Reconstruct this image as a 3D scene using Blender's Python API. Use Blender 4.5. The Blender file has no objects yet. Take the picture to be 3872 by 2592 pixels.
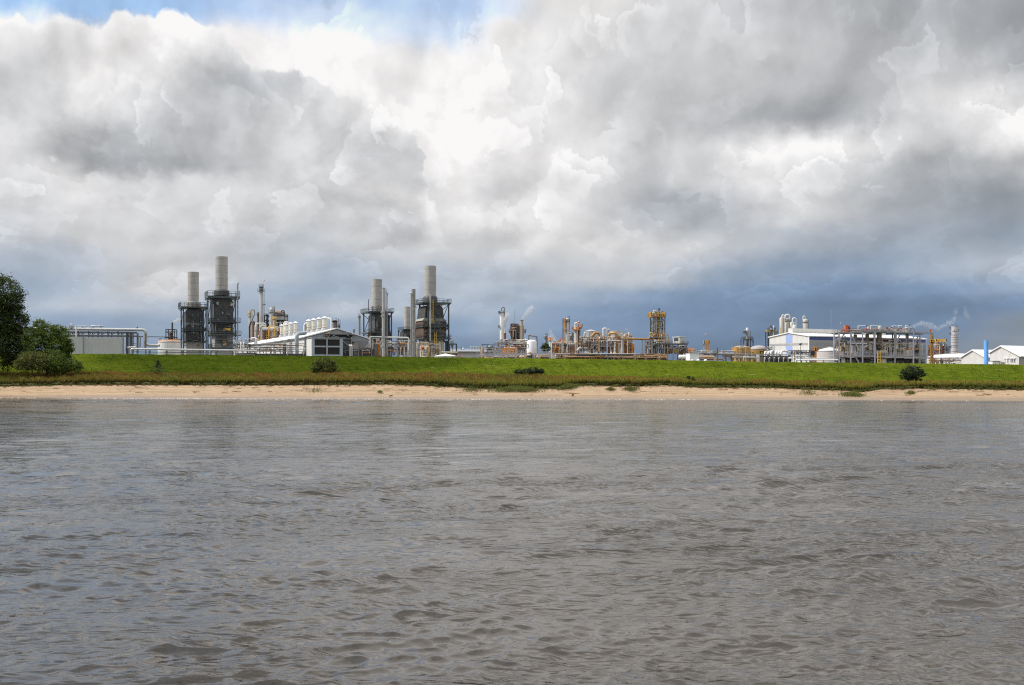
import bpy, bmesh, math, random
import numpy as np
from mathutils import Vector, Matrix
random.seed(7)
RNG = np.random.default_rng(11)
SC = bpy.context.scene
COL = SC.collection
PI = math.pi

# ------------------------------------------------------------ camera
# Lens equals 4000 px of focal length on the 3872 px wide photograph; the eye is
# 6 m above the river on a ferry deck, level, with a small rise of the lens.
F, CX, HY, EYE = 4000.0, 1936.0, 1400.0, 6.0
cam_d = bpy.data.cameras.new("camera")
cam_d.sensor_width = 36.0
cam_d.lens = 36.0 * F / 3872.0
cam_d.shift_y = (HY - 1296.0) / 3872.0
cam_d.clip_start = 0.1
cam_d.clip_end = 20000
cam = bpy.data.objects.new("camera", cam_d)
COL.objects.link(cam)
cam.location = (0, 0, EYE)
cam.rotation_euler = (PI / 2, 0, 0)
SC.camera = cam
SC.view_settings.view_transform = 'Standard'
SC.view_settings.look = 'None'
SC.view_settings.exposure = 0.0
SC.view_settings.gamma = 1.0
SC.cycles.use_denoising = False
SC.cycles.filter_width = 1.15
SC.cycles.sample_clamp_direct = 2.5
SC.cycles.max_bounces = 6
SC.cycles.caustics_reflective = False
SC.cycles.caustics_refractive = False

# ------------------------------------------------------------ sun: from the left, 46 degrees up
SUN_EL, SUN_AZ = math.radians(46), math.radians(-93)      # azimuth from +Y towards +X
sun_d = bpy.data.lights.new("sun", 'SUN')
sun_d.energy = 4.6
sun_d.angle = math.radians(0.6)
sun_d.color = (1.0, 0.93, 0.82)
sun = bpy.data.objects.new("sun", sun_d)
COL.objects.link(sun)
sdir = Vector((math.sin(SUN_AZ) * math.cos(SUN_EL), math.cos(SUN_AZ) * math.cos(SUN_EL), math.sin(SUN_EL)))
sun.rotation_euler = sdir.to_track_quat('Z', 'Y').to_euler()
sun.location = sdir * 900

# ------------------------------------------------------------ sky
world = bpy.data.worlds.new("World")
SC.world = world
world.use_nodes = True
WT = world.node_tree
WT.nodes.clear()


class NG:
    """small helper to write node maths as expressions"""
    def __init__(s, nt): s.nt = nt
    def put(s, sock, v):
        if v is None: return
        if isinstance(v, bpy.types.NodeSocket): s.nt.links.new(v, sock)
        else: sock.default_value = v
    def m(s, op, a, b=None, c=None, clamp=False):
        n = s.nt.nodes.new('ShaderNodeMath'); n.operation = op; n.use_clamp = clamp
        for i, v in enumerate((a, b, c)): s.put(n.inputs[i], v)
        return n.outputs[0]
    def v(s, op, a, b=None, scale=None):
        n = s.nt.nodes.new('ShaderNodeVectorMath'); n.operation = op
        s.put(n.inputs[0], a); s.put(n.inputs[1], b)
        if scale is not None: s.put(n.inputs['Scale'], scale)
        return n.outputs['Value'] if op in ('DOT_PRODUCT', 'LENGTH') else n.outputs[0]
    def xyz(s, x, y, z=0.0):
        n = s.nt.nodes.new('ShaderNodeCombineXYZ')
        for i, v in enumerate((x, y, z)): s.put(n.inputs[i], v)
        return n.outputs[0]
    def sep(s, v):
        n = s.nt.nodes.new('ShaderNodeSeparateXYZ'); s.put(n.inputs[0], v)
        return n.outputs
    def noise(s, vec, scale, detail=2.0, rough=0.5, dist=0.0, color=False, lac=2.0):
        n = s.nt.nodes.new('ShaderNodeTexNoise')
        s.put(n.inputs['Vector'], vec); n.inputs['Scale'].default_value = scale
        n.inputs['Detail'].default_value = detail; n.inputs['Roughness'].default_value = rough
        n.inputs['Distortion'].default_value = dist; n.inputs['Lacunarity'].default_value = lac
        return n.outputs['Color' if color else 'Fac']
    def voro(s, vec, scale, detail=0.0, rough=0.5):
        n = s.nt.nodes.new('ShaderNodeTexVoronoi')
        s.put(n.inputs['Vector'], vec); n.inputs['Scale'].default_value = scale
        n.inputs['Detail'].default_value = detail; n.inputs['Roughness'].default_value = rough
        n.normalize = True
        return n.outputs['Distance']
    def ramp(s, fac, stops, interp='LINEAR'):
        n = s.nt.nodes.new('ShaderNodeValToRGB'); cr = n.color_ramp; cr.interpolation = interp
        while len(cr.elements) < len(stops): cr.elements.new(1.0)
        for e, (p, c) in zip(cr.elements, stops):
            e.position = p; e.color = (c[0], c[1], c[2], 1) if not isinstance(c, (int, float)) else (c, c, c, 1)
        s.put(n.inputs[0], fac)
        return n.outputs[0]
    def mix(s, f, a, b, blend='MIX'):
        n = s.nt.nodes.new('ShaderNodeMix'); n.data_type = 'RGBA'; n.blend_type = blend
        s.put(n.inputs[0], f)
        for k, v in ((6, a), (7, b)):
            if isinstance(v, tuple): v = (v[0], v[1], v[2], 1)
            s.put(n.inputs[k], v)
        return n.outputs[2]
    def sm(s, x, a, b):
        n = s.nt.nodes.new('ShaderNodeMapRange'); n.interpolation_type = 'SMOOTHSTEP'
        s.put(n.inputs[0], x)
        for i, v in enumerate((a, b, 0.0, 1.0)): n.inputs[i + 1].default_value = v
        return n.outputs[0]


def lin(c):
    return c / 12.92 if c <= 0.04045 else ((c + 0.055) / 1.055) ** 2.4


def azel(px, py):
    az = math.atan((px - CX) / F)
    return az, math.atan((HY - py) / F * math.cos(az))


W = NG(WT)
tc = WT.nodes.new('ShaderNodeTexCoord').outputs['Generated']
d = W.sep(tc)
az = W.m('ARCTAN2', d[0], d[1])
el = W.m('ARCSINE', d[2])
elp = W.m('MAXIMUM', el, 0.0)
q = W.xyz(az, W.m('MULTIPLY', W.m('LOGARITHM', W.m('ADD', elp, 0.12), math.e), 0.34), 0.0)
wa = W.v('SUBTRACT', W.noise(q, 7.0, 4, 0.55, color=True), (0.5, 0.5, 0.5))
wb = W.v('SUBTRACT', W.noise(q, 30.0, 6, 0.62, color=True), (0.5, 0.5, 0.5))
amp = W.m('MULTIPLY_ADD', W.sm(elp, 0.02, 0.20), 0.75, 0.25)
wc = W.v('SUBTRACT', W.noise(q, 70.0, 4, 0.6, color=True), (0.5, 0.5, 0.5))
warp = W.v('SCALE', W.v('ADD', W.v('MULTIPLY', wa, (0.085, 0.055, 0)), W.v('ADD', W.v('MULTIPLY', wb, (0.034, 0.031, 0)), W.v('MULTIPLY', wc, (0.006, 0.006, 0)))), scale=amp)
pw = W.sep(W.v('ADD', W.xyz(az, elp, 0.0), warp))
azw, elw = pw[0], pw[1]
# 0..1 across azimuth -0.8 .. 0.8
AZ0, AZ1 = -0.62, 0.62
facx = W.m('MULTIPLY_ADD', azw, 1 / (AZ1 - AZ0), -AZ0 / (AZ1 - AZ0), clamp=True)


def tint(v, y):
    if isinstance(v, tuple): c = v
    else:
        grey = v > 0 and y > 900 and v < .60                          # the dull rain on the right
        v = abs(v)
        k = max(0.0, min(1.0, (v - .62) / .3))
        c = (v * (.966 + .034 * k), v * (.988 + .006 * k), v * (1.014 - .022 * k))
        b = max(0.0, min(1.0, (.80 - v) / .24)) * max(0.0, min(1.0, (y - 760) / 330))
        if grey: b *= .35
        bl = (v * .865, v * 1.02, v * 1.215)
        c = tuple(p + (r - p) * b for p, r in zip(c, bl))
    return tuple(lin(min(1.0, x)) for x in c)


def field(cols, rows, fx, e):
    """cloud tone over azimuth (one ramp per row) and elevation (rows blended)"""
    acc = None
    prev = None
    for y, vals in rows:
        stops = [((azel(x, 700)[0] - AZ0) / (AZ1 - AZ0), tint(v, y)) for x, v in zip(cols, vals)]
        c = W.ramp(fx, stops, 'CARDINAL')
        eh = azel(CX, y)[1]
        if acc is None: acc = c
        else: acc = W.mix(W.sm(e, eh, prev), c, acc)        # below eh: this row, above prev: what is higher
        prev = eh
    return acc


BL, BM, BH = (.64, .77, .925), (.74, .83, .955), (.82, .88, .965)
cols = [-500, 0, 300, 600, 900, 1200, 1500, 1750, 1850, 2100, 2400, 2700, 3000, 3300, 3600, 3872, 4300]
rows = [
 (-900, [BH, BM, BH, BH, .93, .97, .97, .97, .96, .95, .94, .92, .92, .90, .88, .86, .88]),
 (-350, [BH, BH, BM, BM, BM, BM, BH, .94, .94, .93, .91, .88, .86, .84, .82, .80, .80]),
 (0,    [BM, BL, BL, BL, BL, BM, BM, BM, BH, .89, .85, .79, .73, .69, .66, .62, .62]),
 (100,  [BM, BL, BL, BL, BM, BH, BH, BH, .90, .90, .83, .79, .76, .70, .67, .64, .62]),
 (215,  [.92, .93, .93, .93, .93, .945, .95, .94, .91, .87, .82, .81, .79, .74, .70, .63, .62]),
 (340,  [.9, .9, .93, .93, .92, .95, .96, .95, .92, .87, .80, .79, .76, .75, .77, .67, .62]),
 (460,  [.86, .88, .9, .9, .9, .91, .945, .955, .92, .88, .82, .75, .68, .70, .86, .82, .7]),
 (580,  [.86, .9, .88, .84, .84, .88, .92, .955, .91, .90, .81, .82, .93, .86, .80, .93, .8]),
 (700,  [.8, .82, .86, .80, .83, .82, .83, .92, .83, .88, .77, .82, .86, .74, .66, .76, .75]),
 (820,  [.8, .80, .84, .83, .82, .80, .79, .87, .88, .88, .73, .67, .82, .72, .63, .62, .65]),
 (930,  [.76, .77, .80, .81, .77, .75, .80, .80, .80, .86, .83, .78, .71, .67, .66, .63, .65]),
 (1040, [.72, .71, .73, .81, .77, .71, .73, .72, .73, .76, .77, .66, -.62, -.62, .70, .73, .7]),
 (1110, [.68, -.66, .72, .80, .72, -.68, .72, .73, .72, .70, -.62, -.58, -.56, -.55, -.58, .66, .66]),
 (1170, [.68, .70, .74, .73, .68, .74, .73, .70, .70, -.62, -.57, -.55, -.52, -.50, -.51, -.54, -.55]),
 (1235, [-.66, -.66, -.63, -.66, -.66, -.66, -.60, -.61, .66, -.60, -.56, -.54, -.51, -.505, -.535, .56, .58]),
 (1350, [-.62, -.62, -.60, -.60, -.59, -.57, -.555, -.54, -.53, -.52, -.51, -.505, -.51, -.53, .56, .58, .58]),
]
bg = field(cols, rows, facx, elw)

# crisp sunlit heap cloud on the left
ccols = [-500, 0, 200, 400, 600, 800, 1000, 1200, 1400, 1600]
crows = [
 (-50, [.95] * 10),
 (120, [.93, .93, .92, .94, .92, .95, .93, .92, .93, .93]),
 (240, [.88, .88, .85, .91, .91, .86, .82, .88, .92, .92]),
 (360, [.84, .84, .82, .94, .86, .72, .72, .80, .88, .92]),
 (480, [.84, .83, .80, .87, .78, .76, .79, .82, .85, .86]),
 (600, [.82, .85, .79, .72, .73, .75, .79, .81, .78, .80]),
 (680, [.82, .84, .77, .69, .68, .71, .78, .82, .80, .80]),
 (760, [.80, .84, .78, .74, .72, .74, .80, .82, .80, .80]),
]
cum = field(ccols, crows, facx, elw)
tops = [(-500, 60), (0, 40), (60, 62), (105, 30), (165, 90), (230, 62), (300, 30), (400, 80), (475, 34), (545, 70), (610, 42), (700, 60),
        (740, 112), (820, 150), (880, 255), (960, 280), (1060, 300), (1200, 335), (1290, 395), (1400, 440), (1480, 475), (1555, 520), (1580, 700), (1700, 900)]
tr = W.ramp(facx, [((azel(x, 700)[0] - AZ0) / (AZ1 - AZ0), azel(x, y)[1]) for x, y in tops])
puff = W.voro(W.v('ADD', q, W.v('SCALE', wb, scale=0.026)), 21.0, 4.0, 0.5)
edge = W.m('ADD', W.m('SUBTRACT', tr, elw), W.m('MULTIPLY_ADD', puff, -0.022, 0.008))
mtop = W.sm(edge, -0.0015, 0.0045)
mbot = W.sm(elw, azel(CX, 735)[1], azel(CX, 655)[1])
cmask = W.m('MULTIPLY', mtop, mbot)

# a second bank standing out against the bright gap, below the first
tier = field([-500, 900, 1200, 1400, 1500, 1600, 1700, 1800], [(560, [.85] * 8), (640, [.84, .84, .85, .88, .90, .93, .93, .93]), (720, [.83, .82, .82, .85, .87, .92, .92, .92]), (800, [.81, .80, .80, .81, .80, .86, .9, .9]), (900, [.78, .78, .78, .80, .78, .80, .84, .86]), (1000, [.76, .75, .74, .76, .74, .76, .78, .8])], facx, elw)
tops2 = [(-500, 1200), (1100, 1100), (1200, 640), (1300, 590), (1400, 610), (1480, 598), (1560, 640), (1610, 720), (1650, 800), (1675, 880), (1700, 1000), (1760, 1100)]
tr2 = W.ramp(facx, [((azel(x, 700)[0] - AZ0) / (AZ1 - AZ0), azel(x, y)[1]) for x, y in tops2])
edge2 = W.m('ADD', W.m('SUBTRACT', tr2, elw), W.m('MULTIPLY_ADD', puff, -0.022, 0.008))
tmask = W.m('MULTIPLY', W.m('MULTIPLY', W.sm(edge2, -0.003, 0.010), W.sm(azw, azel(1120, 0)[0], azel(1360, 0)[0])), W.sm(elw, azel(CX, 985)[1], azel(CX, 880)[1]))

# light on the folds: compare the cloud's depth here with its depth a little towards the sun
f1 = W.noise(q, 13.0, 6, 0.50, 0.2)
f2 = W.noise(W.v('ADD', q, (-0.012, 0.014, 0)), 13.0, 6, 0.50, 0.2)
emb = W.m('SUBTRACT', f1, f2)
big = W.m('SUBTRACT', W.noise(q, 6.0, 5, 0.55), 0.5)
pv = W.m('SUBTRACT', 0.33, puff)
soft = W.m('MULTIPLY_ADD', W.sm(elp, 0.03, 0.2), 0.45, 0.55)
# lit rims where one bank of cloud stands in front of another
qv = W.v('ADD', q, W.v('SCALE', wb, scale=0.035))
h1 = W.noise(qv, 9.0, 6, 0.50)
h2 = W.noise(W.v('ADD', qv, (-0.016, 0.026, 0)), 9.0, 6, 0.50)
face = W.m('MULTIPLY_ADD', W.m('SUBTRACT', h1, h2), 7.0, 0.25, clamp=True)
rims = None
for t in (0.40, 0.485, 0.57):
    r = W.m('MULTIPLY', W.sm(h1, t, t + 0.015), W.m('SUBTRACT', 1.0, W.sm(h1, t - 0.02, t + 0.16)))
    rims = r if rims is None else W.m('ADD', rims, r)
rims = W.m('MULTIPLY', W.m('MULTIPLY', rims, face), W.sm(elp, 0.015, 0.085))
g_bg = W.m('ADD', W.m('MULTIPLY', emb, 0.85), W.m('ADD', W.m('MULTIPLY', big, 0.25), W.m("MULTIPLY", W.m("SUBTRACT", rims, 0.13), 0.25)))
g_cu = W.m('ADD', W.m('ADD', W.m('MULTIPLY', emb, 1.0), W.m('MULTIPLY', W.m('SUBTRACT', rims, 0.16), 0.30)), W.m('ADD', W.m('MULTIPLY', big, 0.22), W.m('MULTIPLY', pv, 0.66)))
rim = W.m('MULTIPLY', W.m('SUBTRACT', 1.0, W.sm(edge, 0.0, 0.035)), 0.10)
g_cu = W.m('ADD', g_cu, rim)
gain = lambda g: W.m('MAXIMUM', W.m('MULTIPLY_ADD', W.m('MULTIPLY', g, soft), 1.0, 1.0), 0.3)
bgc = W.v('SCALE', bg, scale=W.m('MULTIPLY', gain(g_bg), 1.03))
cuc = W.v('SCALE', cum, scale=W.m('MULTIPLY', gain(g_cu), 1.05))
tic = W.v('SCALE', tier, scale=gain(g_cu))
bgc = W.mix(tmask, bgc, tic)
cloud = W.mix(cmask, bgc, cuc)
cloud = W.v('MINIMUM', cloud, (0.955, 0.945, 0.935))
# the cloud deck overhead, above the picture, is brighter than the film's white
cloud = W.v('SCALE', cloud, scale=W.m('MULTIPLY_ADD', W.sm(elp, 0.32, 0.60), 0.95, 1.0))

sky = WT.nodes.new('ShaderNodeTexSky')
sky.sky_type = 'NISHITA'
sky.sun_disc = False
sky.sun_elevation = SUN_EL
sky.sun_rotation = SUN_AZ
sky.altitude = 0
sky.air_density = 1.0
sky.dust_density = 1.5
sky.ozone_density = 1.5
# share of open sky: the blue gap along the top and a little everywhere near the zenith
STR = 0.10
gapx = W.m('MULTIPLY', W.sm(azw, azel(-300, 0)[0], azel(150, 0)[0]), W.sm(azw, azel(1850, 0)[0], azel(1650, 0)[0]))
gap = W.m('MULTIPLY', gapx, W.m('MULTIPLY', W.sm(elw, azel(CX, 170)[1], azel(CX, 20)[1]), W.m('SUBTRACT', 1.0, cmask)))
gap = W.m('MULTIPLY', gap, W.m('MULTIPLY', W.sm(elp, 0.55, 0.36), 0.12))
hi = W.m('MULTIPLY', W.sm(elp, 0.5, 1.0), W.m('MULTIPLY', W.sm(W.noise(q, 3.0, 4, 0.55), 0.5, 0.62), 0.6))
gap = W.m('MAXIMUM', gap, hi)
tot = W.mix(gap, W.v('SCALE', cloud, scale=1.0 / STR), sky.outputs[0])
bgn = WT.nodes.new('ShaderNodeBackground')
WT.links.new(tot, bgn.inputs[0])
bgn.inputs[1].default_value = STR
wo = WT.nodes.new('ShaderNodeOutputWorld')
WT.links.new(bgn.outputs[0], wo.inputs[0])
world.cycles.sampling_method = 'MANUAL'
world.cycles.sample_map_resolution = 1024

# ------------------------------------------------------------ materials
def new_mat(name):
    m = bpy.data.materials.new(name); m.use_nodes = True
    nt = m.node_tree
    b = nt.nodes['Principled BSDF']
    return m, nt, b, NG(nt)


def obj_co(nt, kind='Object'):
    return nt.nodes.new('ShaderNodeTexCoord').outputs[kind]


MATS = {}


def paint(name, c, rough=0.5, metal=0.0, dirt=0.25, streak=0.25, scale=0.35, rust=None, rust_amt=0.0, corr=0.0, seams=None, dirtc=(.16, .13, .10)):
    """weathered paint or steel: mottled tone, rain streaks, patches of rust, optional sheet corrugation"""
    if name in MATS: return MATS[name]
    m, nt, b, N = new_mat(name)
    geo = nt.nodes.new('ShaderNodeNewGeometry').outputs['Position']
    big = N.noise(geo, scale, 4, 0.6)
    v = N.v('MULTIPLY', geo, (1.6, 1.6, 0.09))
    st = N.noise(v, 1.3, 5, 0.65)
    c4 = (c[0], c[1], c[2], 1)
    col = N.mix(N.m('MULTIPLY', N.sm(big, 0.38, 0.72), dirt), c4, (c[0] * .55, c[1] * .54, c[2] * .52, 1))
    col = N.mix(N.m('MULTIPLY', N.sm(st, 0.48, 0.72), streak), col, (dirtc[0], dirtc[1], dirtc[2], 1))
    if rust_amt > 0:
        rc = rust or (.20, .075, .025)
        rn = N.noise(N.v('MULTIPLY', geo, (1, 1, 0.35)), 0.9, 6, 0.68)
        col = N.mix(N.m('MULTIPLY', N.sm(rn, 0.62 - rust_amt * .3, 0.74 - rust_amt * .25), 0.9), col, (rc[0], rc[1], rc[2], 1))
    if seams:
        sp = N.sep(geo)
        fr = N.m('FRACT', N.m('MULTIPLY', sp[2], 1.0 / seams))
        ln = N.m('LESS_THAN', fr, 0.06)
        col = N.mix(N.m('MULTIPLY', ln, 0.55), col, (c[0] * .3, c[1] * .26, c[2] * .22, 1))
    if corr > 0:
        sp = N.sep(geo)
        wv = N.m('SINE', N.m('MULTIPLY', N.m('ADD', sp[0], sp[1]), 2 * PI / corr))
        bp = nt.nodes.new('ShaderNodeBump'); bp.inputs['Strength'].default_value = 0.6; bp.inputs['Distance'].default_value = 0.06
        nt.links.new(wv, bp.inputs['Height']); nt.links.new(bp.outputs[0], b.inputs['Normal'])
    nt.links.new(col, b.inputs['Base Color'])
    b.inputs['Roughness'].default_value = rough
    b.inputs['Metallic'].default_value = metal
    MATS[name] = m
    return m


def leaf_mat(name, c1, c2, c3):
    m, nt, b, N = new_mat(name)
    geo = nt.nodes.new('ShaderNodeNewGeometry').outputs['Position']
    at = nt.nodes.new('ShaderNodeAttribute'); at.attribute_name = 'tone'
    n = N.noise(geo, 0.55, 3, 0.6)
    f = N.m('ADD', N.m('MULTIPLY', at.outputs['Fac'], 0.6), N.m('MULTIPLY', N.sm(n, 0.35, 0.65), 0.4))
    col = N.ramp(f, [(0.0, c1), (0.55, c2), (1.0, c3)])
    nt.links.new(col, b.inputs['Base Color'])
    b.inputs['Roughness'].default_value = 0.55
    b.inputs['Specular IOR Level'].default_value = 0.3
    tr = nt.nodes.new('ShaderNodeBsdfTranslucent')
    nt.links.new(col, tr.inputs[0])
    mx = nt.nodes.new('ShaderNodeMixShader'); mx.inputs[0].default_value = 0.28
    nt.links.new(b.outputs[0], mx.inputs[1]); nt.links.new(tr.outputs[0], mx.inputs[2])
    nt.links.new(mx.outputs[0], nt.nodes['Material Output'].inputs[0])
    return m


def link(name, me, mat, kind=None, parent=None, label=None, cat=None, group=None):
    o = bpy.data.objects.new(name, me)
    COL.objects.link(o)
    if mat is not None: me.materials.append(mat)
    if kind: o['kind'] = kind
    if label: o['label'] = label
    if cat: o['category'] = cat
    if group: o['group'] = group
    if parent: o.parent = parent
    return o


def np_mesh(name, V, Q, smooth=False):
    """mesh from an (n,3) array and an (m,3|4) index array"""
    me = bpy.data.meshes.new(name)
    k = Q.shape[1]
    me.vertices.add(len(V)); me.vertices.foreach_set('co', np.ascontiguousarray(V, dtype=np.float32).ravel())
    me.loops.add(Q.size); me.loops.foreach_set('vertex_index', np.ascontiguousarray(Q, dtype=np.int32).ravel())
    me.polygons.add(len(Q))
    me.polygons.foreach_set('loop_start', np.arange(0, Q.size, k, dtype=np.int32))
    me.polygons.foreach_set('loop_total', np.full(len(Q), k, dtype=np.int32))
    if smooth: me.polygons.foreach_set('use_smooth', np.ones(len(Q), dtype=bool))
    me.update(calc_edges=True)
    me.validate()
    return me


def grid_quads(nr, nc):
    i = np.arange(nr - 1)[:, None] * nc + np.arange(nc - 1)[None, :]
    return np.stack([i, i + 1, i + nc + 1, i + nc], -1).reshape(-1, 4)


def add_attr(me, name, arr):
    a = me.attributes.new(name, 'FLOAT', 'POINT')
    a.data.foreach_set('value', np.ascontiguousarray(arr, dtype=np.float32))


def vnoise(x, seed=0, octaves=4):
    """smooth 1-D noise in -1..1"""
    r = np.random.default_rng(seed)
    out = np.zeros_like(x, dtype=float); a = 1.0; f = 1.0; tot = 0
    for _ in range(octaves):
        t = r.uniform(-1, 1, 4096)
        xi = np.floor(x * f).astype(int); fr = x * f - xi; fr = fr * fr * (3 - 2 * fr)
        out += a * (t[xi % 4096] * (1 - fr) + t[(xi + 1) % 4096] * fr)
        tot += a; a *= 0.5; f *= 2.1
    return out / tot


# ------------------------------------------------------------ bank profile
# every column of the bank (px = photo column where it is seen) has: water line,
# head of the beach, toe of the dike and crest of the dike
def prof(px):
    px = np.asarray(px, dtype=float)
    ip = lambda pts: np.interp(px, [p[0] for p in pts], [p[1] for p in pts])
    yw = ip([(0, 1506), (1000, 1510), (2000, 1511), (3000, 1513), (3872, 1516)])
    yb = ip([(0, 1462), (300, 1455), (1000, 1457), (1500, 1454), (1700, 1463), (1800, 1470), (2100, 1470), (2200, 1457), (2420, 1462), (2500, 1456),
             (2650, 1466), (2900, 1466), (3000, 1472), (3200, 1478), (3260, 1484), (3330, 1472), (3500, 1470), (3872, 1475)])
    yt = ip([(0, 1401), (1000, 1405), (1600, 1403), (2000, 1411), (2500, 1425), (3000, 1436), (3300, 1436), (3872, 1438)])
    yc = ip([(0, 1335), (265, 1338), (480, 1339.5), (1000, 1345), (1300, 1347), (1700, 1352), (2100, 1357), (2500, 1362), (2900, 1369.5), (3400, 1374), (3872, 1380)])
    dw = EYE * F / (yw - HY)
    db = dw + 19 + 1.2 * vnoise(px * .02 + 50, 3)
    zb = EYE - (yb - HY) * db / F
    dt = db + ip([(0, 22), (2000, 22), (3872, 26)])
    zt = EYE - (yt - HY) * dt / F - 1.35
    dc = dt + ip([(0, 24), (2000, 27), (3872, 33)])
    zc = EYE - (yc - HY) * dc / F + 0.10 * vnoise(px * .03, 9)
    return dw, db, zb, dt, zt, dc, zc


GZ = 4.0                                                   # level of the works behind the dike
PXC = np.concatenate([np.linspace(-60000, -3000, 20), np.linspace(-2500, -450, 40), np.arange(-400, 4300, 6.0), np.linspace(4350, 6500, 40), np.linspace(7000, 64000, 20)])
dw, db, zb, dt, zt, dc, zc = prof(PXC)


def sheet(name, rows, mat, kind='structure'):
    """rows: list of (dist array, z array); columns along PXC"""
    V = []
    for D, Zz in rows:
        D = np.broadcast_to(D, PXC.shape); Zz = np.broadcast_to(Zz, PXC.shape)
        V.append(np.stack([(PXC - CX) / F * dw * 1.08 + 0 * D, D, Zz], -1))
    V = np.array(V)
    # rays fan out, so put each column at its own bearing but keep far columns from crossing
    for k, (D, Zz) in enumerate(rows):
        V[k, :, 0] = (PXC - CX) / F * np.broadcast_to(D, PXC.shape)
    nr = len(rows)
    me = np_mesh(name, V.reshape(-1, 3), grid_quads(nr, len(PXC)), True)
    return link(name, me, mat, kind)


def lerp(a, b, t): return a + (b - a) * t


# sand ------------------------------------------------------
sand, nt, b, N = new_mat('sand')
pos = nt.nodes.new('ShaderNodeNewGeometry').outputs['Position']
z = N.sep(pos)[2]
bands = N.noise(N.v('MULTIPLY', pos, (0.03, 0.9, 4.0)), 1.0, 5, 0.6)
fine = N.noise(pos, 5.0, 5, 0.7)
mid = N.noise(N.v('MULTIPLY', pos, (0.12, 0.5, 1)), 1.0, 4, 0.6)
c = N.mix(N.sm(bands, 0.42, 0.60), (.300, .203, .114), (.205, .132, .070))
c = N.mix(N.m('MULTIPLY', N.sm(mid, 0.42, 0.65), 0.45), c, (.33, .23, .135))
c = N.mix(N.m('MULTIPLY', N.sm(fine, 0.5, 0.75), 0.3), c, (.25, .175, .10))
wetn = N.m('ADD', z, N.m('MULTIPLY', N.m('SUBTRACT', mid, 0.5), 0.5))
wet = N.m('SUBTRACT', 1.0, N.sm(wetn, 0.12, 0.85))
c = N.mix(N.m('MULTIPLY', wet, 0.75), c, (.15, .098, .058))
nt.links.new(c, b.inputs['Base Color'])
nt.links.new(N.m('MULTIPLY_ADD', wet, -0.45, 0.92), b.inputs['Roughness'])
bp = nt.nodes.new('ShaderNodeBump'); bp.inputs['Distance'].default_value = 0.12; bp.inputs['Strength'].default_value = 0.8
nt.links.new(N.noise(N.v('MULTIPLY', pos, (0.5, 1.2, 1)), 1.6, 6, 0.62), bp.inputs['Height']); nt.links.new(bp.outputs[0], b.inputs['Normal'])

rows = [(dw - 40, np.full_like(dw, -4.5)), (dw - 6, np.full_like(dw, -0.75)), (dw - 2.2, np.full_like(dw, -0.20))]
for t in (0.0, .12, .25, .4, .55, .7, .85, 1.0):
    zz = zb * (0.22 * t + 0.78 * t ** 1.25) + 0.10 * np.sin(PI * t) * vnoise(PXC * .05 + 3 * t, 21)
    rows.append((lerp(dw + 0.5 * vnoise(PXC * .04, 5), db + 1.0, t), zz))
sheet('beach', rows, sand)

# bench under the reeds --------------------------------------
soil, nt, b, N = new_mat('reed_soil')
pos = nt.nodes.new('ShaderNodeNewGeometry').outputs['Position']
n = N.noise(pos, 0.8, 5, 0.65)
nt.links.new(N.ramp(n, [(0.3, (.030, .030, .012)), (0.5, (.060, .055, .020)), (0.7, (.085, .060, .030))]), b.inputs['Base Color'])
b.inputs['Roughness'].default_value = 0.95
lip = 0.35 + 0.2 * vnoise(PXC * .05, 13)
rows = [(db + 0.4, zb - 0.35), (db + 0.75, zb - 0.05), (db + 1.3, zb + lip), (lerp(db, dt, .35), lerp(zb, zt, .45) + .1), (lerp(db, dt, .7), lerp(zb, zt, .75)), (dt + 0.6, zt - 0.03)]
sheet('reed_bank', rows, soil)

# grass of the dike ------------------------------------------
turf, nt, b, N = new_mat('dike_grass')
pos = nt.nodes.new('ShaderNodeNewGeometry').outputs['Position']
n1 = N.noise(N.v('MULTIPLY', pos, (0.05, 0.10, 0.10)), 1.0, 4, 0.55)
n2 = N.noise(N.v('MULTIPLY', pos, (0.45, 0.8, 1.6)), 1.0, 6, 0.68)
n3 = N.noise(N.v('MULTIPLY', pos, (1.3, 1.9, 3.0)), 1.0, 5, 0.7)
n4 = N.noise(N.v('MULTIPLY', pos, (0.16, 0.35, 0.5)), 1.0, 3, 0.6)
c = N.mix(N.sm(n2, 0.36, 0.66), (.050, .071, .006), (.097, .125, .012))
c = N.mix(N.m('MULTIPLY', N.sm(n3, 0.54, 0.68), 0.75), c, (.028, .058, .002))
c = N.mix(N.m('MULTIPLY', N.sm(n1, 0.42, 0.62), 0.45), c, (.115, .138, .012))
c = N.mix(N.m('MULTIPLY', N.sm(n4, 0.655, 0.72), 0.5), c, (.22, .19, .07))
nt.links.new(c, b.inputs['Base Color'])
b.inputs['Roughness'].default_value = 0.85
b.inputs['Specular IOR Level'].default_value = 0.0
bp = nt.nodes.new('ShaderNodeBump'); bp.inputs['Distance'].default_value = 0.55; bp.inputs['Strength'].default_value = 0.9
nt.links.new(N.m('ADD', n3, N.m('MULTIPLY', n2, 1.2)), bp.inputs['Height']); nt.links.new(bp.outputs[0], b.inputs['Normal'])
rows = [(dt + 0.3, zt - 0.06), (dt + 3.0, zt + 0.2)]
for t in (.25, .45, .65, .85, .95):
    rows.append((lerp(dt, dc, t), lerp(zt, zc, t) + .06 * vnoise(PXC * .08 + 9 * t, 31)))
rows += [(dc, zc), (dc + 2.2, zc + 0.0), (dc + 4, zc - 0.5), (np.maximum(dc + 18, 312), np.full_like(zc, GZ - 0.05))]
DIKE_BACK = np.maximum(dc + 18, 312)
sheet('dike', rows, turf)

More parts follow.
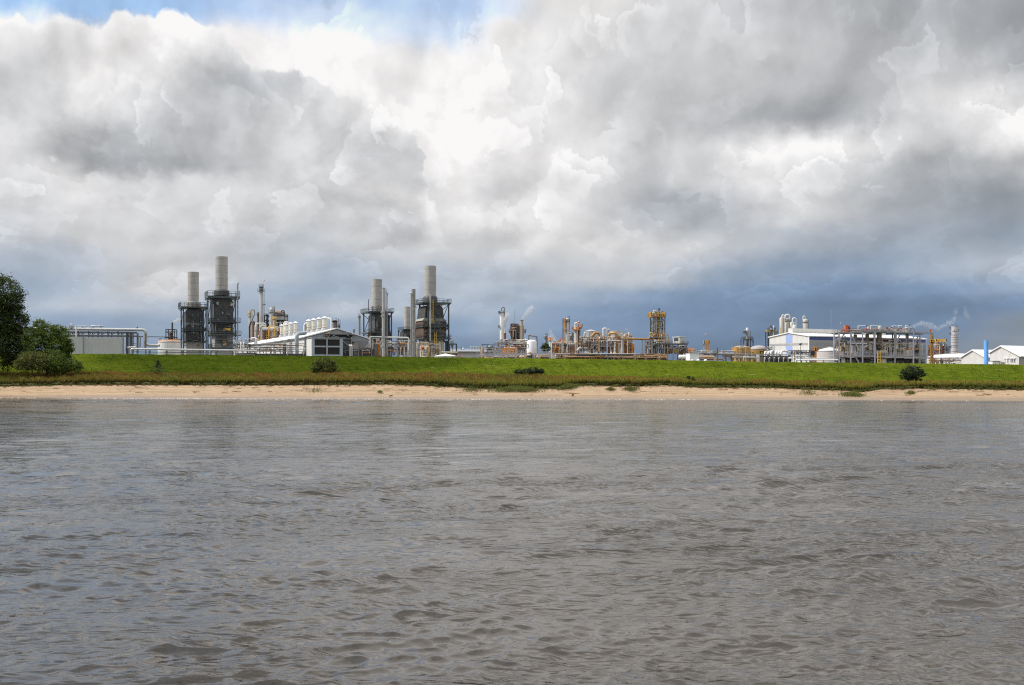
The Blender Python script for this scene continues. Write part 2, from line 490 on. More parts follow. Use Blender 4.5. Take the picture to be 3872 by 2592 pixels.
# ground of the works and country beyond ---------------------
gravel = paint('gravel_ground', (.20, .185, .16), 0.9, 0, 0.5, 0.2, 0.12)
rows = [(DIKE_BACK - 0.6, np.full_like(zc, GZ - 0.02)), (np.full_like(zc, 420), np.full_like(zc, GZ)), (np.full_like(zc, 700), np.full_like(zc, GZ)), (np.full_like(zc, 2500), np.full_like(zc, GZ)), (np.full_like(zc, 9000), np.full_like(zc, GZ - 2))]
sheet('ground', rows, gravel)

# ------------------------------------------------------------ river
water, nt, b, N = new_mat('river_water')
pos = nt.nodes.new('ShaderNodeNewGeometry').outputs['Position']
sil = N.noise(N.v('MULTIPLY', pos, (0.03, 0.06, 0)), 1.0, 3, 0.5)
c = N.mix(N.sm(sil, 0.35, 0.65), (.034, .028, .022), (.046, .038, .030))
nt.links.new(c, b.inputs['Base Color'])
at = nt.nodes.new('ShaderNodeAttribute'); at.attribute_name = 'ripple'      # waves too short for the mesh count as gloss
nt.links.new(N.m('MULTIPLY_ADD', at.outputs['Fac'], 0.10, 0.03), b.inputs['Roughness'])
b.inputs['IOR'].default_value = 1.45
w1 = N.noise(N.v('MULTIPLY', pos, (0.8, 2.0, 1.0)), 1.5, 3, 0.5, 0.9)
w2 = N.noise(N.v('MULTIPLY', pos, (0.7, 2.2, 1.0)), 5.0, 2, 0.5, 0.7)
w3 = N.noise(N.v('MULTIPLY', pos, (0.13, 0.5, 1.0)), 1.0, 3, 0.6, 0.5)
wind = N.noise(N.v('MULTIPLY', pos, (0.035, 0.085, 0)), 1.0, 4, 0.6)
hgt = N.m('ADD', N.m('MULTIPLY', w1, 0.06), N.m('ADD', N.m('MULTIPLY', w3, 0.50), N.m('MULTIPLY', w2, 0.026)))
gust = N.noise(N.v('MULTIPLY', pos, (0.10, 0.24, 0)), 1.0, 5, 0.7, 0.4)
hgt = N.m('MULTIPLY', hgt, N.m('MULTIPLY', N.m('MULTIPLY_ADD', N.sm(wind, 0.38, 0.62), 0.6, 0.45), N.m('MULTIPLY_ADD', N.sm(gust, 0.40, 0.62), 1.15, 0.12)))
bp = nt.nodes.new('ShaderNodeBump'); bp.inputs['Distance'].default_value = 1.0; bp.inputs['Strength'].default_value = 0.6
nt.links.new(hgt, bp.inputs['Height']); nt.links.new(bp.outputs[0], b.inputs['Normal'])

u = np.concatenate([-np.geomspace(60, 0.7, 24), np.linspace(-0.66, 0.66, 1200), np.geomspace(0.7, 60, 24)])
ys = np.concatenate([-np.geomspace(2500, 4, 14), np.linspace(0, 12, 8), 1.0 / np.linspace(1 / 13.5, 1 / 190.0, 1000), np.linspace(191, 231, 50)])
U, Y = np.meshgrid(u.astype(np.float32), ys.astype(np.float32))
Xw = U * (np.abs(Y) + 10)
Yw = Y.copy()
step = np.abs(np.gradient(ys)).astype(np.float32)[:, None] * 0.6 + (np.abs(Y) + 10) * (1.32 / 1200)
LOST = np.zeros_like(Xw); TOT = 0.0
H = np.zeros_like(Xw); DX = np.zeros_like(Xw); DY = np.zeros_like(Xw)


def patches(seed, s):
    """slow gusty field, about 0.3 .. 1.7"""
    r = np.random.default_rng(seed); f = np.zeros_like(Xw)
    for i in range(7):
        a_ = r.uniform(0, 2 * PI); kk = s * r.uniform(.5, 1.8)
        f += np.sin(kk * (math.cos(a_) * Xw * .55 + math.sin(a_) * Yw) + r.uniform(0, 6.28) + 1.2 * np.sin(kk * .6 * (math.sin(a_) * Xw * .6 - math.cos(a_) * Yw) + r.uniform(0, 6.28)))
    return np.clip(1.0 + 0.13 * f, 0.5, 1.5)


G1, G2, G3 = patches(1, .16), patches(2, .34), patches(3, .75)
for i in range(190):
    L = 0.13 * (4.6 / 0.13) ** RNG.random()
    sp = 17 if L > .7 else 30
    th = RNG.normal(math.radians(-73), math.radians(sp))                  # waves run towards the far bank, a little askew
    k = 2 * PI / L
    a = 0.0047 * L * RNG.uniform(0.45, 1.3)
    if L > 1.3: a *= (1.3 / L) ** 0.8
    if .6 < L: a *= 1.15
    if L < .3: a *= (L / .3) ** 0.35
    elif L < .7: a *= 1.2
    G = G1 if L > 1.2 else (G2 if L > .42 else G3)
    ph = np.float32(k * math.cos(th)) * Xw + np.float32(k * math.sin(th)) * Yw + np.float32(RNG.uniform(0, 2 * PI))
    fade = np.clip((L / step - 1.8) / 4.0, 0, 1)
    a = np.float32(a); LOST += (a * np.float32(k) * (1 - fade)) ** 2; TOT += (a * k) ** 2
    a = a * fade * G
    s, co = np.sin(ph), np.cos(ph)
    H += a * co
    DX -= a * np.float32(math.cos(th)) * s
    DY -= a * np.float32(math.sin(th)) * s
shore = np.interp(Xw / np.maximum(Yw, 60) * F + CX, PXC, dw)
damp = np.clip((shore - Yw) / 12.0, 0.35, 1.0)
V = np.stack([Xw + DX * damp, Yw + DY * damp, H * damp], -1).reshape(-1, 3)
me = np_mesh('river', V, grid_quads(len(ys), len(u)), True)
add_attr(me, 'ripple', np.sqrt(LOST / TOT).ravel())
link('water', me, water, 'structure')

# added unseen cloud mesh up to the left, shaped to shade the left dike
mc, nt, bb, N = new_mat('shade_cloud_white'); bb.inputs['Base Color'].default_value = (.9, .9, .9, 1); bb.inputs['Roughness'].default_value = 1.0
CH = 620.0
sx, sy = sdir.x / sdir.z, sdir.y / sdir.z
bm = bmesh.new(); bmesh.ops.create_icosphere(bm, subdivisions=5, radius=1.0)
for v in bm.verts:
    p = v.co.copy(); k = 1.0 + .10 * math.sin(7 * p.x + 3 * p.y) + .07 * math.sin(13 * p.y - 5 * p.x + 2) + .05 * math.sin(23 * p.x + 11 * p.z) + .03 * math.sin(41 * p.x - 31 * p.y)
    v.co = Vector((p.x * 47 * k, p.y * (25 if p.y > 0 else 17) * k, p.z * (20 if p.z > 0 else 4) * k))
for f_ in bm.faces: f_.smooth = True
me = bpy.data.meshes.new('cloud'); bm.to_mesh(me); bm.free()
shade_cloud = link('cloud', me, mc, 'structure'); shade_cloud.location = (-62 + sx * (CH - 7), 279 + sy * (CH - 7), CH)

# ------------------------------------------------------------ builders
def frame_of(t):
    t = t.normalized()
    a = Vector((0, 0, 1)) if abs(t.z) < 0.9 else Vector((1, 0, 0))
    x = t.cross(a).normalized()
    return x, t.cross(x).normalized()


def fillet(pts, r, n=5):
    """round the corners of a polyline"""
    out = [pts[0]]
    for i in range(1, len(pts) - 1):
        p, a, b = pts[i], pts[i - 1] - pts[i], pts[i + 1] - pts[i]
        la, lb = a.length, b.length
        if la < 1e-6 or lb < 1e-6: continue
        a, b = a / la, b / lb
        ang = a.angle(b)
        if ang > PI - 0.02: out.append(p); continue
        t = min(r / math.tan(ang / 2), la * 0.49, lb * 0.49)
        p0, p1 = p + a * t, p + b * t
        for k in range(n + 1):
            s = k / n
            out.append(p0 * (1 - s) ** 2 + p * 2 * s * (1 - s) + p1 * s * s)
    out.append(pts[-1])
    return out


class Part:
    """one mesh under construction, in the local frame of its thing"""
    def __init__(s, thing, name, mat, parent, label):
        s.t, s.name, s.mat, s.parent, s.label = thing, name, mat, parent, label
        s.v, s.f, s.sm = [], [], []
        s.obj = None
    def u(s, px): return (px - s.t.px) * s.t.m * s.t.kx
    def z(s, py): return 0.0 if py is None else EYE - (py - HY) * s.t.m - s.t.z0
    def P(s, p):
        return Vector((s.u(p[0]), p[2] if len(p) > 2 else 0.0, s.z(p[1])))
    def quad(s, *pts, smooth=False):
        n = len(s.v); s.v += [tuple(p) for p in pts]; s.f.append(tuple(range(n, n + len(pts)))); s.sm.append(smooth)
    def mbox(s, x0, x1, y0, y1, z0, z1):
        n = len(s.v)
        s.v += [(x, y, z) for z in (z0, z1) for y in (y0, y1) for x in (x0, x1)]
        for q in ((0, 2, 3, 1), (4, 5, 7, 6), (0, 1, 5, 4), (2, 6, 7, 3), (0, 4, 6, 2), (1, 3, 7, 5)):
            s.f.append(tuple(n + i for i in q)); s.sm.append(False)
        return s
    def box(s, p0, p1, y0, y1, v0=-1.0, v1=1.0):
        z1, z0 = s.z(y0), s.z(y1)
        return s.mbox(s.u(p0), s.u(p1), v0, v1, z0, z1)
    def loft(s, rings, caps=True, smooth=True):
        n = len(s.v); k = len(rings[0])
        for r in rings: s.v += [tuple(p) for p in r]
        for i in range(len(rings) - 1):
            for j in range(k):
                a, b = n + i * k + j, n + i * k + (j + 1) % k
                s.f.append((a, b, b + k, a + k)); s.sm.append(smooth)
        if caps:
            s.f.append(tuple(n + j for j in range(k))[::-1]); s.sm.append(False)
            e = n + (len(rings) - 1) * k
            s.f.append(tuple(e + j for j in range(k))); s.sm.append(False)
        return s
    def lathe(s, x, y, prof_, n=20, caps=True):
        rings = [[(x + r * math.cos(2 * PI * j / n), y + r * math.sin(2 * PI * j / n), z) for j in range(n)] for r, z in prof_]
        return s.loft(rings, caps)
    def cyl(s, px, y0, y1, r, v=0.0, r1=None, n=18):
        m = s.t.m
        return s.lathe(s.u(px), v, [((r if r1 is None else r1) * m, s.z(y1)), (r * m, s.z(y0))], n)
    def dome(s, px, yrim, r, h, v=0.0, n=24, nub=0.0):
        m = s.t.m
        pr = [(r * m * math.cos(a), s.z(yrim) + h * m * math.sin(a)) for a in [i * PI / 2 / 7 for i in range(7)]] + [(r * m * 0.03, s.z(yrim) + h * m)]
        return s.lathe(s.u(px), v, pr, n)
    def vessel(s, px, y0, y1, r, v=0.0, h=None, n=18, both=False):
        """vertical drum with domed top (and bottom)"""
        m = s.t.m; h = (h if h is not None else r * 0.55) * m
        zt, zb = s.z(y0), s.z(y1)
        pr = [(r * m, zb)]
        if both: pr = [(r * m * math.cos(a), zb + h - h * math.sin(a)) for a in (1.45, 1.1, .7, .35)] + [(r * m, zb + h)]
        pr += [(r * m * math.cos(a), zt - h + h * math.sin(a)) for a in (0, .35, .7, 1.05, 1.35, 1.55)]
        return s.lathe(s.u(px), v, pr, n)
    def hcyl(s, p0, p1, py, r, v=0.0, dome=0.4, n=16, py1=None, v1=None):
        A = Vector((s.u(p0), v, s.z(py))); B = Vector((s.u(p1), v if v1 is None else v1, s.z(py if py1 is None else py1)))
        ax = (B - A).normalized(); x, y = frame_of(ax); R = r * s.t.m
        seq = [(-dome * R, .12), (-dome * R * .8, .6), (-dome * R * .4, .9), (0, 1)] if dome else [(0, 1)]
        rings = []
        L = (B - A).length
        for o, k in seq: rings.append((o, k))
        for o, k in reversed(seq): rings.append((L - o, k))
        rr = [[A + ax * o + (x * math.cos(2 * PI * j / n) + y * math.sin(2 * PI * j / n)) * R * k for j in range(n)] for o, k in rings]
        return s.loft(rr)
    def tube(s, pts, R, n=10):
        rings = []
        px_ = None
        for i, p in enumerate(pts):
            t = (pts[min(i + 1, len(pts) - 1)] - pts[max(i - 1, 0)])
            if t.length < 1e-9: continue
            t.normalize()
            if px_ is None: x, y = frame_of(t)
            else:
                x = (px_ - t * px_.dot(t))
                x = x.normalized() if x.length > 1e-6 else frame_of(t)[0]
                y = t.cross(x)
            px_ = x
            rings.append([p + (x * math.cos(2 * PI * j / n) + y * math.sin(2 * PI * j / n)) * R for j in range(n)])
        return s.loft(rings)
    def pipe(s, pts, r, bend=None, n=10, seg=5):
        P = [s.P(p) for p in pts]
        b = (r * 2.2 if bend is None else bend) * s.t.m
        return s.tube(fillet(P, b, seg) if b > 0 else P, r * s.t.m, n)
    def bar(s, a, b, w=0.2, h=None):
        A, B = s.P(a), s.P(b)
        return s.mbar(A, B, w, h)
    def mbar(s, A, B, w=0.2, h=None):
        A, B = Vector(A), Vector(B)
        t = (B - A)
        if t.length < 1e-6: return s
        x, y = frame_of(t); x = x * w / 2; y = y * (h or w) / 2
        return s.loft([[A - x - y, A + x - y, A + x + y, A - x + y], [B - x - y, B + x - y, B + x + y, B - x + y]], smooth=False)
    def rail(s, p0, p1, yd, h, v0, v1, gap=1.6, w=0.08, back=True):
        """guard rail round a deck: top rail, knee rail and posts"""
        z0, z1 = s.z(yd), s.z(yd) + h * s.t.m
        x0, x1 = s.u(p0), s.u(p1)
        cs = [(x0, v0), (x1, v0), (x1, v1), (x0, v1)]
        sides = [(0, 1), (1, 2), (2, 3), (3, 0)] if back else [(0, 1)]
        for a, b in sides:
            A, B = cs[a], cs[b]
            for zz in (z1, lerp(z0, z1, .5)): s.mbar((*A, zz), (*B, zz), w)
            L = math.hypot(B[0] - A[0], B[1] - A[1]); k = max(1, round(L / gap))
            for i in range(k + 1):
                x, y = lerp(A[0], B[0], i / k), lerp(A[1], B[1], i / k)
                s.mbar((x, y, z0), (x, y, z1), w)
        return s
    def ladder(s, px, y0, y1, wpx=3.0, v=0.0, w=0.09):
        z1, z0 = s.z(y0), s.z(y1); x = s.u(px); h = wpx * s.t.m / 2
        for k in (-1, 1): s.mbar((x + k * h, v, z0), (x + k * h, v, z1), w)
        n = max(2, int((z1 - z0) / 0.9))
        for i in range(1, n): s.mbar((x - h, v, lerp(z0, z1, i / n)), (x + h, v, lerp(z0, z1, i / n)), w * .8)
        return s
    def brace(s, p0, p1, y0, y1, v, w=0.16, x=True):
        s.bar((p0, y0, v), (p1, y1, v), w)
        if x: s.bar((p0, y1, v), (p1, y0, v), w)
        return s
    def finish(s):
        me = bpy.data.meshes.new(s.name)
        me.from_pydata(s.v, [], s.f)
        me.polygons.foreach_set('use_smooth', s.sm)
        bm = bmesh.new(); bm.from_mesh(me); bmesh.ops.recalc_face_normals(bm, faces=bm.faces); bm.to_mesh(me); bm.free()
        if any(s.sm): me.set_sharp_from_angle(angle=math.radians(40))
        o = link(s.name, me, s.mat)
        if s.label: o['label'] = s.label
        s.obj = o
        return o


class Thing:
    def __init__(s, name, px, d, label, cat, group=None, rot=0.0, z0=GZ):
        s.name, s.px, s.d, s.m, s.z0 = name, px, d, d / F, z0
        s.rot, s.kx = rot, 1.0 / math.cos(rot)
        s.label, s.cat, s.group = label, cat, group
        s.parts = []
    def part(s, name, mat, parent=None, label=None):
        p = Part(s, name, mat, parent, label); s.parts.append(p); return p
    def done(s):
        loc = ((s.px - CX) * s.m, s.d, s.z0)
        s.parts = [p for p in s.parts if p.v]
        if len(s.parts) == 1:
            p = s.parts[0]; p.name = s.name; root = p.finish()
        else:
            root = bpy.data.objects.new(s.name, None); COL.objects.link(root); root.empty_display_size = 0.5
            for p in s.parts:
                o = p.finish()
                o.parent = p.parent.obj if p.parent else root
        root.location = loc; root.rotation_euler = (0, 0, s.rot)
        root['label'] = s.label; root['category'] = s.cat; root['kind'] = 'thing'
        if s.group: root['group'] = s.group
        s.root = root
        return root


M_ = lambda n, *a, **k: paint(n, *a, **k)
white = M_('white_paint', (.62, .61, .58), .45, 0, .28, .28)
whiter = M_('clean_white_paint', (.70, .69, .68), .4, 0, .08, .05)
cream = M_('cream_paint', (.56, .53, .45), .5, 0, .2, .2)
lgrey = M_('light_grey_paint', (.34, .34, .335), .5, 0, .35, .3)
mgrey = M_('grey_paint', (.19, .20, .205), .5, 0, .3, .25)
dgrey = M_('dark_grey_paint', (.085, .09, .09), .55, 0, .35, .2)
casing = M_('casing_sheet', (.058, .062, .062), .45, .35, .5, .35, rust_amt=.12, corr=.9)
caslit = M_('lit_casing_sheet', (.25, .245, .225), .5, .2, .5, .5, rust_amt=.3, corr=.9)  # paler casing sheet with sunlight put into the colour, used on collars
alu = M_('aluminium_cladding', (.44, .435, .42), .42, .4, .35, .25)
steel = M_('galvanised_steel', (.26, .27, .285), .5, .35, .3, .2)
lav = M_('pale_steel_paint', (.35, .34, .375), .5, 0, .2, .15)
gsteel = M_('green_grey_steel', (.050, .066, .068), .5, .1, .4, .25)
dark = M_('dark_steel', (.045, .045, .048), .6, .1, .4, .2)
chim = M_('chimney_steel', (.36, .342, .312), .55, .1, .35, .4, seams=2.45)
chimd = M_('duct_steel', (.40, .385, .36), .55, .1, .3, .3, seams=4.0)
ochre = M_('ochre_paint', (.36, .185, .045), .45, 0, .4, .3, dirtc=(.10, .05, .02))
orange = M_('orange_paint', (.66, .25, .025), .45, 0, .25, .2)
yellow = M_('yellow_paint', (.62, .40, .05), .45, 0, .3, .25)
tan = M_('tan_paint', (.50, .32, .17), .5, 0, .35, .3)
beige = M_('beige_paint', (.48, .42, .33), .55, 0, .35, .35)
rustm = M_('rusty_steel', (.17, .085, .045), .8, 0, .5, .3, rust_amt=.5)
brown = M_('brown_steel', (.11, .075, .055), .6, .1, .4, .3, rust_amt=.3)
stained = M_('stained_white_paint', (.52, .48, .42), .5, 0, .3, .45, rust_amt=.28, rust=(.42, .30, .17))
red = M_('red_paint', (.50, .035, .02), .45, 0, .2, .1)
orred = M_('orange_red_paint', (.60, .12, .02), .5, 0, .35, .3)
blue = M_('bright_blue_paint', (.15, .36, .74), .4, 0, .12, .08)
dblue = M_('dark_blue_cladding', (.028, .06, .20), .5, 0, .1, .05)
pblue = M_('pale_blue_cladding', (.30, .39, .68), .5, 0, .1, .05)
bsteel = M_('blue_steel', (.035, .07, .22), .5, 0, .25, .1)
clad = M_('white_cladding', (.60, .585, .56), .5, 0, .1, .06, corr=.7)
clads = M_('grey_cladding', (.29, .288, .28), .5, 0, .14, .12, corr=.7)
cladg = M_('warm_grey_cladding', (.58, .555, .54), .5, 0, .12, .1, corr=.6)
roofw = M_('white_roof_sheet', (.76, .745, .73), .4, 0, .07, .05, corr=.8)
roofd = M_('slate_blue_roof', (.13, .16, .20), .6, 0, .25, .1)
bluegrey = M_('blue_grey_panel', (.31, .36, .39), .5, 0, .15, .12)
louvre = M_('filter_mesh', (.018, .016, .014), .9, 0, .5, .1)
glass = M_('window_glass', (.05, .06, .07), .08, 0, .1, 0)
wood = M_('weathered_wood', (.17, .12, .075), .85, 0, .5, .4)
pinkw = M_('pale_tank_paint', (.48, .435, .425), .5, 0, .12, .12, seams=3.2)
conc = M_('concrete', (.28, .265, .24), .85, 0, .35, .4)
black = M_('black_pipe', (.018, .018, .02), .5, 0, .2, .1)
R22 = math.atan2(.376, .926)
rr = random.Random(5)


# ------------------------------------------------------------ recurring works furniture
def pipeline(px0, px1, d, pipes, label, posts=18, post_mat=None, beam=None, name='pipe_rack', cat='pipe rack', group=None, base=None, slope=0.0, bracing=False, deep=3.0, w=0.28, rot=0.0, bm=None):
    """rack of pipes: every (py, r, mat[, x0, x1, v]) is a pipe, carried on cross frames"""
    T = Thing(name, (px0 + px1) / 2, d, label, cat, group, rot)
    pm = post_mat or steel
    top = min(p[0] for p in pipes)
    xs = np.arange(px0 + 4, px1, posts)
    dy = lambda x: slope * (x - px0)
    for x in xs:
        po = T.part('post', pm)
        for v in ((-deep / 2, deep / 2)):
            po.bar((x, top + dy(x) - 1, v), (x, None, v), w)
        for q in sorted(set(p[0] + p[1] for p in pipes)):
            po.bar((x, q + dy(x) + .6, -deep / 2 - .2), (x, q + dy(x) + .6, deep / 2 + .2), w * .8)
    if beam:
        b = T.part('beam', bm or pm)
        for y in (beam if isinstance(beam, (list, tuple)) else [beam]):
            for v in (-deep / 2 - .15, deep / 2 + .15): b.bar((px0, y + dy(px0), v), (px1, y + dy(px1), v), 0.2, 0.35)
    if bracing:
        b = T.part('brace', pm)
        for i in range(len(xs) - 1):
            b.bar((xs[i] + (.5), top + dy(xs[i]) + 4, -deep / 2 - .1), (xs[i + 1] - .5, 1364, -deep / 2 - .1), w * .6)
    for p in pipes:
        y, r, mt = p[:3]
        a, b_ = (p[3], p[4]) if len(p) > 4 else (px0 - 3, px1 + 3)
        v = p[5] if len(p) > 5 else rr.uniform(-deep * .4, deep * .4)
        T.part('pipe', mt).pipe([(a, y + dy(a), v), (b_, y + dy(b_), v)], r)
    return T


def clutter(T, p0, p1, y0, y1, n, mats, r=(.7, 1.6), v=(-3, 3), seed=1, valves=True):
    """process pipework: risers with elbows, cross runs, small drums and hand wheels"""
    g = random.Random(seed)
    for i in range(n):
        mt = g.choice(mats); R = g.uniform(*r)
        x = g.uniform(p0, p1); ya = g.uniform(y0, lerp(y0, y1, .7)); v0 = g.uniform(*v)
        k = g.random()
        p = T.part('pipe', mt)
        L = g.uniform(.12, .5) * (p1 - p0) * g.choice((-1, 1)); x2 = min(max(x + L, p0), p1)
        if k < .45: p.pipe([(x, y1, v0), (x, ya, v0), (x2, ya, v0), (x2, lerp(ya, y1, g.uniform(.3, 1)), v0)], R)
        elif k < .75: p.pipe([(x, ya, v0), (x2, ya, v0), (x2, ya, v0 + 1.5)], R)
        else: p.pipe([(x, y1, v0), (x, ya, v0), (x, ya, v0 + 2)], R)
        if valves and g.random() < .5:
            q = T.part('valve', g.choice(mats))
            xx = g.uniform(p0, p1); yy = g.uniform(y0, y1)
            q.cyl(xx, yy - 2.2, yy + 2.2, g.uniform(1.0, 2.0), v0, n=10)
            q.hcyl(xx - 2, xx + 2, yy, .8, v0, n=8)


def column(px, y0, y1, r, d, label, mat, cat='column', name='process_column', group=None, plats=(), loop=None, lad=True, pm=None, h=None, extra=None, loopmat=None, lm=None):
    """tall vertical vessel: shell, ring platforms with guard rails, ladder and overhead line"""
    T = Thing(name, px, d, label, cat, group)
    T.part('shell', mat).vessel(px, y0, y1, r, h=h)
    pm = pm or steel
    for (yp, rp, hh) in plats:
        pl = T.part('platform', pm)
        m = T.m
        pl.lathe(0, 0, [(rp * m, pl.z(yp) - .22), (rp * m, pl.z(yp))], 14)
        k = T.part('railing', pm, pl)
        for zz in (hh, hh * .5):
            k.tube([Vector((rp * m * .96 * math.cos(a), rp * m * .96 * math.sin(a), k.z(yp) + zz * m)) for a in np.linspace(0, 2 * PI, 15)], .06, 4)
        for a in np.linspace(0, 2 * PI, 9)[:-1]:
            x, y = rp * m * .96 * math.cos(a), rp * m * .96 * math.sin(a)
            k.mbar((x, y, k.z(yp)), (x, y, k.z(yp) + hh * m), .08)
    if lad: T.part('ladder', pm).ladder(px + r + 2.0, y0 + 4, y1, 2.4, -r * T.m * .3)
    if loop:
        T.part('overhead_pipe', loopmat or mat).pipe(loop[1], loop[0], bend=loop[2] if len(loop) > 2 else None, seg=7)
    if extra: extra(T)
    return T


def tank(px, y0, y1, r, d, label, mat, roof='cone', rh=6, roofmat=None, railm=None, group=None, name='storage_tank', rings=True, lad=None, cat='tank'):
    T = Thing(name, px, d, label, cat, group)
    s = T.part('shell', mat); s.cyl(px, y0, y1, r, n=40)
    q = T.part('roof', roofmat or mat)
    m = T.m
    if roof == 'cone':
        zr = q.z(y0); q.lathe(0, 0, [(r * m * 1.025, zr), (r * m * 1.025, zr + .18), (r * m * .05, zr + rh * m)], 40)
    else:
        q.dome(px, y0, r * 1.01, rh, n=40)
    q.cyl(px, y0 - rh - 1.8, y0 - rh + 1, 1.4, n=10)
    if railm:
        k = T.part('railing', railm)
        for zz in (4.5, 2.2):
            k.tube([Vector((r * m * .98 * math.cos(a), r * m * .98 * math.sin(a), k.z(y0) + zz * m)) for a in np.linspace(0, 2 * PI, 33)], .07, 4)
        for a in np.linspace(0, 2 * PI, 25)[:-1]:
            x, y = r * m * .98 * math.cos(a), r * m * .98 * math.sin(a)
            k.mbar((x, y, k.z(y0)), (x, y, k.z(y0) + 4.5 * m), .09)
    if lad is not None: T.part('ladder', lad).ladder(px - r * .55, y0 - 3, y1, 2.5, -r * m * .86 - .3)
    return T


def lamp_post(px, y0, d, label, mat=None, head=whiter, arm=3, y1=None):
    T = Thing('lamp_post', px, d, label, 'lamp post', 'lamp posts in the works')
    T.part('pole', mat or steel).cyl(px, y0, y1, .55, n=8)
    h = T.part('lamp_head', head)
    h.box(px - .8, px + arm, y0 - 1.6, y0 + .4, -.3, .3)
    return T.done()


def windsock(px, y0, d, label, y1=None, flip=1):
    T = Thing('windsock', px, d, label, 'windsock', 'windsocks')
    T.part('pole', steel).cyl(px, y0, y1, .35, n=6)
    k = T.part('sock', whiter)
    k.hcyl(px + flip * .5, px + flip * 3.4, y0 + 1.2, 1.7, n=8, dome=0)
    k = T.part('sock_band', red, label='red band of the windsock')
    k.hcyl(px + flip * 3.4, px + flip * 6.2, y0 + 1.6, 1.5, n=8, dome=0)
    k = T.part('sock_tip', whiter)
    k.hcyl(px + flip * 6.2, px + flip * 8, y0 + 2.0, 1.3, n=8, dome=0)
    return T.done()


def exhaust(px, d, label, chimney, body, plat, legs, lower, rot=R22, deep=8.5, extra=None, collar=None):
    """heat recovery unit: round chimney on a dark sheet casing inside a braced frame"""
    T = Thing('exhaust_stack', px, d, label, 'exhaust stack', 'exhaust stacks with round chimneys', rot)
    k = T.kx
    cx, cy0, cy1, cr = chimney
    m = T.m; hd = deep / 2
    c = T.part('chimney', chim)
    c.lathe(c.u(px) + (cx - px) * m, 0, [(cr * m, c.z(cy1)), (cr * m, c.z(cy0)), (cr * m * .94, c.z(cy0) + .02), (cr * m * .94, c.z(cy0) - 1.5)], 28)
    if collar:
        q = T.part('collar', collar[3] if len(collar) > 3 else caslit)
        q.lathe((cx - px) * m, 0, [(collar[2] * m * 1.02, q.z(collar[1])), (collar[2] * m, q.z(collar[0])), (cr * m * 1.02, q.z(collar[0]) + .5)], 28)
    x = lambda p: (p - px) * m * .95                                    # keep stated widths as built widths
    def slab(pt, xa, xb, ya, yb, e=0.0):
        pt.mbox(x(xa), x(xb), -hd - e, hd + e, pt.z(yb), pt.z(ya))
    def frustum(pt, xa, xb, ya, xc, xd, yb, e0=0.0, e1=0.0):
        z1, z0 = pt.z(ya), pt.z(yb)
        R = lambda a, b, e, z: [(x(a), -hd - e, z), (x(b), -hd - e, z), (x(b), hd + e, z), (x(a), hd + e, z)]
        pt.loft([R(xc, xd, e1, z0), R(xa, xb, e0, z1)], smooth=False)
    for i, s in enumerate(body):
        q = T.part('casing' if i < 2 else 'lower_casing', s[-1] if isinstance(s[-1], bpy.types.Material) else casing)
        a = list(s[:6]); a[5] = 1422 if a[5] is None else a[5]
        frustum(q, *a)
    for (a, b, y, h, th) in plat:
        e = 1.3
        p = T.part('platform', gsteel)
        p.mbox(x(a), x(b), -hd - e, hd + e, p.z(y) - th * m, p.z(y))
        rl = T.part('railing', gsteel, p)
        z0, z1 = rl.z(y), rl.z(y) + h * m
        cs = [(x(a), -hd - e), (x(b), -hd - e), (x(b), hd + e), (x(a), hd + e)]
        for i in range(4):
            A, B = cs[i], cs[(i + 1) % 4]
            for zz in (z1, (z0 + z1) / 2): rl.mbar((*A, zz), (*B, zz), .10)
            n = max(2, round(math.dist(A, B) / 1.5))
            for j in range(n + 1):
                xx, yy = lerp(A[0], B[0], j / n), lerp(A[1], B[1], j / n)
                rl.mbar((xx, yy, z0), (xx, yy, z1), .10)
        for xx, s_ in ((a, 1), (b, -1)):
            for vv in (-hd, hd):
                T.part('bracket', gsteel, p).mbar((x(xx), vv, z0 - th * m), (x(xx + s_ * 11), vv, z0 - th * m - 10 * m), .2)
    ytop = legs[2]
    for lx in legs[:2]:
        for vv in (-hd - .7, hd + .7):
            T.part('leg', gsteel).mbox(x(lx) - .21, x(lx) + .21, vv - .21, vv + .21, 0, EYE - (ytop - HY) * m - GZ)
    br = T.part('bracing', gsteel)
    for (ya, yb) in legs[3]:
        za, zb_ = br.z(ya), br.z(yb)
        for vv in (-hd - .7, hd + .7):
            br.mbar((x(legs[0]), vv, za), (x(legs[1]), vv, zb_), .18); br.mbar((x(legs[0]), vv, zb_), (x(legs[1]), vv, za), .18)
            br.mbar((x(legs[0]), vv, zb_), (x(legs[1]), vv, zb_), .3)
        for lx in legs[:2]:
            br.mbar((x(lx), -hd - .7, za), (x(lx), hd + .7, zb_), .18); br.mbar((x(lx), -hd - .7, zb_), (x(lx), hd + .7, zb_), .3)
    g = random.Random(int(px))
    wb_ = body[1]
    for i in range(16):
        yy = g.uniform(wb_[2] + 4, 1320); xa = g.uniform(wb_[0], wb_[1] - 8); wd = g.uniform(2, 16); hh = g.choice((1.0, 1.2, 1.6, 4.0, 7.0)); wd = wd if hh < 2 else min(wd, 6)
        q = T.part('fitting', g.choice((dgrey, mgrey, steel, dark, lgrey, rustm)))
        q.mbox(x(xa), x(xa + wd), -hd - g.uniform(.25, .6), -hd + .1, q.z(yy + hh), q.z(yy))
    for i in range(5):
        xa = g.uniform(wb_[0] + 2, wb_[1] - 2); ya = g.uniform(wb_[2] + 5, 1260); q = T.part('conduit', g.choice((steel, dgrey, mgrey)))
        q.mbox(x(xa) - .11, x(xa) + .11, -hd - .45, -hd - .2, q.z(ya + g.uniform(25, 70)), q.z(ya))
    if extra: extra(T, x, hd)
    return T.done()


